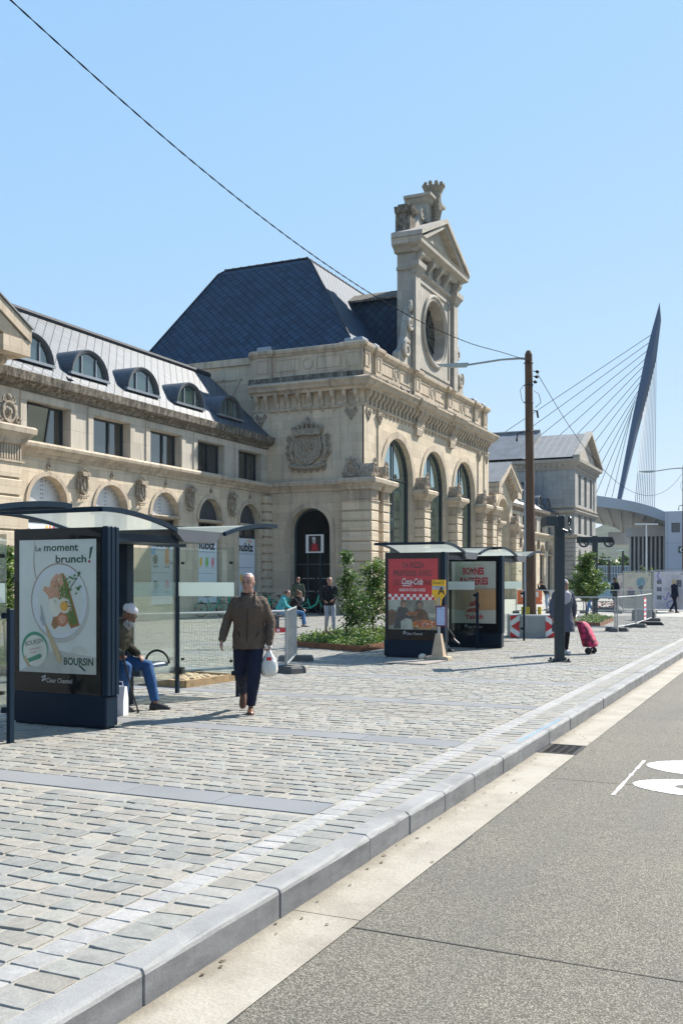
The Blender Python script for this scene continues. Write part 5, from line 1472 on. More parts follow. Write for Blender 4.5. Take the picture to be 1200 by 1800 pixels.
def shelter(label, loc, W, poster, seat=True):
    S = thing('bus_shelter', label, 'bus shelter', loc, group='bus shelters along the kerb')
    advert(S, W, poster)
    XE_ = 3.35; YB = W; XM = 1.95
    f = MB(); f.cbox(XM - .07, XM + .11, YB - .2, YB - .06, 0, 2.2, .02); f.build('post', NAVY, S)
    f = MB(); f.box(XE_ - .025, XE_ + .025, YB - .03, YB + .02, 0, 2.22); f.build('post', NAVY, S)
    f = MB(); f.cbox(XE_ - .035, XE_ + .035, .28, .33, 0, 1.36, .006); f.box(XE_ - .03, XE_ + .03, .33, .40, .30, .36); f.box(XE_ - .03, XE_ + .03, .33, .40, 1.26, 1.32); f.build('post', NAVY, S)
    # end and back glass
    g = MB(); g.box(XE_ - .006, XE_ + .006, .36, YB - .03, .30, 2.12); a = g.build('end_glass', GLASS, S)
    g = MB(); g.box(XE_ - .009, XE_ - .0065, .37, YB - .035, 1.42, 1.62); g.build('frosted_band', FROST, a)
    for x0, x1 in ((.25, XM - .12), (XM + .15, XE_ - .05)):
        g = MB(); g.box(x0, x1, YB - .012, YB, .22, 2.1); a = g.build('back_glass', GLASS, S)
        g = MB(); g.box(x0 + .01, x1 - .01, YB - .016, YB - .0125, 1.42, 1.62); g.build('frosted_band', FROST2, a)
    for z in (.5, 1.9):
        for y in (.42, YB - .1): g = MB(); g.tube([(XE_ - .02, y, z), (XE_ + .02, y, z)], .02, 8); g.build('glass_clamp', RUBBER, S)
    g = MB(); g.box(XE_ - .04, XE_ + .06, YB - .1, YB + .02, .28, .38); g.build('glass_clamp', RUBBER, S)
    # gull-wing roof: two curved glass sheets either side of a hollow gutter beam
    y0, y1 = -.03, YB + .16
    def arc(xa, xb, za, zb, n=10):          # from the eave to the gutter
        return [(xa + (xb - xa) * k / n, za + (zb - za) * (k / n) ** 1.9) for k in range(n + 1)]
    near = [(-.12, 2.435), (.02, 2.44)] + arc(.05, 1.32, 2.44, 2.27)
    far = [(XM * 2 - x - .15, z) for x, z in near]
    for nm, cur in (('near', near), ('far', far)):
        gl = MB()
        for (a, za), (b, zb) in zip(cur, cur[1:]):
            gl.face([(a, y0 + .03, za), (b, y0 + .03, zb), (b, y1 - .03, zb), (a, y1 - .03, za)])
        o = gl.build('roof_glass', GLASSR, S, smooth=True)
        r = MB()
        for y in (y0, y1):
            r.rings([[(a, y - .02, z - .035), (a, y + .02, z - .035), (a, y + .02, z + .018), (a, y - .02, z + .018)] for a, z in cur])
        a0 = cur[0]
        r.box(a0[0] - .025, a0[0] + .025, y0 + .02, y1 - .02, a0[1] - .035, a0[1] + .02)
        r.build('roof_rim', NAVY, o)
    g = MB(); x0, x1 = 1.30, XM * 2 - .15 - 1.30
    pr = [(x0, 2.28), (x1, 2.28), (x1 - .04, 2.25), (x1 - .22, 2.13), (x0 + .22, 2.13), (x0 + .04, 2.25)]
    g.rings([[(a, y0 + .02, z) for a, z in pr], [(a, y1 - .02, z) for a, z in pr]])
    g.build('gutter_beam', M('grey_beam', (.075, .085, .10), .45, .2), S)
    g = MB(); g.box(.22, XE_, YB - .16, YB - .09, 2.13, 2.21) ; g.box(.22, 1.5, .06, .12, 2.10, 2.19); g.build('transom', NAVY, S)
    if seat:
        s = MB(); s.cbox(.55, 2.35, YB - .55, YB - .2, .50, .555, .02)
        s.box(1.90, 1.98, YB - .4, YB - .1, .38, .499)
        o = s.build('bench_seat', SEATM, S)
        for x in (2.33,):
            a = MB(); a.tube([(x, YB - .55 + .175 - .19 * math.cos(k * math.pi / 12), .53 + .17 * math.sin(k * math.pi / 12)) for k in range(13)], .016, 8); a.build('arm_loop', RUBBER, o)
    return S
S1 = shelter('glass bus shelter with the brunch poster and an old man sitting inside', (8.87, 6.95, 0), 1.34, poster_brunch)
S2 = shelter('glass bus shelter with the red pizza poster behind the yellow stop sign', (19.85, 6.80, 0), 1.36, poster_pizza)
S3 = shelter('glass bus shelter with the cream poster in front of the timber pole', (23.45, 6.58, 0), 1.36, poster_bottle)
S0 = shelter('bus shelter cut off by the left edge of the photo with one post in view', (4.42, 6.98, 0), 1.34, None)

# ------------------------------------------------------------------ stop sign on a concrete foot
T = thing('stop_sign', 'yellow bus stop sign marked Zone A with a timetable on a beige concrete foot', 'bus stop sign', (19.46, 6.78, 0), local=True)
CONC = M('beige_concrete', (.42, .32, .22), .9, var=.15, bump=.003)
g = MB(); g.cbox(-.14, .14, -.24, .24, 0, .09, .02); g.rings([[(-.1, -.13, .09), (.1, -.13, .09), (.1, .13, .09), (-.1, .13, .09)], [(-.05, -.055, .55), (.05, -.055, .55), (.05, .055, .55), (-.05, .055, .55)]]); g.build('foot', CONC, T)
g = MB(); g.tube([(0, 0, .5), (0, 0, 1.3)], .03, 10); g.build('pole', GALV, T)
YEL = M('sign_yellow', (.72, .38, .01), .4)
g = MB(); pr = [(-.145, 1.66), (.145, 1.66), (.145, 1.36), (.06, 1.25), (.045, 1.13), (-.045, 1.13), (-.06, 1.25), (-.145, 1.36)]
g.rings([[(-.012, a, z) for a, z in pr], [(.012, a, z) for a, z in pr]]); o = g.build('sign_plate', YEL, T)
g = MB(); X_ = -.0145
g.text('Zone', (X_, .125, 1.575), (0, -1, 0), (0, 0, 1), .075, 0, bold=.006); g.text('A', (X_ - .002, .02, 1.36), (0, -1, 0), (0, 0, 1), .22, 0, bold=.02)
g.face([(X_, .14, 1.46), (X_, -.14, 1.46), (X_, -.14, 1.53), (X_, .14, 1.53)], 1)
g.tube([(X_, -.09 + .028 * math.cos(k * .785), 1.6 + .028 * math.sin(k * .785)) for k in range(9)], .003, 4)
g.text('Gare', (X_ - .002, .125, 1.475), (0, -1, 0), (0, 0, 1), .045, 2)
g.build('lettering', [M('sign_black', (.01, .01, .012), .5), M('sign_grey', (.3, .3, .33), .5), M('sign_white', (.7, .7, .7), .5)], o)
g = MB(); g.cbox(-.04, -.0125, -.165, .055, .70, 1.13, .006); o = g.build('timetable_frame', M('plum_frame', (.13, .015, .045), .4), T)
g = MB(); g.face([(-.0415, .035, .73), (-.0415, -.145, .73), (-.0415, -.145, 1.10), (-.0415, .035, 1.10)])
for k in range(11):
    for j in range(3): g.face([(-.0425, .025 - j * .058, .75 + k * .029), (-.0425, -.02 - j * .058, .75 + k * .029), (-.0425, -.02 - j * .058, .766 + k * .029), (-.0425, .025 - j * .058, .766 + k * .029)], 1)
g.face([(-.0425, .03, 1.075), (-.0425, -.09, 1.075), (-.0425, -.09, 1.09), (-.0425, .03, 1.09)], 2)
g.build('timetable', [M('paper_blue', (.42, .50, .66), .5), M('print_blue', (.22, .28, .42), .5), M('sign_black', (0, 0, 0))], o)
# cobble wedged against the foot and a board lying flat
g = MB(); g.ball((19.42, 7.12, .06), (.11, .09, .075), 8, 6); lab(g.build('loose_stone', M('pale_stone_lump', (.55, .47, .36), .9, bump=.02, bscale=14)), 'pale lump of stone leaning against the concrete foot of the yellow stop sign', 'stone')
g = MB(); p = [at(672, 1166, z=0), at(748, 1169, z=0), at(793, 1161, z=0), at(700, 1159.5, z=0)]
g.prism([(q.x, q.y, .004) for q in p], (0, 0, .018)); lab(g.build('ground_board', M('grey_board', (.26, .23, .20), .8, var=.2)), 'thin weathered board lying flat on the setts below the red poster', 'board')

# ------------------------------------------------------------------ timber pole in a concrete block, lamp arm, cables
WOOD = NT('pole_timber'); v = WOOD.coord()
c = WOOD.ramp(WOOD.noise(WOOD.mapping(v, scale=(14, 14, .6)), 2, 7, .7), [(.3, (.055, .027, .014)), (.6, (.115, .062, .034)), (.8, (.165, .10, .056))])
WOOD.set(Base_Color=c, Roughness=.8); WOOD.bump(WOOD.noise(WOOD.mapping(v, scale=(14, 14, .6)), 3, 6), .01); WOOD = WOOD.mat
IRON = M('blackened_iron', (.012, .012, .013), .6, .2)
def utility_pole(label, loc, block=True, lean=(-.035, .075)):
    DZ = loc[2]
    T = thing('utility_pole', label, 'pole', loc, group='timber poles on the square')
    g = MB(); g.loft([(0, 0, 0), (lean[0] * .5, lean[1] * .5, 4.5 - DZ), (lean[0], lean[1], 8.25 - DZ)], [.15, .13, .11], 12, (1, 0, 0), round_=False)
    g.rings([[(lean[0] + .11 * math.cos(k * math.pi / 6), lean[1] + .11 * math.sin(k * math.pi / 6), 8.25 - DZ) for k in range(12)], [(lean[0] + .06 * math.cos(k * math.pi / 6), lean[1] + .06 * math.sin(k * math.pi / 6), 8.36 - DZ) for k in range(12)]])
    g.build('shaft', WOOD, T)
    lx, ly = lean
    L = Vector((-.4195, .9078, 0))           # the arm reaches over the square
    g = MB(); a = Vector((lx, ly, 8.12 - DZ)); pts = [a, a + L * .25 + Vector((0, 0, .02)), a + L * .8 + Vector((0, 0, -.02)), a + L * 1.75 + Vector((0, 0, -.17))]
    g.tube(pts, [.035, .035, .03, .03], 8); o = g.build('lamp_arm', GALV, T)
    h = MB(); b = pts[-1]; n_ = Vector((.9078, .4195, 0))
    secs = [(0, .05, .06), (.05, .09, .11), (.5, .1, .1), (.88, .05, .035)]
    h.rings([[b + L * d + n_ * w_ + Vector((0, 0, .05 - .05 * d)), b + L * d - n_ * w_ + Vector((0, 0, .05 - .05 * d)), b + L * d - n_ * w_ * .9 + Vector((0, 0, .05 - hh - .05 * d)), b + L * d + n_ * w_ * .9 + Vector((0, 0, .05 - hh - .05 * d))] for d, w_, hh in secs])
    h.build('lamp_head', M('lamp_grey_green', (.30, .36, .36), .5), o)
    for z, r_ in ((8.0 - DZ, .135), (7.35 - DZ, .138), (6.85 - DZ, .14), (6.0 - DZ, .142)): k = MB(); k.tube([(lx + r_ * math.cos(i * .785), ly + r_ * math.sin(i * .785), z) for i in range(9)], .012, 5); k.build('pole_band', IRON, T)
    k = MB()
    Rr = -L
    c0 = Vector((lx, ly, -DZ))
    for z, d in ((7.75, .26), (7.6, .24), (7.45, .2)):
        k.ball(c0 + Rr * d + Vector((0, 0, z)), (.06, .06, .05), 7, 5); k.tube([c0 + Rr * .13 + Vector((0, 0, z + .02)), c0 + Rr * d + Vector((0, 0, z))], .014, 5); k.build('insulator', IRON, T); k = MB()
    k.tube([c0 + Rr * .15 + Vector((0, 0, 7.2)), c0 + Rr * .3 + Vector((0, 0, 7.1)), c0 + Rr * .36 + Vector((0, 0, 6.85)), c0 + Rr * .2 + Vector((0, 0, 6.7))], .01, 5); k.build('loose_cable', IRON, T); k = MB()
    k.tube([c0 + Rr * .25 + Vector((0, 0, 6.6)), c0 + Rr * .28 + Vector((0, 0, 6.4))], .03, 6); k.tube([c0 + Rr * .14 + Vector((0, 0, 6.62)), c0 + Rr * .26 + Vector((0, 0, 6.6))], .014, 5); k.build('cable_hook', IRON, T); k = MB()
    k.tube([c0 + L * .15 + Vector((0, 0, 7.35)), c0 + L * .24 + Vector((0, 0, 7.2)), c0 + L * .2 + Vector((0, 0, 6.95)), c0 + L * .15 + Vector((0, 0, 6.85))], .008, 5); k.build('loose_cable', IRON, T); k = MB()
    k.tube([c0 + L * .13 + Vector((0, 0, 6.0)), c0 + L * .32 + Vector((0, 0, 5.95)), c0 + L * .34 + Vector((0, 0, 5.78))], .02, 6); k.ball(c0 + L * .34 + Vector((0, 0, 5.75)), (.035, .035, .05), 6, 5)
    k.build('cable_hook', IRON, T)
    if block:
        for dx, dy in ((-.22, .05), (.02, -.24), (.22, .02), (0, .24)): w_ = MB(); w_.cbox(dx - .05, dx + .05, dy - .05, dy + .05, .0, .22, .01); w_.build('wedge', M('yellow_wedge', (.50, .36, .03), .6), T)
    return T
blk = at(925, 1121, z=0)
BX, BY = 28.75, 7.17
UP = utility_pole('brown timber pole with lamp arm standing in the grey concrete block', (BX, BY, .655))
UP2 = utility_pole('reddish timber pole with lamp arm beyond the hoarding at the right edge', (60.6, 6.15, .0), False, (0, 0))
B = thing('concrete_block', 'grey concrete ballast block with red and white chevron boards holding the timber pole', 'concrete block', (BX + .02, BY + .04, 0), rz=R(20))
g = MB(); g.cbox(-.6, .6, -.62, .62, 0, .655, .03); g.box(-.612, -.598, -.22, .2, .12, .5); g.build('block', M('grey_precast', (.27, .28, .275), .85, var=.12, bump=.004), B)
CHR, CHW = M('chevron_red', (.52, .015, .02), .4), M('chevron_white', (.66, .67, .67), .4)
for s_ in (-1, 1):
    g = MB(); y0 = s_ * .50
    g.box(-.635, -.61, y0 - .13, y0 + .13, .02, .64, 1)
    P = frame2d((-.6355, y0 + .13, .02), (0, -1, 0), (0, 0, 1), (-1, 0, 0), .002)
    f = (lambda a: .26 - a) if s_ < 0 else (lambda a: a)          # the arrow points outwards
    for pts in ([(.26, .47), (.26, .15), (.02, .31)], [(0, .62), (.24, .62), (0, .46)], [(0, 0), (.24, 0), (0, .16)]):
        pol(g, P, [(f(a), z) for a, z in pts], 1, 0)
    g.build('chevron_board', [CHR, CHW], B)

def cable(name, label, pts, r, twist=False):
    g = MB()
    P = [Vector(p) for p in pts]; N = 400 if twist else 60
    out = []
    def cat(i):
        q = i * (len(P) - 1); k = min(int(q), len(P) - 2); f = q - k
        p0, p1, p2, p3 = P[max(k - 1, 0)], P[k], P[k + 1], P[min(k + 2, len(P) - 1)]
        return 0.5 * ((2 * p1) + (p2 - p0) * f + (2 * p0 - 5 * p1 + 4 * p2 - p3) * f * f + (3 * p1 - p0 - 3 * p2 + p3) * f ** 3)
    if twist:
        for ph in (0, math.pi):
            line = []
            for i in range(N + 1):
                c_ = cat(i / N); a = i * .9 + ph
                line.append(c_ + Vector((0, math.cos(a), math.sin(a))) * r * .9)
            g.tube(line, r, 5)
    else: g.tube([cat(i / N) for i in range(N + 1)], r, 5)
    return lab(g.build(name, M('black_cable', (.012, .012, .014), .95, spec=.05), smooth=True), label, 'cable', 'overhead cables')
cp = []
for x in (3, 6, 8.5, 12, 15.5, 19.2, 23, 26, 28.62):
    cp.append((x, 8.67 - .0553 * x - (.1 if x > 28 else 0), 7.27 + .0095 * (x - 19) ** 2 + (.12 if x < 4 else 0)))
cp[-1] = (28.62, 7.24, 8.05)
cable('overhead_cable', 'thick twisted black cable sagging across the sky to the near timber pole', cp, .006, True)
a = Vector((BX + .12, BY - .12, 7.75)); b = Vector((60.5, 6.2, 7.9))
cable('overhead_cable', 'thin cable sagging from the near timber pole to the pole at the right edge', [a + (b - a) * k / 8 - Vector((0, 0, 9.4 * (k / 8) * (1 - k / 8))) for k in range(9)], .009)

# ------------------------------------------------------------------ black masts with ring spotlights
MAST = M('anthracite_mast', (.022, .03, .036), .4, .2)
def ring_spot(mb, c, r, ax):
    c = Vector(c)
    mb.tube([c + Vector((0, math.cos(k * .52) * r, math.sin(k * .52) * r)) if ax == 'x' else c + Vector((math.cos(k * .52) * r, 0, math.sin(k * .52) * r)) for k in range(13)], r * .22, 6)
m1 = thing('light_mast', 'near black light mast standing in front of the woman with the pink trolley', 'light mast', (20.2, 4.46, 0), rz=R(24), group='black light masts')
g = MB(); g.cbox(-.07, .07, -.095, .095, .02, 2.96, .01); g.build('column', MAST, m1)
g = MB(); g.cbox(-.2, .2, -.2, .2, 0, .02, .004)
for a in (-.15, .15):
    for b in (-.15, .15): g.tube([(a, b, .02), (a, b, .075)], .025, 6)
g.build('base_plate', MAST, m1)
g = MB(); g.cbox(-.3, .3, .096, .32, 2.74, 2.94, .01); ring_spot(g, (-.3, -.14, 2.84), .085, 'y'); ring_spot(g, (-.28, -.15, 2.62), .06, 'y'); g.tube([(-.28, -.1, 2.62), (-.28, 0, 2.66)], .03, 6); g.build('head', MAST, m1)
m2 = thing('light_mast', 'T shaped black light mast with two ring spotlights beside the small tree', 'light mast', (44.4, 8.25, 0), rz=R(20), group='black light masts')
g = MB(); g.cbox(-.11, .11, -.11, .11, 0, 3.6, .01); g.build('column', MAST, m2)
g = MB(); g.cbox(-.1, .1, -.78, .78, 3.3, 3.56, .01)
for y in (-.58, .5):
    for k in range(12):
        pass
    g.tube([(-.16, y + .2 * math.cos(k * .5236), 3.32 + .2 * math.sin(k * .5236)) for k in range(13)], .045, 6)
    for k in range(3): g.tube([(-.16, y, 3.32), (-.16, y + .2 * math.cos(k * 2.1), 3.32 + .2 * math.sin(k * 2.1))], .025, 5)
g.build('head', MAST, m2)
g = MB(); p = at(922.5, 1085, z=0); g.tube([(p.x, p.y, 0), (p.x, p.y, 5.5), (p.x, p.y, 6.1)], [.07, .06, .05], 10); g.cbox(p.x - .1, p.x + .1, p.y - .1, p.y + .1, 0, .05); lab(g.build('steel_pole', M('grey_steel_pole', (.30, .34, .37), .5, .3)), 'slim grey steel pole just left of the timber pole', 'pole')

# ------------------------------------------------------------------ mesh barriers
def barrier(label, a, b, h=1.1, foot=True, sign=None, foot_dir=None, shade=None):
    a, b = Vector(a), Vector(b); d = b - a; L = d.length; rz = math.atan2(d.y, d.x)
    T = thing('site_barrier', label, 'mesh barrier', (a.x, a.y, 0), rz=rz, group='galvanised mesh barriers')
    f = MB(); r = .02
    for x in (0, L): f.tube([(x, 0, .06), (x, 0, h + .03)], .024, 8)
    for z in (.14, h): f.tube([(.02, 0, z), (L - .02, 0, z)], r, 8)
    f.build('frame', GALV, T)
    w_ = MB(); n = int(L / .05)
    for k in range(1, n):
        x = k * L / n; q = .0016; w_.box(x - q, x + q, -q, q, .14, h)
    for k in range(1, 6): z = .14 + (h - .14) * k / 6; w_.box(.02, L - .02, .0035, .0065, z - .002, z + .002)
    w_.build('wire_mesh', GALV, T)
    for x in (0, L):
        if not foot: break
        f = MB(); f.rings([[(x - .13, -.36, 0), (x + .13, -.36, 0), (x + .13, .36, 0), (x - .13, .36, 0)], [(x - .12, -.35, .09), (x + .12, -.35, .09), (x + .12, .35, .09), (x - .12, .35, .09)], [(x - .1, -.32, .125), (x + .1, -.32, .125), (x + .1, .32, .125), (x - .1, .32, .125)]])
        f.build('foot', DGREY, T)
    if sign:
        g = MB(); x0, x1, z0, z1 = sign
        g.box(x0, x1, -.014, -.010, z0, z1, 0)
        H_ = z1 - z0
        if H_ > .3:
            for k in range(5): g.box(x0 + .02, x1 - .02, -.018, -.0145, z0 + H_ * (.05 + .19 * k), z0 + H_ * (.05 + .19 * k) + H_ * .11, 1 if k != 2 else 2)
        else: g.box(x0 + .03, x1 - .12, -.017, -.0142, z0 + .02, z1 - .02, 1)
        g.build('sign', [M('notice_red', (.50, .02, .03), .5), M('notice_white', (.62, .62, .64), .5), M('notice_blue', (.25, .4, .6), .5)], T)
    return T
F0 = at(503, 1182, z=0); F0v = (F0.x, F0.y, 0)
F1 = Vector((13.15, 9.75, 0)); F2 = Vector((10.4, 11.1, 0))
barrier('mesh barrier behind the near shelter ending in a dark foot by the walking man', F1, F0v, sign=(2.72, 2.93, .72, .80))
barrier('mesh barrier seen through the glass behind the old man with a red tag', F2, F1, sign=(2.4, 2.78, .80, .88))
barrier('mesh barrier running back from the walking man towards the seated couple', F0v, (F0.x + 2.3, F0.y + 1.0, 0))
ra = at(1080, 1110, z=0); rb = at(1116, 1103, z=0); rc = at(1144, 1092, z=0); rl = at(1000, 1108.5, z=0)
barrier('mesh barrier in front of the small planted tree behind the woman', (rl.x, rl.y, 0), (ra.x, ra.y, 0))
barrier('mesh barrier between the two dark feet right of the small tree', (ra.x + .1, ra.y - .05, 0), (rb.x, rb.y, 0))
barrier('mesh barrier carrying the red and white notice near the hoarding', (rb.x + .1, rb.y, 0), (rc.x, rc.y, 0), sign=(2.6, 3.4, .12, 1.0))
fx = [at(x, 1078, z=0) for x in (906, 965, 1025, 1085, 1147)]
for i, s_ in enumerate(('far mesh barrier left of the timber pole that the woman leans on', 'far mesh barrier just left of the black mast behind the headscarf woman', 'far mesh barrier behind the small tree', 'far mesh barrier in front of the cream hoarding panel')):
    barrier(s_, (fx[i].x + .03, fx[i].y, 0), (fx[i + 1].x - .03, fx[i + 1].y, 0), 1.15)
# timber edging of the pit behind the near shelter
g = MB(); a = at(318, 1190, z=0); b = at(414, 1196, z=0); d = (b - a).normalized(); n_ = Vector((-d.y, d.x, 0))
if n_.y < 0: n_ = -n_
for p, q in ((a, b), (b, b + n_ * 1.3), (b + n_ * 1.3, a + n_ * 1.3), (a + n_ * 1.3, a)):
    e = (q - p).normalized(); m_ = Vector((-e.y, e.x, 0)) * .03
    g.prism([p - m_, q - m_, q + m_, p + m_], (0, 0, .11))
ed = thing('pit_edging', 'weathered timber edging round a sandy planting pit behind the near shelter glass', 'pit edging', (a.x, a.y, 0), local=False)
g.build('edging', M('weathered_timber', (.30, .20, .10), .85, var=.35, scale=8, bump=.01), ed)
g = MB()
for k in range(140):
    p = a + (b - a) * random.uniform(.05, .95) + n_ * random.uniform(.1, 1.2); r_ = random.uniform(.03, .1); g.ball((p.x, p.y, .05), (r_, r_, r_ * .7), 6, 4)
lab(g.build('soil', M('sandy_soil', (.36, .28, .17), .95, var=.3, scale=10), ed), kind='stuff')

# ------------------------------------------------------------------ hoarding with printed panels
def hoard(label, pa, pb, zt, kind):
    pa, pb = Vector((pa.x, pa.y, 0)), Vector((pb.x, pb.y, 0)); d = pb - pa; L = d.length
    T = thing('hoarding_panel', label, 'hoarding', pa, rz=math.atan2(d.y, d.x), group='printed hoarding panels')
    f = MB()
    for x in (0, L): f.tube([(x, .02, 0), (x, .02, zt + .03)], .028, 8)
    for z in (.08, 1.0, zt): f.tube([(0, .02, z), (L, .02, z)], .022, 8)
    f.build('frame', GALV, T)
    mats = [M('panel_cream', (.60, .54, .42), .6) if kind == 0 else M('panel_pale', (.60, .57, .60), .6), M('panel_lilac', (.30, .25, .52), .6), M('panel_photo', (.16, .17, .18), .6, var=.6, scale=7), M('panel_grey', (.35, .35, .35), .6), M('panel_blue', (.25, .36, .44), .6, var=.3, scale=4), M('panel_green', (.18, .42, .25), .6), M('panel_rose', (.55, .33, .38), .6)]
    g = MB(); g.box(.05, L - .05, -.012, -.006, .14, zt - .06, 0)
    P = frame2d((.05, -.012, .14), (1, 0, 0), (0, 0, 1), (0, -1, 0), .003); W, H = L - .1, zt - .2
    def ribbon(pts, w_, m, l):
        for p, q in zip(pts, pts[1:]):
            dx, dz = q[0] - p[0], q[1] - p[1]; k = math.hypot(dx, dz) or 1; ox, oz = -dz / k * w_, dx / k * w_
            pol(g, P, [(p[0] - ox, p[1] - oz), (q[0] - ox, q[1] - oz), (q[0] + ox, q[1] + oz), (p[0] + ox, p[1] + oz)], l, m)
    if kind == 0:
        for k in range(3): g.text('Un nouveau quartier de gare', P(.08 * W, H * (.93 - .045 * k), 1), (1, 0, 0), (0, 0, 1), .09, 3, width=W * (.42 - .06 * (k == 2)))
        ell(g, P, .62 * W, H * .73, .24, .27, 1, 4, 24); ribbon([(.72 * W + .2 * math.cos(k * .5), H * .74 + .22 * math.sin(k * .5)) for k in range(11)], .02, 5, 2); pol(g, P, [(.52 * W, H * .6), (.6 * W, H * .48), (.68 * W, H * .5), (.72 * W, H * .66)], 3, 2)
        ell(g, P, .26 * W, H * .47, .2, .2, 1, 6, 20); pol(g, P, [(.14 * W, H * .3), (.4 * W, H * .3), (.4 * W, H * .5), (.14 * W, H * .5)], 2, 2)
        ribbon([(.62 * W, H * .5), (.66 * W, H * .4), (.60 * W, H * .3)], .03, 1, 2)
        g.text('Concertation', P(.12 * W, H * .58, 1), (1, 0, 0), (0, 0, 1), .09, 3, width=W * .16)
        for k in range(5): g.text('Travaux en cours jusque en septembre', P(.1 * W, H * (.24 - .03 * k), 1), (1, 0, 0), (0, 0, 1), .05, 3, width=W * .3)
    else:
        for k in (.67, .48, .26): pol(g, P, [(.1 * W, H * k), (.26 * W, H * k), (.26 * W, H * (k + .11)), (.1 * W, H * (k + .11))], 1, 2)
        ribbon([(.18 * W, H), (.12 * W, H * .88), (.14 * W, H * .82), (.26 * W, H * .78)], .04, 1, 2)
        ribbon([(.3 * W + .25 * W * k / 10, H * (.35 - .22 * math.sin(k * .6) * (k / 10) - .1 * k / 10)) for k in range(11)], .03, 1, 2)
        ribbon([(.6 * W + .16 * W * math.cos(k * .55), H * .13 + .1 * H * math.sin(k * .55)) for k in range(12)], .03, 1, 3)
        for k in range(26): pol(g, P, [(W * (.34 + .024 * (k % 13)), H * (.52 + .05 * (k // 13) + .03 * math.sin(k * 2.2))), (W * (.36 + .024 * (k % 13)), H * (.54 + .05 * (k // 13) + .03 * math.sin(k * 1.7))), (W * (.35 + .024 * (k % 13)), H * (.5 + .05 * (k // 13)))], 1, 3)
        pol(g, P, [(.76 * W, H * .6), (.92 * W, H * .6), (.92 * W, H * .78), (.76 * W, H * .78)], 1, 2)
        for k in range(2): g.text('Le parcours des bus pendant le chantier', P(.36 * W, H * (.88 - .05 * k), 1), (1, 0, 0), (0, 0, 1), .07, 3, width=W * .5)
        for k in range(5): g.text('Informations aux voyageurs', P(.1 * W, H * (.18 - .03 * k), 1), (1, 0, 0), (0, 0, 1), .05, 3, width=W * .4)
    ell(g, P, .93 * W, H * .94, .06, .07, 1, 3, 12); pol(g, P, [(.1 * W, H * .03), (.13 * W, H * .03), (.13 * W, H * .06), (.1 * W, H * .06)], 1, 3)
    g.build('printed_sheet', mats, T)
    return T
h0, h1, h2 = at(1094, 1074.5, z=0), at(1145.5, 1075.5, z=0), at(1203, 1077, z=0)
hoard('cream printed hoarding panel with a blue globe picture behind the notice barrier', h0, h1, 2.12, 0)
hoard('pale hoarding panel with violet ribbon and a map behind the blonde walker', h1 + (h2 - h1) * .03, h2, 2.16, 1)
hoard('hoarding panel standing side on beside the person with the backpack', at(1085, 1066, z=0), at(1093.5, 1074, z=0), 2.0, 1)
g = MB()
for i, (x, y, m_) in enumerate(((1130, 1091, 0), (1160, 1099, 1))):
    p = at(x, y, z=0)
T = thing('rubber_feet_stack', 'pile of black rubber barrier feet lying by the notice barrier', 'barrier feet', at(1146, 1099, z=0), rz=R(10))
for k in range(3):
    g = MB(); g.rings([[(-.15 + k * .32, -.42 + k * .05, 0), (.1 + k * .32, -.42 + k * .05, 0), (.1 + k * .32, .4 + k * .05, 0), (-.15 + k * .32, .4 + k * .05, 0)], [(-.12 + k * .32, -.3 + k * .05, .12), (.07 + k * .32, -.3 + k * .05, .12), (.07 + k * .32, .28 + k * .05, .12), (-.12 + k * .32, .28 + k * .05, .12)]]); g.build('foot', RUBBER, T)
g = MB(); p = at(1131, 1091, z=0); g.cbox(p.x - .3, p.x + .3, p.y - .45, p.y + .45, 0, .42, .04); g.box(p.x - .25, p.x + .25, p.y - .4, p.y + .4, .42, .46); lab(g.build('ballast_block', DGREY), 'dark grey ballast block with a lip on top behind the notice barrier', 'ballast block')
p = at(1064, 1075, z=0)
T = thing('flower_tub', 'low dark tub of red flowers behind the small tree', 'flower tub', (p.x, p.y, 0))
g = MB(); g.cbox(-.35, .35, -.5, .5, 0, .22, .03); g.build('tub', DGREY, T)
rn = random.Random(4); g = MB()
for k in range(160):
    a, b, z = rn.uniform(-.32, .32), rn.uniform(-.47, .47), .22 + rn.random() * .28
    r_ = .05; q = rn.random() * 6
    g.face([(a + r_ * math.cos(q + i * 1.57), b + r_ * math.sin(q + i * 1.57), z + .03 * rn.uniform(-1, 1)) for i in range(4)], 0 if k % 3 else 1)
g.build('flowers', [M('red_petal', (.55, .02, .03), .6), M('flower_leaf', (.05, .12, .03), .6)], T)
# paper bag beside the near display
p = at(211, 1257, z=0)
g = MB(); w_, d_, h_ = .09, .05, .36
g.rings([[(p.x - d_, p.y - w_, 0), (p.x + d_, p.y - w_, 0), (p.x + d_, p.y + w_, 0), (p.x - d_, p.y + w_, 0)], [(p.x - d_ * 1.05, p.y - w_ * 1.04, .2), (p.x + d_, p.y - w_, .2), (p.x + d_ * .9, p.y + w_, .2), (p.x - d_, p.y + w_, .2)], [(p.x - d_ * .4, p.y - w_, h_), (p.x + d_ * .4, p.y - w_ * 1.02, h_ * .98), (p.x + d_ * .4, p.y + w_, h_), (p.x - d_ * .4, p.y + w_, h_ * .97)]])
g.tube([(p.x, p.y - .05, h_ - .02), (p.x, p.y - .04, h_ + .05), (p.x, p.y + .04, h_ + .05), (p.x, p.y + .05, h_ - .02)], .004, 5)
lab(g.build('paper_bag', M('white_paper', (.72, .71, .76), .7)), 'white paper carrier bag standing on the setts at the old man\'s feet', 'bag')
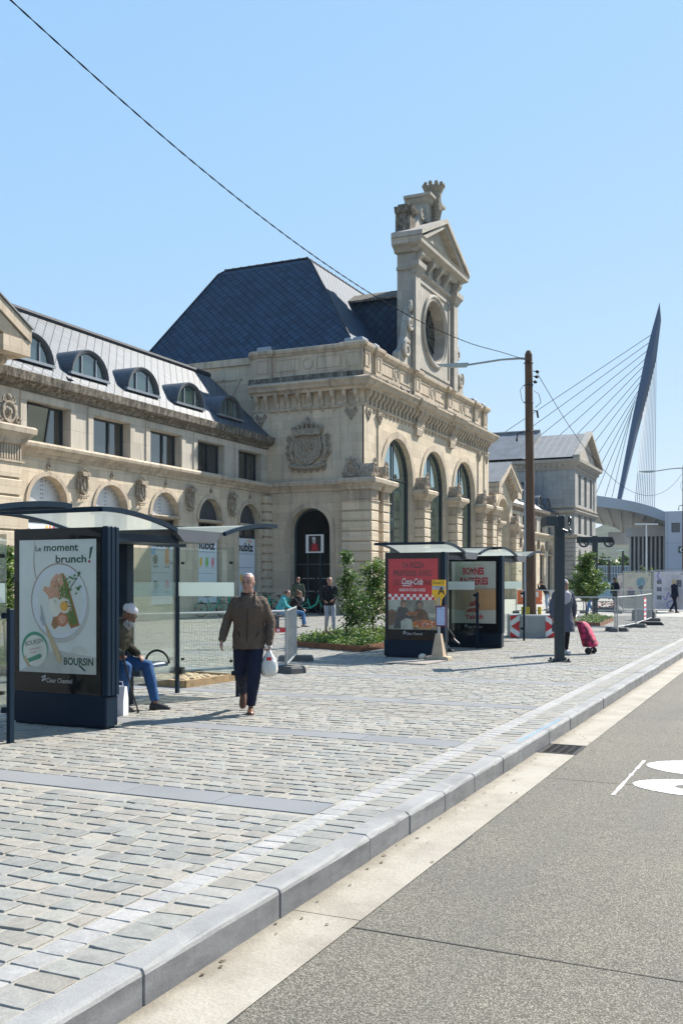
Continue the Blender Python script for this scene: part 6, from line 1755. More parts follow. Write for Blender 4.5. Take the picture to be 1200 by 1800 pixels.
# ------------------------------------------------------------------ people
def cloth(name, col, rough=0.85, wr=0.012, ws=14):
    if name in _mc: return _mc[name]
    t = NT(name); v = t.coord()
    c = t.ramp(t.noise(v, 6, 5), [(.3, mul(col, .85)), (.7, mul(col, 1.15))])
    t.set(Base_Color=c, Roughness=rough); t.b.inputs['Specular IOR Level'].default_value = .25
    t.bump(t.mix(.3, t.noise(t.mapping(v, scale=(1, 1, .55)), ws, 3, .5), t.noise(v, 90, 3)), wr)
    _mc[name] = t.mat
    return t.mat
def skin(name, col):
    if name in _mc: return _mc[name]
    t = NT(name); v = t.coord()
    t.set(Base_Color=t.ramp(t.noise(v, 14, 4), [(.3, mul(col, .88)), (.7, (min(1, col[0] * 1.12), col[1] * 1.06, col[2] * 1.04))]), Roughness=.55)
    t.b.inputs['Subsurface Weight'].default_value = .08
    _mc[name] = t.mat
    return t.mat
SKIN1 = skin('fair_skin', (.31, .165, .12)); SKIN2 = skin('tanned_skin', (.20, .10, .065))
DEF = dict(pelvis=(0, 0, .95), waist=(.0, 0, 1.10), chest=(.01, 0, 1.30), neck=(-.005, 0, 1.475), head=(.02, 0, 1.63),
           sL=(0, .185, 1.42), sR=(0, -.185, 1.42), eL=(-.02, .25, 1.13), eR=(-.02, -.25, 1.13), wL=(.05, .25, .89), wR=(.05, -.25, .89),
           hL=(0, .09, .92), hR=(0, -.09, .92), kL=(.03, .1, .5), kR=(.03, -.1, .5), aL=(-.02, .1, .085), aR=(-.02, -.1, .085),
           fL=(1, .12, 0), fR=(1, -.12, 0), yaw=0, pitch=0, curl=.5, palmL=(0, -1, 0), palmR=(0, 1, 0), grip=())
def crease(o, sd_, amp):
    """folds in the cloth"""
    V = o.data.vertices; n = len(V); co = [0.0] * (3 * n); no = [0.0] * (3 * n)
    V.foreach_get('co', co); V.foreach_get('normal', no)
    for i in range(n):
        x, y, z = co[3 * i:3 * i + 3]
        q = amp * (noise.noise((x * 9 + sd_, y * 9, z * 16)) * .55 + noise.noise((x * 22, y * 22 + sd_, z * 30)) * .3)
        for c in range(3): co[3 * i + c] += no[3 * i + c] * q
    V.foreach_set('co', co); o.data.update()
def hand(mb, wr, d, palm, side, curl=.5, k=1.0):
    """palm, four unequal bent fingers and a thumb; d = pointing direction, palm = way the palm faces, side = thumb side"""
    wr, d, palm = Vector(wr), Vector(d).normalized(), Vector(palm)
    palm = (palm - d * palm.dot(d)).normalized(); th = d.cross(palm).normalized() * side
    mb.loft([wr - d * .03 * k, wr + d * .02 * k, wr + d * .06 * k, wr + d * .088 * k], [(.026 * k, .02 * k), (.034 * k, .017 * k), (.041 * k, .015 * k), (.039 * k, .013 * k)], 10, th)
    for i, (o, L) in enumerate(((.030, .068), (.010, .078), (-.011, .072), (-.030, .056))):
        p = wr + d * .085 * k + th * o * k; a = .25 * curl; pts = [p - d * .015 * k, p]; dirv = d
        for s_, f in ((.42, 1), (.32, 1.3), (.26, 1.1)):
            a += curl * .55 * f
            dirv = (d * math.cos(a) + palm * math.sin(a)); p = p + dirv * L * s_ * k * 1.05; pts.append(p)
        mb.loft(pts, [.0095 * k, .0095 * k, .0088 * k, .008 * k, .007 * k], 8, th)
    p = wr + d * .025 * k + th * .032 * k
    v1 = (d * .75 + th * .62 + palm * .25).normalized(); v2 = (d * .9 + th * .15 + palm * .45 * (.5 + curl)).normalized()
    mb.loft([p - th * .012 * k, p + v1 * .03 * k, p + v1 * .034 * k + v2 * .026 * k], [.013 * k, .0105 * k, .0085 * k], 8, palm)
def headmat(p):
    return Matrix.Translation(Vector(p['head'])) @ Matrix.Rotation(p['yaw'], 4, 'Z') @ Matrix.Rotation(p['pitch'], 4, 'Y')
def person(label, loc, yaw, pose=None, top=None, legs=None, shoe=None, skin_=None, hair=None, scale=1.0, fine=False, hem=.86, bulk=1.0, hair_style='short', hood=False, group=None, leg_w=1.0, skirt=0, extra=None, collar=True):
    p = dict(DEF); p.update(pose or {})
    V = lambda k: Vector(p[k])
    T = thing('person', label, 'person', loc, rz=yaw, group=group); T.scale = (scale,) * 3
    skin_ = skin_ or SKIN1
    vx = .0065 if fine else .010
    HM = headmat(p); hp = lambda x, y, z: HM @ Vector((x, y, z))
    # body: one continuous surface
    b = MB()
    secs = [(-.118, .052, .026, .026), (-.105, .046, .044, .040), (-.075, .028, .072, .057), (-.035, .010, .088, .068), (.01, .002, .096, .0745), (.05, -.004, .099, .077), (.085, -.010, .088, .069), (.108, -.014, .058, .048), (.12, -.014, .02, .018)]
    b.rings([[hp(fo + dp * math.cos(i * math.pi / 9), wd * math.sin(i * math.pi / 9), z) for i in range(18)] for z, fo, dp, wd in secs])
    b.loft([hp(.088, 0, .022), hp(.102, 0, -.005), hp(.113, 0, -.026)], [(.011, .011), (.013, .014), (.019, .016)], 8, (0, 1, 0))
    b.ball(hp(.075, 0, .036), (.03, .054, .014), 10, 6)
    for s_ in (-1, 1): b.ball(hp(-.008, s_ * .077, -.008), (.02, .011, .033), 8, 6); b.ball(hp(.06, s_ * .034, -.03), (.03, .025, .025), 8, 6)
    b.ball(hp(.086, 0, -.066), (.014, .026, .011), 8, 5); b.ball(hp(.078, 0, -.105), (.022, .024, .016), 8, 5)
    b.loft([V('neck') - (V('neck') - V('chest')) * .25, V('neck'), hp(-.022, 0, -.085), hp(-.02, 0, -.03)], [(.075, .065), (.058, .058), (.053, .056), (.05, .05)], 12)
    b.loft([V('pelvis') - (V('waist') - V('pelvis')) * .3, V('pelvis'), V('waist'), V('chest'), V('chest').lerp(V('neck'), .7)], [(.13, .09), (.14, .10), (.125, .09), (.15, .10), (.10, .07)], 16)
    for s_ in 'LR':
        b.loft([V('s' + s_), V('s' + s_).lerp(V('e' + s_), .5), V('e' + s_), V('e' + s_).lerp(V('w' + s_), .4), V('w' + s_)], [.048, .044, .036, .036, .026], 10, (1, 0, 0))
        b.loft([V('chest') + Vector((0, (.1 if s_ == 'L' else -.1), .06)), V('s' + s_)], [.05, .05], 10, (1, 0, 0))
        d = p.get('d' + s_); d = Vector(d) if d else (V('w' + s_) - V('e' + s_))
        hand(b, V('w' + s_), d, p['palm' + s_], 1 if s_ == 'L' else -1, 1.5 if s_ in p['grip'] else p['curl'])
        b.loft([V('h' + s_), V('h' + s_).lerp(V('k' + s_), .4), V('k' + s_), V('k' + s_).lerp(V('a' + s_), .35), V('a' + s_)], [.075, .07, .05, .05, .034], 10, (0, 1, 0))
        f = V('f' + s_).normalized(); u0_ = Vector(p.get('u' + s_, (0, 0, 1))); b.loft([V('a' + s_) - f * .02 - u0_ * .015, V('a' + s_) + f * .05 - u0_ * .05, V('a' + s_) + f * .10 - u0_ * .062], [.030, .022, .014], 8, (0, 0, 1))
    remeshed(b, 'body', skin_, T, vx, 5 if fine else 4)
    # top
    t = MB(); k = bulk
    up = V('neck') - V('chest'); pw = V('waist') - V('pelvis')
    hemp = V('pelvis') + (V('pelvis') - V('waist')).normalized() * ((p['pelvis'][2] - hem) if not skirt else 0) if not p.get('sit') else V('pelvis') - pw * .1
    pts = [hemp, V('pelvis'), V('waist'), V('waist').lerp(V('chest'), .6), V('chest') + up * .15, V('chest') + up * .55, V('neck') + up * .02]
    rad = [(.185 * k, .142 * k), (.18 * k, .14 * k), (.172 * k, .132 * k), (.185 * k, .135 * k), (.188 * k, .125 * k), (.15 * k, .10 * k), (.075, .072)]
    if skirt: pts = [V('pelvis') - Vector((0, 0, skirt)), V('pelvis') - Vector((0, 0, skirt * .5))] + pts[1:]; rad = [(.23 * k, .19 * k), (.215 * k, .175 * k)] + rad[1:]
    t.loft(pts, rad, 18, round_=False)
    for s_ in 'LR':
        t.loft([V('s' + s_) + (V('chest') - V('s' + s_)) * .15, V('s' + s_), V('s' + s_).lerp(V('e' + s_), .5), V('e' + s_), V('e' + s_).lerp(V('w' + s_), .5), V('w' + s_) + (V('e' + s_) - V('w' + s_)) * .02], [.062 * k, .066 * k, .061 * k, .056 * k, .052 * k, .043 * k], 12, (1, 0, 0))
        t.loft([V('chest') + up * .35 + Vector((0, (.06 if s_ == 'L' else -.06), 0)), V('s' + s_) + Vector((0, 0, .008))], [(.078 * k, .07 * k), (.060 * k, .058 * k)], 12, (1, 0, 0))
    if collar:
        c = V('neck') + up * .02
        t.tube([c + Vector((.068 * math.cos(i * math.pi / 8) + .008, .072 * math.sin(i * math.pi / 8), .012 - .03 * math.cos(i * math.pi / 8))) for i in range(17)], .020, 8)
    if hood: t.ball(V('neck') + Vector((-.08, 0, -.01)), (.075, .11, .06), 10, 6)
    o = remeshed(t, p.get('topname', 'jacket'), top, T, .009 if fine else .013, 5)
    rn_ = len(label) * 1.7
    crease(o, rn_, .0115 * k)
    # trousers
    t = MB()
    t.loft([V('pelvis') + pw * .45, V('pelvis') + pw * .1, V('hL').lerp(V('hR'), .5) - Vector((0, 0, .03))], [(.15, .112), (.165, .125), (.15, .115)], 16)
    for s_ in 'LR':
        w_ = leg_w
        A = V('a' + s_); K = V('k' + s_); Hh = V('h' + s_)
        t.loft([Hh, Hh.lerp(K, .35), Hh.lerp(K, .8), K, K.lerp(A, .3), K.lerp(A, .7), A + (K - A) * .03], [.098, .093 * (w_ * .5 + .5), .076 * w_, .072 * w_, .068 * w_, .060 * min(w_, 1.08), .055 * min(w_, 1.02)], 14, (0, 1, 0), round_=False)
    o = remeshed(t, 'trousers', legs, T, .010 if fine else .013, 4)
    crease(o, rn_ + 31, .008)
    for s_ in 'LR':
        f = V('f' + s_).normalized(); A = V('a' + s_); up_ = p.get('u' + s_, (0, 0, 1)); up_ = Vector(up_)
        sd = up_.cross(f).normalized(); up_ = f.cross(sd).normalized()
        S = MB()
        pr = [(-.075, .03, .035, .05), (-.05, .038, .04, .09), (.0, .04, .046, .095), (.06, .043, .05, .075), (.12, .047, .04, .055), (.165, .042, .03, .045), (.19, .024, .02, .035)]
        base = A - up_ * (p.get('ank', .085))
        S.rings([[base + f * x + sd * (wd * q[0]) + up_ * (h * q[1]) for q in ((-1, 0.0), (-1.03, .12), (-.98, .4), (-.75, .8), (-.3, 1), (.3, 1), (.75, .8), (.98, .4), (1.03, .12), (1, 0.0))] for x, wd, _, h in pr])
        S.build('shoe', shoe, T, smooth=True, bevel=0)
    # hair
    if hair is not None:
        h = MB()
        if hair_style == 'short':
            N = 14
            rr = []
            for z, s0 in ((-.06, .75), (-.02, .98), (.03, 1.05), (.07, 1.07), (.10, 1.08), (.124, .8), (.132, .3)):
                zz, fo, dp, wd = min(secs, key=lambda q: abs(q[0] - min(z, .108)))
                cut = -.035 if z < .045 else .01
                if z > .1: dp, wd, fo = dp * (1 if z < .11 else .75), wd * (1 if z < .11 else .75), fo
                ring = []
                for i in range(N):
                    a = i * 2 * math.pi / N; x = fo + dp * 1.06 * s0 ** .2 * math.cos(a); y = wd * 1.07 * s0 ** .2 * math.sin(a)
                    if z < .085: x = min(x, cut if z < .045 else .04)
                    ring.append(hp(x, y, z))
                rr.append(ring)
            h.rings(rr)
        elif hair_style == 'crop':
            rr = []
            for z, sc_ in ((-.05, 1.02), (.02, 1.045), (.07, 1.04), (.1, 1.03), (.122, .85)):
                zz, fo, dp, wd = min(secs, key=lambda q: abs(q[0] - min(z, .108)))
                rr.append([hp(min(fo + dp * sc_ * math.cos(i * math.pi / 7), .02 if z < .06 else .05), wd * sc_ * math.sin(i * math.pi / 7), z) for i in range(14)])
            h.rings(rr)
        elif hair_style == 'bob':
            h.ball(hp(-.02, 0, .03), (.115, .1, .11), 12, 8); h.ball(hp(-.05, 0, -.06), (.07, .095, .09), 10, 6)
            for i in range(26):
                a = random.uniform(.8, 5.5); h.ball(hp(-.02 + .1 * math.cos(a), .09 * math.sin(a), random.uniform(-.09, .11)), (.03,) * 3, 6, 4)
        elif hair_style == 'long':
            h.ball(hp(-.015, 0, .035), (.108, .09, .1), 12, 8); h.loft([hp(-.06, 0, .02), hp(-.085, 0, -.1), hp(-.09, 0, -.2)], [(.085, .05), (.08, .045), (.05, .03)], 10)
        elif hair_style == 'bun':
            h.ball(hp(-.015, 0, .035), (.108, .088, .098), 12, 8); h.ball(hp(-.09, 0, .11), (.045,) * 3, 8, 6)
        h.build('hair', hair, T, smooth=True)
    e = MB()
    for s_ in (-1, 1): e.ball(hp(.0875, s_ * .031, .012), (.009, .017, .0085), 8, 5); e.box(0, 0, 0, 0, 0, 0) if False else None
    e.build('eyes', M('eye_dark', (.012, .01, .01), .3), T, smooth=True)
    e = MB()
    for s_ in (-1, 1): e.tube([hp(.088, s_ * .015, .034), hp(.096, s_ * .032, .042), hp(.082, s_ * .05, .034)], [.006, .008, .005], 6)
    e.build('eyebrows', M('brow', (.10, .08, .07), .9) if not p.get('brow') else p['brow'], T)
    e = MB(); e.tube([hp(.094, -.022, -.066), hp(.1015, 0, -.063), hp(.094, .022, -.066)], [.003, .006, .003], 6); e.build('mouth', M('lips', (.24, .09, .075), .5), T)
    if extra: extra(T, hp, p)
    return T

BROWN = cloth('brown_jacket', (.088, .062, .046), .8); NAVYT = cloth('navy_trousers', (.009, .013, .030), .85)
LEATHER = M('brown_leather', (.10, .035, .014), .4); BLKSHOE = M('black_shoe', (.012, .012, .013), .5); WHTSHOE = M('white_trainer', (.55, .55, .58), .6)
WHITEH = M('white_hair', (.42, .42, .42), .9, var=.2, scale=60); DKHAIR = M('dark_hair', (.015, .011, .009), .7, var=.2, scale=60); BRHAIR = M('brown_hair', (.09, .045, .022), .7, var=.3, scale=60); BLHAIR = M('blonde_hair', (.50, .40, .26), .8, var=.3, scale=60)

# the walking man
def man_extra(T, hp, p):
    c = Vector(p['chest']); n_ = Vector(p['neck'])
    s = MB(); s.loft([c + Vector((.07, 0, .06)), n_ + Vector((.045, 0, -.03)), n_ + Vector((.03, 0, .02))], [(.035, .02), (.045, .02), (.058, .03)], 10); s.build('shirt', cloth('dark_shirt', (.05, .05, .055)), T, smooth=True)
    s = MB()   # storm flap seam, zip and pockets
    pts = [(.145, -.005, 1.34), (.168, -.01, 1.2), (.170, -.012, 1.05), (.165, -.012, .90)]
    s.tube(pts, .005, 6)
    s.tube([(.10, .13, 1.30), (.145, .10, 1.31), (.15, .05, 1.33)], .006, 6); s.tube([(.12, -.13, 1.02), (.15, -.10, .95)], .006, 6); s.tube([(.12, .13, 1.02), (.15, .10, .95)], .006, 6)
    s.build('seams', cloth('brown_jacket_seam', (.03, .022, .016)), T)
    s = MB()  # stand collar with two points
    for q in (-1, 1): s.loft([n_ + Vector((-.06, q * .03, .02)), n_ + Vector((0, q * .085, .0)), n_ + Vector((.07, q * .085, -.05)), n_ + Vector((.10, q * .085, -.075))], [(.03, .012), (.034, .013), (.034, .012), (.022, .01)], 8, (0, 0, 1))
    s.build('collar', BROWN, T, smooth=True)
MY = R(206)
mpose = dict(pelvis=(0, 0, .95), chest=(.02, 0, 1.30), neck=(.02, 0, 1.475), head=(.055, -.005, 1.615), yaw=R(-14), pitch=R(3),
             sL=(0, .160, 1.385), sR=(0, -.160, 1.385), eR=(-.05, -.275, 1.14), wR=(.07, -.325, .915), eL=(-.02, .275, 1.12), wL=(.06, .255, .87),
             kL=(.10, .07, .50), aL=(.10, .03, .085), fL=(1, .03, 0), hR=(0, -.09, .92), kR=(.0, -.10, .50), aR=(-.34, -.10, .22), fR=(.55, .0, -.83), uR=(.83, 0, .55), grip=('L',), curl=.55, dL=(.1, 0, -1), palmL=(0, -1, 0))
f = Matrix.Rotation(MY, 4, 'Z') @ Vector((.17, .03, 0)); fp = at(440, 1256, z=0)
MAN = person('elderly man in a brown jacket and navy trousers walking with a plastic bag', (fp.x - f.x, fp.y - f.y, 0), MY, mpose, BROWN, NAVYT, LEATHER, SKIN1, WHITEH, 1.0, True, hem=.80, bulk=1.13, hair_style='crop', extra=man_extra, leg_w=1.22, collar=False)
# his bag
def plastic_bag(loc, rz):
    T = thing('plastic_bag', 'white plastic carrier bag with red print hanging from the walking man\'s left hand', 'bag', loc, rz=rz); T.scale = (.85, .85, .95)
    b = MB(); rr = []
    for z, w_, d_ in ((-.36, .05, .03), (-.345, .10, .06), (-.28, .125, .085), (-.2, .12, .08), (-.12, .085, .055), (-.06, .045, .03), (-.0, .02, .018)):
        rr.append([(d_ * math.cos(i * math.pi / 10) * (1 + .28 * noise.noise((i * .8, z * 20, 2))), w_ * math.sin(i * math.pi / 10) * (1 + .28 * noise.noise((i * .9, z * 20, 7))), z + .01 * noise.noise((i * .7, z * 9, 4))) for i in range(20)])
    b.rings(rr); b.loft([(0, 0, -.02), (.01, -.03, .03), (.03, -.06, .045)], [.014, .02, .012], 8); b.loft([(0, 0, -.02), (.0, .03, .02)], [.014, .018], 8)
    t = NT('bag_plastic'); v = t.coord(); t.set(Base_Color=t.ramp(t.noise(v, 9, 4), [(.35, (.50, .50, .46)), (.7, (.64, .63, .60))]), Roughness=.35); t.bump(t.noise(v, 22, 4), .02)
    t.b.inputs['Transmission Weight'].default_value = .0
    o = b.build('bag', t.mat, T, smooth=True)
    g = MB()
    for i in range(6): g.face([(.058 + .008 * math.cos(i), -.03 + .012 * i, -.10), (.068 + .006 * math.cos(i), -.02 + .012 * i, -.105), (.076, -.024 + .012 * i, -.15), (.070, -.036 + .012 * i, -.14)])
    g.build('print', M('bag_red', (.5, .03, .03), .5), T)
hw = Matrix.Rotation(MY, 4, 'Z') @ Vector((.075, .255, 0))
plastic_bag((fp.x - f.x + hw.x, fp.y - f.y + hw.y, .80), MY)

# the seated old man
OLIVE = cloth('olive_jacket', (.065, .058, .040)); JEANB = cloth('blue_jeans', (.020, .065, .165), .85)
def old_extra(T, hp, p):
    s = MB(); s.loft([hp(-.016, 0, .058), hp(-.018, 0, .09), hp(-.02, 0, .113), hp(-.02, 0, .122)], [(.082, .102), (.082, .102), (.074, .094), (.045, .06)], 16); s.build('cap', M('white_kufi', (.62, .60, .64), .9, var=.08, scale=50, bump=.003, bscale=120), T, smooth=True)
    s = MB()
    for i in range(60):
        a = random.uniform(-1.3, 1.3); z = random.uniform(-.17, -.055); r_ = .022
        s.ball(hp(.015 + (.075 + .012 * random.random()) * math.cos(a) * (1 if z > -.12 else .8), .068 * math.sin(a) * (1 if z > -.12 else .7), z), (r_, r_, r_ * 1.3), 6, 4)
    s.build('beard', M('grey_beard', (.34, .34, .35), .95, var=.3, scale=50), T, smooth=True)
    s = MB(); c = Vector(p['chest'])
    s.loft([Vector(p['pelvis']) + Vector((.09, 0, .08)), Vector(p['waist']) + Vector((.08, 0, 0)), c + Vector((.07, 0, -.05))], [(.11, .08), (.11, .08), (.07, .06)], 12); s.build('waistcoat', cloth('khaki_waistcoat', (.085, .075, .04)), T, smooth=True)
opose = dict(sit=1, pelvis=(-.02, 0, .62), waist=(.04, 0, .78), chest=(.13, 0, .98), neck=(.19, 0, 1.12), head=(.265, 0, 1.205), pitch=R(32), yaw=R(-6),
             sL=(.13, .19, 1.05), sR=(.13, -.18, 1.05), eL=(.10, .26, .80), eR=(.10, -.27, .82), wL=(.30, .16, .70), wR=(.29, -.27, .745),
             hL=(.02, .10, .60), hR=(.02, -.10, .60), kL=(.43, .17, .56), kR=(.31, -.16, .57), aL=(.56, .15, .09), aR=(.26, -.16, .09), fL=(1, .35, 0), fR=(1, -.1, 0), grip=('R',), palmR=(0, 1, 0), palmL=(0, 0, -1), dR=(.5, .25, -.85), brow=M('grey_brow', (.12, .12, .12), .9))
OM = (10.33, 8.02, 0)
OLD = person('old man in a white cap with a grey beard sitting in the near shelter', OM, R(-83), opose, OLIVE, JEANB, BLKSHOE, SKIN2, DKHAIR, 1.0, False, bulk=1.12, extra=old_extra, leg_w=1.15)
def loc2w(o, rz, v): return Vector(o) + Matrix.Rotation(rz, 4, 'Z') @ Vector(v)
g = MB(); h0_ = loc2w(OM, R(-83), (.345, -.29, .68)); t0_ = at(243, 1253, z=0)
g.tube([h0_ + Vector((-.05, .03, .06)), h0_ + Vector((0, 0, .04)), h0_.lerp(t0_, .5), Vector((t0_.x, t0_.y, .02))], [.014, .013, .011, .010], 8); g.tube([h0_ + Vector((-.09, .05, .05)), h0_ + Vector((.02, -.02, .055))], .014, 8); g.tube([(t0_.x, t0_.y, 0), (t0_.x, t0_.y, .04)], .016, 8)
lab(g.build('walking_cane', M('black_cane', (.012, .012, .012), .35)), 'black walking cane held by the old man in the white cap', 'cane')

# seated person with crossed legs in the second shelter
BLK = cloth('black_cloth', (.010, .010, .012)); 
xpose = dict(opose); xpose.update(pelvis=(-.02, 0, .60), waist=(-.02, 0, .78), chest=(0, 0, 1.0), neck=(.02, 0, 1.15), head=(.05, 0, 1.29), pitch=R(10), sL=(0, .18, 1.08), sR=(0, -.18, 1.08), eL=(.06, .24, .82), eR=(.06, -.24, .82), wL=(.28, .06, .66), wR=(.28, -.06, .68), kL=(.45, .06, .55), aL=(.50, .08, .09), kR=(.46, -.06, .63), aR=(.70, .02, .33), fL=(1, 0, 0), fR=(1, .1, -.45), grip=(), palmR=(0, 0, -1), dR=None, brow=None)
person('person in black sitting cross legged in the shelter with the red pizza poster', (21.75, 7.93, 0), R(-85), xpose, BLK, BLK, BLKSHOE, SKIN1, DKHAIR, .98)

# woman with headscarf and trolley
COAT = cloth('slate_coat', (.075, .080, .105)); SCARF = cloth('pale_scarf', (.34, .32, .34))
def scarf_extra(T, hp, p):
    s = MB(); s.ball(hp(-.02, 0, .03), (.112, .095, .118), 14, 10); s.loft([hp(-.03, 0, -.05), Vector(p['neck']) + Vector((0, 0, .01)), Vector(p['chest']) + Vector((.03, 0, .10)), Vector(p['chest']) + Vector((.07, 0, -.06)), Vector(p['waist']) + Vector((.10, 0, .02))], [(.088, .10), (.13, .12), (.19, .145), (.15, .115), (.07, .05)], 16)
    o = remeshed(s, 'headscarf', SCARF, T, .012, 4)
    m = MB(); m.ball(hp(.055, 0, -.008), (.052, .056, .076), 12, 8); m.build('face', SKIN1, T, smooth=True)
    m = MB()
    for q in (-1, 1): m.ball(hp(.1, q * .025, .01), (.006, .010, .005), 6, 4)
    m.build('eyes', M('eye_dark', (.012, .01, .01), .3), T)
wf = at(989, 1150, z=0); WY = R(212)
wpose = dict(head=(.03, .035, 1.62), eL=(-.08, .30, 1.14), wL=(-.15, .33, .90), eR=(.0, -.28, 1.13), wR=(.08, -.29, .88), kR=(.10, -.1, .50), aR=(.13, -.13, .085), kL=(.02, .1, .5), aL=(-.12, .12, .10), grip=('L',), yaw=R(10))
person('woman in a grey coat and pale headscarf pulling a pink trolley behind the black mast', (wf.x, wf.y, 0), WY, wpose, COAT, BLK, WHTSHOE, SKIN1, None, .95, False, bulk=1.2, skirt=.42, extra=scarf_extra, leg_w=.85)
TY = WY
tl = at(1027, 1149, z=0); TR = R(82)
T = thing('shopping_trolley', 'pink patterned shopping trolley pulled by the woman in the headscarf', 'shopping trolley', (tl.x, tl.y, 0), rz=TR)
T.scale = (.88, .95, .9)
t = NT('pink_fabric'); v = t.coord(); vo = t.n('ShaderNodeTexVoronoi'); vo.inputs['Scale'].default_value = 9; t.l(v, vo.inputs['Vector'])
t.set(Base_Color=t.ramp(vo.outputs['Distance'], [(.25, (.50, .03, .11)), (.5, (.36, .015, .06)), (.62, (.14, .01, .03))]), Roughness=.8); t.bump(t.noise(v, 18, 4), .02)
s = MB(); s.rings([[(x0 + sx * a, sy * b, z) for a, b in ((-1, -1), (0, -1.06), (1, -1), (1.05, 0), (1, 1), (0, 1.06), (-1, 1), (-1.04, 0))] for x0, sx, sy, z in ((-.14, .13, .15, .18), (-.14, .15, .17, .24), (-.08, .135, .17, .42), (.0, .115, .165, .62), (.06, .10, .15, .74), (.09, .07, .12, .80))])
s.build('bag', t.mat, T, smooth=True)
s = MB()
for y in (-.13, .13): s.tube([(-.16, y, .09), (-.02, y, .5), (.13, y * .9, .80), (.20, y * .6, .92)], .009, 6)
s.tube([(.20, -.08, .92), (.22, 0, .95), (.20, .08, .92)], .012, 6); s.tube([(-.16, -.17, .09), (-.16, .17, .09)], .008, 6); s.tube([(-.22, 0, .19), (.02, 0, .19)], .012, 6)
s.build('frame', GALV, T)
for y in (-.19, .19):
    s = MB(); s.tube([(-.16, y - .02, .085), (-.16, y + .02, .085)], .085, 18); s.build('wheel', RUBBER, T)

# people further off
GREYJ = cloth('grey_joggers', (.26, .27, .30)); TEAL = cloth('teal_hoodie', (.06, .30, .32)); LJEAN = cloth('pale_jeans', (.17, .27, .40)); GREENJ = cloth('green_jacket', (.045, .06, .045)); DNAVY = cloth('dark_navy_cloth', (.010, .014, .03)); MJEAN = cloth('mid_blue_jeans', (.06, .14, .28)); PALEJ = cloth('light_denim', (.24, .31, .42))
q = at(579, 1112, z=0)
person('man in a black hoodie and pale grey joggers walking beside the left planter', (q.x, q.y, 0), R(208), dict(kL=(.10, .12, .5), aL=(.12, .14, .085), kR=(.10, -.08, .52), aR=(-.16, -.10, .20), fR=(.75, 0, -.65), uR=(.65, 0, .75), wR=(.14, -.16, 1.02), eR=(-.02, -.24, 1.14), eL=(.0, .24, 1.14), wL=(.16, .12, 1.04)), BLK, GREYJ, BLKSHOE, SKIN1, DKHAIR, 1.0, hair_style='crop', hood=True, bulk=1.05)
spose = dict(sit=1, pelvis=(0, 0, .56), waist=(.05, 0, .72), chest=(.14, 0, .93), neck=(.22, 0, 1.08), head=(.30, 0, 1.19), pitch=R(14), sL=(.15, .19, 1.0), sR=(.15, -.19, 1.0), eL=(.24, .24, .78), eR=(.24, -.24, .78), wL=(.44, .14, .66), wR=(.44, -.14, .66), hL=(.02, .1, .55), hR=(.02, -.1, .55), kL=(.44, .13, .52), kR=(.44, -.13, .52), aL=(.52, .13, .09), aR=(.46, -.13, .09), palmL=(0, 0, -1), palmR=(0, 0, -1))
q = at(490, 1104, z=0)
person('young man in a teal hoodie sitting on the dark bench beside a woman', (q.x, q.y, 0), R(-62), spose, TEAL, LJEAN, BLKSHOE, SKIN1, DKHAIR, 1.0, hood=True)
q2 = at(511, 1102, z=0)
def cup(T, hp, p):
    g = MB(); w_ = Vector(p['wR']); g.lathe((w_.x + .09, w_.y + .03, w_.z - .02), [(.026, -.06), (.034, .07)], 12); g.build('drink_cup', M('paper_cup', (.62, .58, .55), .6), T)
sp2 = dict(spose); sp2.update(wR=(.36, -.06, 1.02), eR=(.26, -.22, .80), dR=(.6, .1, .6), grip=('R',), palmR=(0, 1, 0))
person('woman in black with a drink sitting beside the man in the teal hoodie', (q2.x, q2.y, 0), R(-62), sp2, BLK, MJEAN, M('grey_trainer', (.2, .19, .18), .7), SKIN1, BRHAIR, .97, hair_style='bun', extra=cup)
bq = at(484, 1104, z=0)
T = thing('street_bench', 'dark block bench that the teal hoodie man and the woman in black sit on', 'bench', (bq.x, bq.y, 0), rz=R(-62))
dr = Matrix.Rotation(R(62), 4, 'Z') @ (Vector((q2.x - bq.x, q2.y - bq.y, 0)))
g = MB(); g.cbox(-.5, .2, -.55, dr.y + .5 if dr.y > 0 else .6, .40, .47, .02); g.build('seat', M('dark_seat_slab', (.05, .05, .05), .7), T)
g = MB(); g.cbox(-.45, .12, -.5, dr.y + .45 if dr.y > 0 else .55, 0, .399, .02); g.build('plinth', M('dark_plinth', (.03, .03, .03), .8), T)
q = at(524, 1088, z=0)
person('man in a dark green jacket standing with his back to us by the arched door', (q.x, q.y, 0), R(35), dict(eL=(.02, .26, 1.13), wL=(.16, .22, .96), yaw=R(8)), GREENJ, NAVYT, BLKSHOE, SKIN1, BRHAIR, 1.02)
q = at(958, 1072, z=0)
person('woman in black top and pale jeans leaning on the far barrier beside the timber pole', (q.x, q.y, 0), R(125), dict(pelvis=(-.08, 0, .93), waist=(.0, 0, 1.07), chest=(.12, 0, 1.25), neck=(.2, 0, 1.40), head=(.27, 0, 1.54), sL=(.14, .18, 1.36), sR=(.14, -.18, 1.36), eL=(.32, .2, 1.15), eR=(.32, -.2, 1.15), wL=(.5, .1, 1.17), wR=(.40, -.1, 1.38), hL=(-.08, .09, .9), hR=(-.08, -.09, .9), kR=(-.1, -.1, .5), aR=(-.34, -.1, .12), kL=(.0, .1, .5), aL=(-.05, .1, .085)), BLK, PALEJ, M('grey_trainer', (.2, .19, .18), .7), SKIN1, DKHAIR, .98, hair_style='bun')
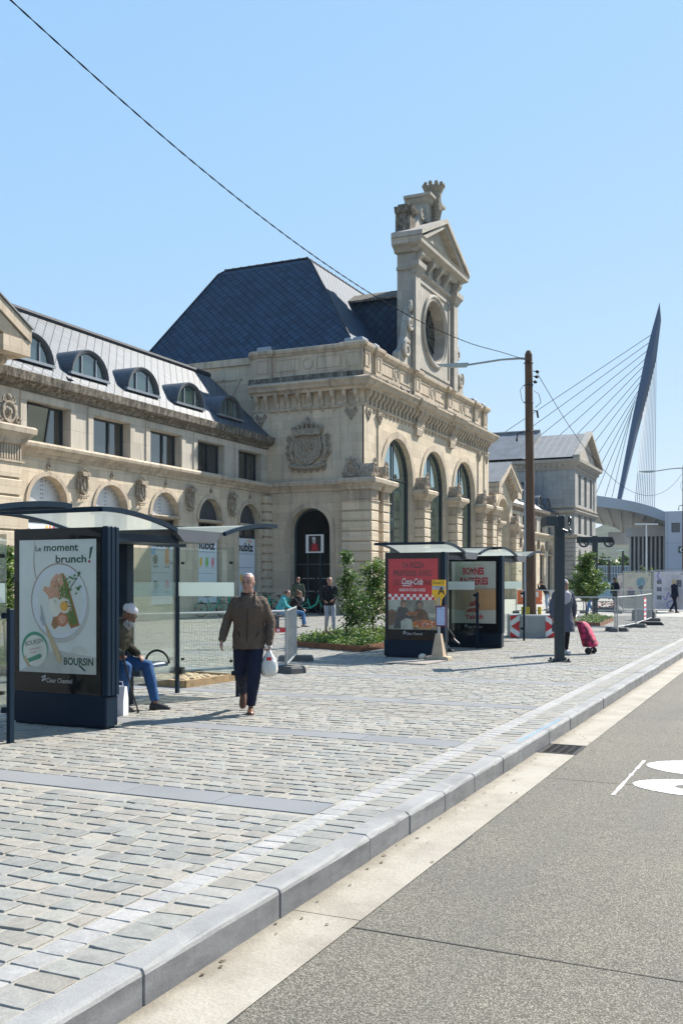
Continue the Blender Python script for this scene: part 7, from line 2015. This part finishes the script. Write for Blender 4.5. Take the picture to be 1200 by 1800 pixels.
def pack(T, hp, p):
    g = MB(); c = Vector(p['chest']); g.loft([c + Vector((-.20, 0, -.22)), c + Vector((-.22, 0, -.05)), c + Vector((-.18, 0, .12))], [(.13, .08), (.15, .10), (.11, .07)], 12); g.build('backpack', M('dark_backpack', (.015, .015, .02), .8), T, smooth=True)
    g = MB(); g.loft([hp(-.012, 0, .05), hp(-.015, 0, .1), hp(-.018, 0, .125)], [(.085, .108), (.08, .1), (.05, .06)], 12); g.box(*(0, 0, 0, 0, 0, 0)) if False else None; g.build('cap', M('dark_cap', (.012, .012, .015), .8), T, smooth=True)
q = at(1080, 1070, z=0)
person('person in a navy jacket with a backpack and cap walking past the hoarding end', (q.x, q.y, 0), R(150), dict(kL=(.14, .1, .5), aL=(.2, .1, .085), kR=(-.06, -.1, .5), aR=(-.3, -.1, .14)), DNAVY, BLK, BLKSHOE, SKIN1, DKHAIR, 1.02, extra=pack)
q = at(1184, 1077, z=0)
person('blonde woman in a navy coat and jeans walking past the pale hoarding panel', (q.x, q.y, 0), R(-48), dict(kL=(.14, .1, .5), aL=(.20, .1, .085), kR=(-.06, -.1, .5), aR=(-.32, -.1, .13), eL=(.06, .24, 1.13), wL=(.24, .2, 1.0)), DNAVY, DNAVY, LEATHER, SKIN1, BLHAIR, .97, hair_style='bob', skirt=.12)
q = at(1036, 1080, z=0)
person('person in blue jeans half hidden behind the small planted tree', (q.x, q.y, 0), R(140), dict(kL=(.16, .1, .5), aL=(.24, .1, .085), kR=(-.04, -.1, .5), aR=(-.3, -.1, .13)), DNAVY, MJEAN, BLKSHOE, SKIN1, DKHAIR, 1.0)

# ------------------------------------------------------------------ green hire bikes
BIKEG = M('turquoise_paint', (.02, .30, .20), .35)
def bike(label, loc, rz):
    T = thing('hire_bike', label, 'bicycle', loc, rz=rz, group='turquoise hire bikes by the station')
    for x in (-.52, .55):
        w_ = MB(); w_.tube([(x + .32 * math.cos(k * math.pi / 12), 0, .35 + .32 * math.sin(k * math.pi / 12)) for k in range(25)], .026, 8)
        for k in range(9): w_.tube([(x, 0, .35), (x + .31 * math.cos(k * .7), 0, .35 + .31 * math.sin(k * .7))], .004, 4)
        w_.tube([(x, -.05, .35), (x, .05, .35)], .035, 8); w_.build('wheel', RUBBER, T)
    f = MB(); f.tube([(.38, 0, .86), (.28, 0, .52), (-.02, 0, .33)], .045, 8); f.tube([(-.02, 0, .33), (-.17, 0, .78)], .036, 8); f.tube([(-.02, 0, .33), (-.52, 0, .36)], .026, 8); f.tube([(-.13, 0, .66), (-.52, 0, .36)], .022, 8)
    f.tube([(.40, 0, .95), (.36, 0, .80), (.46, 0, .58), (.55, 0, .35)], .028, 8); f.rings([[(-.9, -.03, .42), (-.88, .03, .42), (-.5, .035, .74), (-.5, -.035, .74)], [(-.9, -.03, .45), (-.88, .03, .45), (-.5, .035, .77), (-.5, -.035, .77)]])
    f.build('frame', BIKEG, T)
    h = MB(); h.tube([(.26, -.3, 1.06), (.40, -.15, 1.03), (.40, .15, 1.03), (.26, .3, 1.06)], .016, 8); h.tube([(.40, 0, .95), (.40, 0, 1.04)], .025, 8); h.box(.36, .62, -.14, .14, .72, .75); h.build('handlebar', RUBBER, T)
    s = MB(); s.loft([(-.32, 0, .92), (-.18, 0, .935), (-.03, 0, .925)], [(.085, .03), (.055, .03), (.022, .02)], 10); s.tube([(-.17, 0, .78), (-.19, 0, .91)], .016, 8); s.build('saddle', RUBBER, T)
    return T
q = at(546, 1081, z=0); bk = bike('turquoise hire bike parked in front of the arched door', (q.x, q.y, 0), R(-50))
for (x, y, a, s_) in ((497, 1082, -20, 'turquoise hire bike behind the seated couple'), (470, 1081, 15, 'turquoise hire bike just right of the walking man\'s head'), (452, 1080, -25, 'turquoise hire bike behind the walking man\'s shoulder'), (397, 1084, 5, 'turquoise hire bike seen through the shelter end glass below the frosted band'), (372, 1085, -30, 'turquoise hire bike farthest left, seen through the shelter glass')):
    q = at(x, y, z=0); dup(bk, (q.x, q.y, 0), R(a), s_)

# ------------------------------------------------------------------ planted trees
LF = [M('leaf_mid', (.075, .15, .026), .55, var=.3, scale=3), M('leaf_dark', (.038, .085, .02), .55, var=.3, scale=3), M('leaf_light', (.15, .215, .03), .55, var=.3, scale=3)]
for m_ in LF:
    nt = m_.node_tree; b_ = nt.nodes['Principled BSDF']; tl_ = nt.nodes.new('ShaderNodeBsdfTranslucent'); mx = nt.nodes.new('ShaderNodeMixShader'); mx.inputs[0].default_value = .3
    lk = b_.inputs['Base Color'].links[0].from_socket
    nt.links.new(lk, tl_.inputs[0]); nt.links.new(b_.outputs[0], mx.inputs[1]); nt.links.new(tl_.outputs[0], mx.inputs[2]); nt.links.new(mx.outputs[0], nt.nodes['Material Output'].inputs[0])
BARK = M('young_bark', (.10, .075, .05), .9, var=.3, scale=14, bump=.01)
def leaf(mb, c, L, rn, m, droop=.3):
    a = rn.uniform(0, 6.283); e = rn.uniform(-.9, .5); d = Vector((math.cos(a) * math.cos(e), math.sin(a) * math.cos(e), math.sin(e)))
    s_ = d.cross(Vector((rn.uniform(-1, 1), rn.uniform(-1, 1), rn.uniform(.2, 1)))).normalized() * L * .30; n_ = d.cross(s_).normalized()
    c = Vector(c)
    mb.face([c, c + d * L * .4 + s_ + n_ * L * .06, c + d * L, c + d * L * .4 - s_ + n_ * L * .06], m)
def tree(name, label, base, H_, blobs, nleaf, L, trunk_r=.03, lean=(0, 0), seed=1, group=None, mix=(.5, .3, .2), cat='tree', clear=.3, limbs=9):
    rn = random.Random(seed)
    T = thing(name, label, cat, base, rz=0, group=group)
    t = MB(); tip = Vector((lean[0], lean[1], H_ * .95))
    ax = lambda z: Vector((lean[0] * z / H_ + .02 * math.sin(z * 5 + seed), lean[1] * z / H_ + .02 * math.cos(z * 4 + seed), z))
    t.tube([ax(H_ * .95 * k / 10) for k in range(11)], [trunk_r * (1 - .075 * k) for k in range(11)], 8)
    ends = []
    for c, r, wgt in blobs:
        for k in range(max(3, int(limbs * wgt * len(blobs)))):
            while True:
                v_ = Vector((rn.uniform(-1, 1), rn.uniform(-1, 1), rn.uniform(-1, 1)))
                if .25 < v_.length < 1: break
            e = Vector((c[0] + v_.x * r[0], c[1] + v_.y * r[1], c[2] + v_.z * r[2]))
            z0 = max(H_ * .16, min(H_ * .92, e.z - .25 * (e.xy - ax(e.z).xy).length - .12)); a = ax(z0)
            mid = a.lerp(e, .5) + Vector((0, 0, .05))
            t.tube([a, mid, e], [trunk_r * .35, trunk_r * .22, trunk_r * .08], 5); ends.append((a, mid, e, r, wgt))
    t.build('trunk', BARK, T)
    g = MB()
    for i in range(nleaf):
        a, mid, e, r, wgt = rn.choice(ends)
        q = rn.random() ** .6
        p = (a.lerp(mid, q * 2) if q < .5 else mid.lerp(e, q * 2 - 1))
        sp = .10 + .24 * min(r)
        p = p + Vector((rn.gauss(0, sp * .5), rn.gauss(0, sp * .5), rn.gauss(0, sp * .35)))
        if p.z < clear: continue
        u = rn.random(); leaf(g, p, L * rn.uniform(.7, 1.25), rn, 0 if u < mix[0] else (1 if u < mix[0] + mix[1] else 2))
    g.build('crown', LF, T)
    return T
def planter(label, poly, h, ncov, seed, tall=.25):
    rn = random.Random(seed)
    c = sum((Vector((p[0], p[1], 0)) for p in poly), Vector()) / len(poly)
    T = thing('planter', label, 'planter', c, local=False, group='corten steel planters')
    g = MB(); n = len(poly)
    for i in range(n):
        a, b = Vector((*poly[i][:2], 0)), Vector((*poly[(i + 1) % n][:2], 0)); e = (b - a).normalized(); m_ = Vector((-e.y, e.x, 0)) * .012
        g.prism([a - m_ - e * .012, b - m_ + e * .012, b + m_ + e * .012, a + m_ - e * .012], (0, 0, h))
    g.build('edging', M('corten_steel', (.16, .065, .028), .85, var=.35, scale=6, bump=.003), T)
    g = MB(); g.face([(p[0], p[1], h * .7) for p in poly]); g.build('soil', M('dark_soil', (.05, .035, .02), .95), T)
    g = MB(); P2 = [Vector(p[:2]) for p in poly]
    x0, x1 = min(p.x for p in P2), max(p.x for p in P2); y0, y1 = min(p.y for p in P2), max(p.y for p in P2)
    def inside(x, y):
        s_ = 0
        for i in range(n):
            a, b = P2[i], P2[(i + 1) % n]; s_ += 1 if (b.x - a.x) * (y - a.y) - (b.y - a.y) * (x - a.x) > 0 else -1
        return abs(s_) == n
    k = 0
    while k < ncov:
        x, y = rn.uniform(x0, x1), rn.uniform(y0, y1)
        if not inside(x, y): continue
        k += 1
        hh = tall * (.45 + .8 * max(0, noise.noise((x * 2.2, y * 2.2, seed)) + .35))
        leaf(g, (x, y, h * .7 + rn.random() * hh), rn.uniform(.05, .10), rn, rn.choice((0, 0, 2, 2, 1)))
    lab(g.build('ground_cover', LF, T), kind='stuff')
    return T
A = at(632, 1146, z=0); Bp = at(506, 1135.5, z=0); d1 = (Bp - A)
C = Bp + Vector((3.2, -.1, 0)); D = A + Vector((3.2, -.05, 0))
planter('corten planter with green ground cover between the walking man and the pizza shelter', [A, D, C, Bp], .14, 5200, 3, .24)
q = at(609, 1134, z=0)
tree('young_tree', 'slender young tree with a thin leading shoot in the left corten planter', (q.x, q.y, .1), 2.38, [((0, 0, 2.05), (.10, .10, .36), .12), ((0, 0, 1.75), (.15, .15, .3), .10), ((.0, -.03, 1.4), (.28, .28, .38), .26), ((.1, -.38, .85), (.50, .52, .52), .54)], 2300, .085, .022, seed=5, mix=(.45, .35, .2), clear=.12, limbs=18)
q = at(655, 1122, z=0)
tree('young_tree', 'bushy young tree with yellow green leaves behind the pizza shelter', (q.x, q.y, .1), 2.3, [((0, -.05, 1.85), (.45, .42, .45), .35), ((0, 0, 1.1), (.85, .85, .7), .65)], 3300, .095, .03, seed=9, mix=(.35, .2, .45), clear=.1, limbs=18)
A2 = at(655, 1118, z=0)
planter('small corten planter under the bushy tree behind the pizza shelter', [A2 + Vector((-.9, -1.2, 0)), A2 + Vector((1.2, -1.2, 0)), A2 + Vector((1.2, 1.2, 0)), A2 + Vector((-.9, 1.2, 0))], .14, 1500, 8)
A = at(1053, 1102.5, z=0); D = at(1077, 1091.5, z=0); Bp = at(1004, 1099, z=0)
planter('corten planter round the small tree beside the T shaped mast', [A, D, D + (Bp - A), Bp], .15, 2200, 12, .2)
q = at(1029, 1093, z=0)
tree('young_tree', 'round young tree with bright green leaves beside the T shaped mast', (q.x, q.y, .1), 2.75, [((0, 0, 2.3), (.36, .38, .42), .2), ((0, 0, 1.75), (.9, .9, .45), .38), ((0, 0, 1.3), (1.25, 1.25, .40), .42)], 7000, .10, .03, seed=21, mix=(.4, .15, .45), clear=.75, limbs=22)
A = at(22, 1188, z=0)
planter('corten planter at the left edge behind the near shelter', [A, A + Vector((2.6, .1, 0)), A + Vector((2.6, 2.6, 0)), A + Vector((0, 2.6, 0))], .16, 1800, 15, .3)
q = at(8, 1176, z=0)
tree('young_tree', 'young tree with yellow green leaves cut by the left edge of the photo', (q.x, q.y, .1), 2.3, [((0, 0, 1.75), (.35, .35, .38), .5), ((0, 0, 1.2), (.38, .38, .4), .5)], 2600, .085, .025, seed=33, mix=(.35, .15, .5), clear=.7, limbs=14)
# ------------------------------------------------------------------ far side: viaduct, mast, hills, street things
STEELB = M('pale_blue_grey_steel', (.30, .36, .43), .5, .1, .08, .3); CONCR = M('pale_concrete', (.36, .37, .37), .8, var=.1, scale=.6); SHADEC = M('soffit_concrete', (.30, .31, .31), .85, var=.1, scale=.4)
VB = thing('concrete_block_building', 'pale blue grey concrete building with one square window at the right edge', 'building', (126, 10, 0), local=False)
e = at(1168, 1010, t=120); bx, by = e.x, e.y
fr = lambda u, z, d: (bx + d, u, z)
m = MB(); wy = at(1186.5, 927, X=bx)
wall_open(m, fr, by - 26, by, 0, 9.95, [(wy.y, .5, wy.z - .6, wy.z + .55, 0)], .35)
m.box(bx + .36, bx + 14, by - 26, by - .01, .01, 9.9); m.face([(bx, by, 0), (bx + .4, by, 0), (bx + .4, by, 9.95), (bx, by, 9.95)]); m.face([(bx, by, 9.95), (bx + 14, by, 9.95), (bx + 14, by - 26, 9.95), (bx, by - 26, 9.95)])
m.build('wall', M('blue_grey_panels', (.40, .44, .51), .6, var=.06, scale=.2), VB)
m = MB(); m.face([fr(wy.y - .5, wy.z - .6, .3), fr(wy.y + .5, wy.z - .6, .3), fr(wy.y + .5, wy.z + .55, .3), fr(wy.y - .5, wy.z + .55, .3)]); m.build('window', M('grey_pane', (.10, .12, .14), .3), VB)
m = MB()
for z in (3.0, 6.1): m.box(bx - .006, bx - .001, by - 26, by, z, z + .03)
for k in range(8): m.box(bx - .007, bx - .002, by - .3 - 3.2 * k, by - .27 - 3.2 * k, 0, 9.9)
m.build('panel_joints', M('joint_grey', (.16, .18, .2), .7), VB)
s_ = at(1197, 966, X=bx)
m = MB(); m.box(bx - .12, bx - .02, s_.y - .7, s_.y + .35, s_.z - .38, s_.z + .38); m.build('sign_plate', M('dark_green_sign', (.01, .05, .05), .4), VB)
m = MB(); m.text('C', (bx - .125, s_.y + .2, s_.z - .25), (0, -1, 0), (0, 0, 1), .7, 0, bold=.04); m.build('lettering', M('white_lettering', (.7, .72, .72), .5), VB)
# row of fins under the deck
FW = thing('finned_wall', 'concrete wall of tall vertical fins below the viaduct deck', 'wall', (131, 18, 0), local=False)
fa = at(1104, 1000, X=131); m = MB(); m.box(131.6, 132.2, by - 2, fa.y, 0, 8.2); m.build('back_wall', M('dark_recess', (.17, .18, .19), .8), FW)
m = MB(); n = 10
for k in range(n):
    y = by + (fa.y - by) * (k + .5) / n; m.cbox(130.6, 131.6, y - .11, y + .11, 0, 7.2, .02)
m.build('fins', CONCR, FW)
m = MB(); m.box(130.5, 132.4, by - 2, fa.y + .3, 7.2, 8.4); m.build('beam', CONCR, FW)
# deck
DK = thing('viaduct', 'wide pale steel viaduct deck with ribbed underside beyond the end pavilion', 'viaduct', (130, 25, 9), local=False)
near_t = [(1178, 902, 919, 122), (1168, 899.5, 917, 122), (1150, 892, 910, 122.5), (1130, 886, 904, 123), (1110, 881, 899, 124), (1088, 877, 895, 125.5), (1065, 873.5, 892, 127.5), (1040, 870, 889, 130), (1000, 866, 886, 134)]
far_s = [(1178, 946, 142), (1160, 946, 142), (1140, 945, 143), (1122, 944.5, 144), (1106, 942, 146), (1092, 934, 150), (1078, 927, 155), (1060, 922, 160), (1020, 915, 168)]
m = MB()
for (a, b), (c, d) in zip(zip(near_t, far_s), zip(near_t[1:], far_s[1:])):
    t0, s0, f0 = at(a[0], a[1], t=a[3]), at(a[0], a[2], t=a[3]), at(b[0], b[1], t=b[2])
    t1, s1, f1 = at(c[0], c[1], t=c[3]), at(c[0], c[2], t=c[3]), at(d[0], d[1], t=d[2])
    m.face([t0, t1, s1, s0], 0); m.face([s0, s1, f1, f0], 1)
    g0, g1 = Vector((f0.x, f0.y, t0.z)), Vector((f1.x, f1.y, t1.z)); m.face([t0, t1, g1, g0], 2); m.face([f0, f1, g1, g0], 0)
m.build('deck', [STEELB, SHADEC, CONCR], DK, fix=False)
m = MB()
for k in range(9):
    a, b = near_t[k], far_s[k]; s0, f0 = at(a[0], a[2], t=a[3]), at(b[0], b[1], t=b[2]); dn = Vector((0, 0, -.22)); w_ = (at(near_t[min(k + 1, 8)][0], 900, t=125) - at(near_t[k][0], 900, t=125)).normalized() * .12 if k < 8 else Vector((0, .12, 0))
    m.prism([s0 - w_ + (f0 - s0) * .03, f0 - w_, f0 + w_, s0 + w_ + (f0 - s0) * .03], dn)
m.build('ribs', CONCR, DK)
# small abutment seen under the far edge
m = MB(); a, b = at(1068, 946, t=150), at(1108, 948, t=150); m.box(min(a.x, b.x), max(a.x, b.x) + 6, min(a.y, b.y), max(a.y, b.y), a.z - 1.0, a.z + .9); m.build('abutment', CONCR, DK)
# leaning mast
MS = thing('leaning_mast', 'dark blue blade shaped mast with stay cables leaning over the viaduct', 'mast', at(1087, 880, t=140), local=False)
Lp = [(1083, 880), (1097.5, 803), (1112, 727), (1123, 676), (1133, 627), (1145, 580), (1158, 533)]; Rp = [(1091.5, 880), (1106, 820), (1120, 763), (1138, 695), (1153, 630), (1161, 563), (1158.6, 533)]
m = MB(); dv = Vector((CT, ST, 0))
rr = []
for k, (l_, r_) in enumerate(zip(Lp, Rp)):
    a, b = at(*l_, t=140), at(*r_, t=140); q = .9 * (1 - .8 * (k / 6) ** 3); mid = a.lerp(b, .5)
    rr.append([a, mid - dv * q, b, mid + dv * q])
m.rings(rr); m.build('blade', M('dark_blue_steel', (.055, .085, .14), .45, .1, .06, .2), MS)
m = MB()
for (x0, y0), (x1, y1) in (((1142, 589), (875, 767)), ((1138, 603), (937, 748)), ((1135, 617), (963, 754)), ((1132, 631), (997, 752)), ((1128, 645), (1023, 753)), ((1125, 660), (1042, 757)), ((1122.5, 673), (1047, 773)), ((1120, 687), (1052, 795)), ((1117, 697), (1047, 833)), ((1115, 705), (1047, 867)), ((1112, 713), (1063, 870)), ((1108, 727), (1075, 872))):
    f = (874 - y0) / (y1 - y0); xe = x0 + (x1 - x0) * f
    m.tube([at(x0 + 1, y0, t=140), at(xe, 874, t=141 + 8 * f / 3)], .045, 5)
m.build('fan_cables', M('stay_cable', (.10, .11, .13), .5), MS)
m = MB()
for i in range(11):
    m.tube([at(1129.5 + 2.3 * i, 722 - 9.2 * i, t=140), at(1115.5 + 3.4 * i, 883 + 1.0 * i, t=127)], .038, 5)
m.build('harp_cables', M('stay_cable', (.10, .11, .13), .5), MS)

# wooded hills
t = NT('wooded_hill'); v = t.coord()
c = t.ramp(t.noise(v, .05, 8, .65), [(.3, (.010, .022, .010)), (.55, (.024, .045, .018)), (.8, (.045, .07, .028))])
t.set(Base_Color=c, Roughness=.95); t.bump(t.noise(v, .16, 6, .7), 3.0)
HILL = t.mat
def hill(name, pts, depth, seed):
    m = MB(); rows = 7; P = []
    for j in range(rows):
        f = j / (rows - 1); ring = []
        for i, (x, y, h) in enumerate(pts):
            d = Vector((x, y)).normalized()
            z = h * math.sin(f * math.pi / 2) * (1 + .12 * noise.noise((i * .7, j * 1.3, seed))) + 3.5 * noise.noise((i * 2.3, j * 2.1, seed + 4)) * min(1, f * 3)
            ring.append((x + d.x * depth * f, y + d.y * depth * f, z - 2))
        P.append(ring)
    for j in range(rows - 1):
        for i in range(len(pts) - 1): m.face([P[j][i], P[j][i + 1], P[j + 1][i + 1], P[j + 1][i]])
    m.build(name, HILL, kind='structure', merge=.01, smooth=True)
arc_ = lambda r, a: (r * math.cos(R(a)), r * math.sin(R(a)))
hill('hills', [(*arc_(900, a), 62 + 16 * math.sin(a * .31)) for a in range(-6, 75, 2)], 300, 1)
hill('hills', [(60 + arc_(330, a)[0], arc_(330, a)[1], 22 + 6 * math.sin(a * .12)) for a in range(-165, -8, 4)], 160, 5)

# near line of trees and a low glass building under the deck
def far_tree(name, label, x, y, t_, H_, r, n, seed, L=.6, group='far trees beyond the hoarding'):
    q = at(x, 1020, t=t_); return tree(name, label, (q.x, q.y, 0), H_, [((0, 0, H_ * .68), (r, r, H_ * .32), 1)], n, L, .05 * H_ / 3, seed=seed, group=group, mix=(.4, .4, .2), clear=H_ * .2, limbs=18)
far_tree('broadleaf_tree', 'pale green tree left of centre in the gap under the viaduct', 1058, 0, 230, 7.2, 3.4, 700, 41, 1.0, 'trees in the gap under the viaduct')
far_tree('broadleaf_tree', 'mid green tree in the centre of the gap under the viaduct', 1075, 0, 240, 7.0, 4.0, 700, 42, 1.0, 'trees in the gap under the viaduct')
far_tree('broadleaf_tree', 'taller tree beside the finned wall in the gap under the viaduct', 1095, 0, 235, 7.8, 3.6, 700, 43, 1.0, 'trees in the gap under the viaduct')
GB = thing('glass_building', 'low glass fronted building in the gap under the viaduct', 'building', at(1075, 1020, t=190), local=False)
a, b = at(1046, 1020, t=190), at(1112, 1020, t=190)
d = (b - a).normalized(); n_ = Vector((CT, ST, 0))
m = MB(); m.prism([(p.x, p.y, 0) for p in (a, b, b + n_ * 8, a + n_ * 8)], (0, 0, 4.4)); m.build('wall', M('blue_grey_glazing', (.10, .15, .20), .15), GB)
m = MB()
for k in range(15):
    p = a + (b - a) * k / 14 - n_ * .15; m.prism([(p - d * .05).xy.to_3d(), (p + d * .05).xy.to_3d(), (p + d * .05 + n_ * .1).xy.to_3d(), (p - d * .05 + n_ * .1).xy.to_3d()], (0, 0, 4.5))
for z in (1.4, 2.9, 4.3):
    q0, q1 = a - n_ * .2, b - n_ * .2; m.prism([(q0.x, q0.y, z), (q1.x, q1.y, z), (q1.x + n_.x * .1, q1.y + n_.y * .1, z), (q0.x + n_.x * .1, q0.y + n_.y * .1, z)], (0, 0, .12))
m.build('mullions', M('white_mullion', (.45, .48, .5), .5), GB)
far_tree('shrub', 'broad green shrub showing above the pale hoarding panel', 1152, 0, 70, 2.45, 1.15, 900, 51, .22, 'shrubs above the hoarding')
far_tree('shrub', 'thin upright shrub left of the white street lamp above the hoarding', 1129, 0, 72, 2.9, .28, 160, 52, .18, 'shrubs above the hoarding')
far_tree('shrub', 'low shrub beside the finned wall above the cream hoarding panel', 1107, 0, 74, 2.5, .45, 220, 53, .2, 'shrubs above the hoarding')
far_tree('shrub', 'small yellow green shrub behind the person with the backpack', 1088, 0, 70, 2.0, .5, 260, 54, .2, 'shrubs above the hoarding')
# street lamps
WL = M('white_lamp_paint', (.55, .58, .60), .4, .2)
q = at(1135, 1020, t=92); T = thing('street_lamp', 'white street lamp with a straight double arm in front of the finned wall', 'street lamp', (q.x, q.y, 0), rz=TH)
m = MB(); m.tube([(0, 0, 0), (0, 0, 6.85)], [.085, .06], 8); m.build('post', WL, T)
m = MB(); m.box(-.09, .09, -1.05, 1.05, 6.78, 6.9); m.build('lamp_arm', WL, T)
for x, y0, lb, t_ in ((1094, 968, 'dark lamp post with a small flat head above the cream hoarding panel', 82), (1070, 983, 'shorter dark lamp post in the gap under the viaduct', 86)):
    q = at(x, 1020, t=t_); T = thing('street_lamp', lb, 'street lamp', (q.x, q.y, 0), rz=TH); hz = EYE + (1020 - y0) * t_ / 1750
    m = MB(); m.tube([(0, 0, 0), (0, 0, hz)], .09, 8); m.build('post', MAST, T)
    m = MB(); m.box(-.08, .08, -.05, .55, hz - .02, hz + .06); m.build('lamp_arm', WL, T)
# parked cars beyond the small tree
def car(label, q, rz, paint):
    T = thing('parked_car', label, 'car', (q.x, q.y, 0), rz=rz, group='cars parked beyond the small tree')
    b = MB(); sec = [(-2.05, .42, .68, .70), (-2.0, .30, .86, .80), (-1.2, .24, .92, .84), (0, .22, .93, .86), (1.1, .24, .90, .84), (1.85, .30, .78, .78), (2.05, .42, .64, .66)]
    b.rings([[(x, -w_, lo), (x, -w_ * 1.02, (lo + hi) / 2), (x, -w_ * .92, hi), (x, 0, hi + .03), (x, w_ * .92, hi), (x, w_ * 1.02, (lo + hi) / 2), (x, w_, lo)] for x, lo, hi, w_ in sec]); b.build('body', paint, T, smooth=False)
    c_ = MB(); c_.rings([[(-1.75, -.74, .88), (-1.35, -.6, 1.36), (.25, -.6, 1.40), (1.0, -.72, .90)], [(-1.75, .74, .88), (-1.35, .6, 1.36), (.25, .6, 1.40), (1.0, .72, .90)]]); c_.build('windows', PANE, T)
    r_ = MB(); r_.rings([[(-1.38, -.6, 1.37), (.27, -.6, 1.41), (.27, .6, 1.41), (-1.38, .6, 1.37)], [(-1.2, -.5, 1.45), (.15, -.5, 1.47), (.15, .5, 1.47), (-1.2, .5, 1.45)]]); r_.build('roof', paint, T)
    for x in (-1.3, 1.3):
        for y in (-.8, .8):
            w_ = MB(); w_.tube([(x, y - .1, .32), (x, y + .1, .32)], .32, 16); w_.build('wheel', RUBBER, T)
    for y in (-.55, .55):
        h = MB(); h.ball((2.0, y, .6), (.06, .16, .08), 8, 5); h.build('headlight', M('headlight_glass', (.5, .5, .5), .1), T)
car('light blue parked car behind the small tree', at(1062, 1057, z=0), R(-55), M('light_blue_paint', (.16, .30, .38), .25))
car('white parked car beyond the woman leaning on the barrier', at(1012, 1056, z=0), R(-55), M('white_car_paint', (.55, .56, .57), .25))
p = at(930, 1062, z=0); m = MB(); T = thing('orange_barrier', 'orange and white plastic works barrier behind the far mesh barriers', 'works barrier', (p.x, p.y, 0), rz=TH)
m.cbox(-.2, .2, -.85, .85, 0, .25, .04); m.cbox(-.08, .08, -.85, .85, .25, 1.0, .03); m.build('body', M('orange_plastic', (.65, .13, .02), .5), T)
m = MB(); m.box(-.092, -.081, -.6, -.2, .5, .85); m.box(-.092, -.081, .2, .6, .5, .85); m.build('reflector', M('white_reflector', (.65, .65, .62), .4), T)

# ------------------------------------------------------------------ summer haze
hz = bpy.data.materials.new('summer_haze'); hz.use_nodes = True
nt = hz.node_tree; nt.nodes.remove(nt.nodes['Principled BSDF'])
pv = nt.nodes.new('ShaderNodeVolumePrincipled'); pv.inputs['Color'].default_value = (.86, .92, 1.0, 1); pv.inputs['Density'].default_value = .00011
nt.links.new(pv.outputs[0], nt.nodes['Material Output'].inputs['Volume'])
g = MB(); g.box(-2600, 2600, -2600, 2600, -1.4, 120); lab(g.build('haze', hz), kind='stuff')
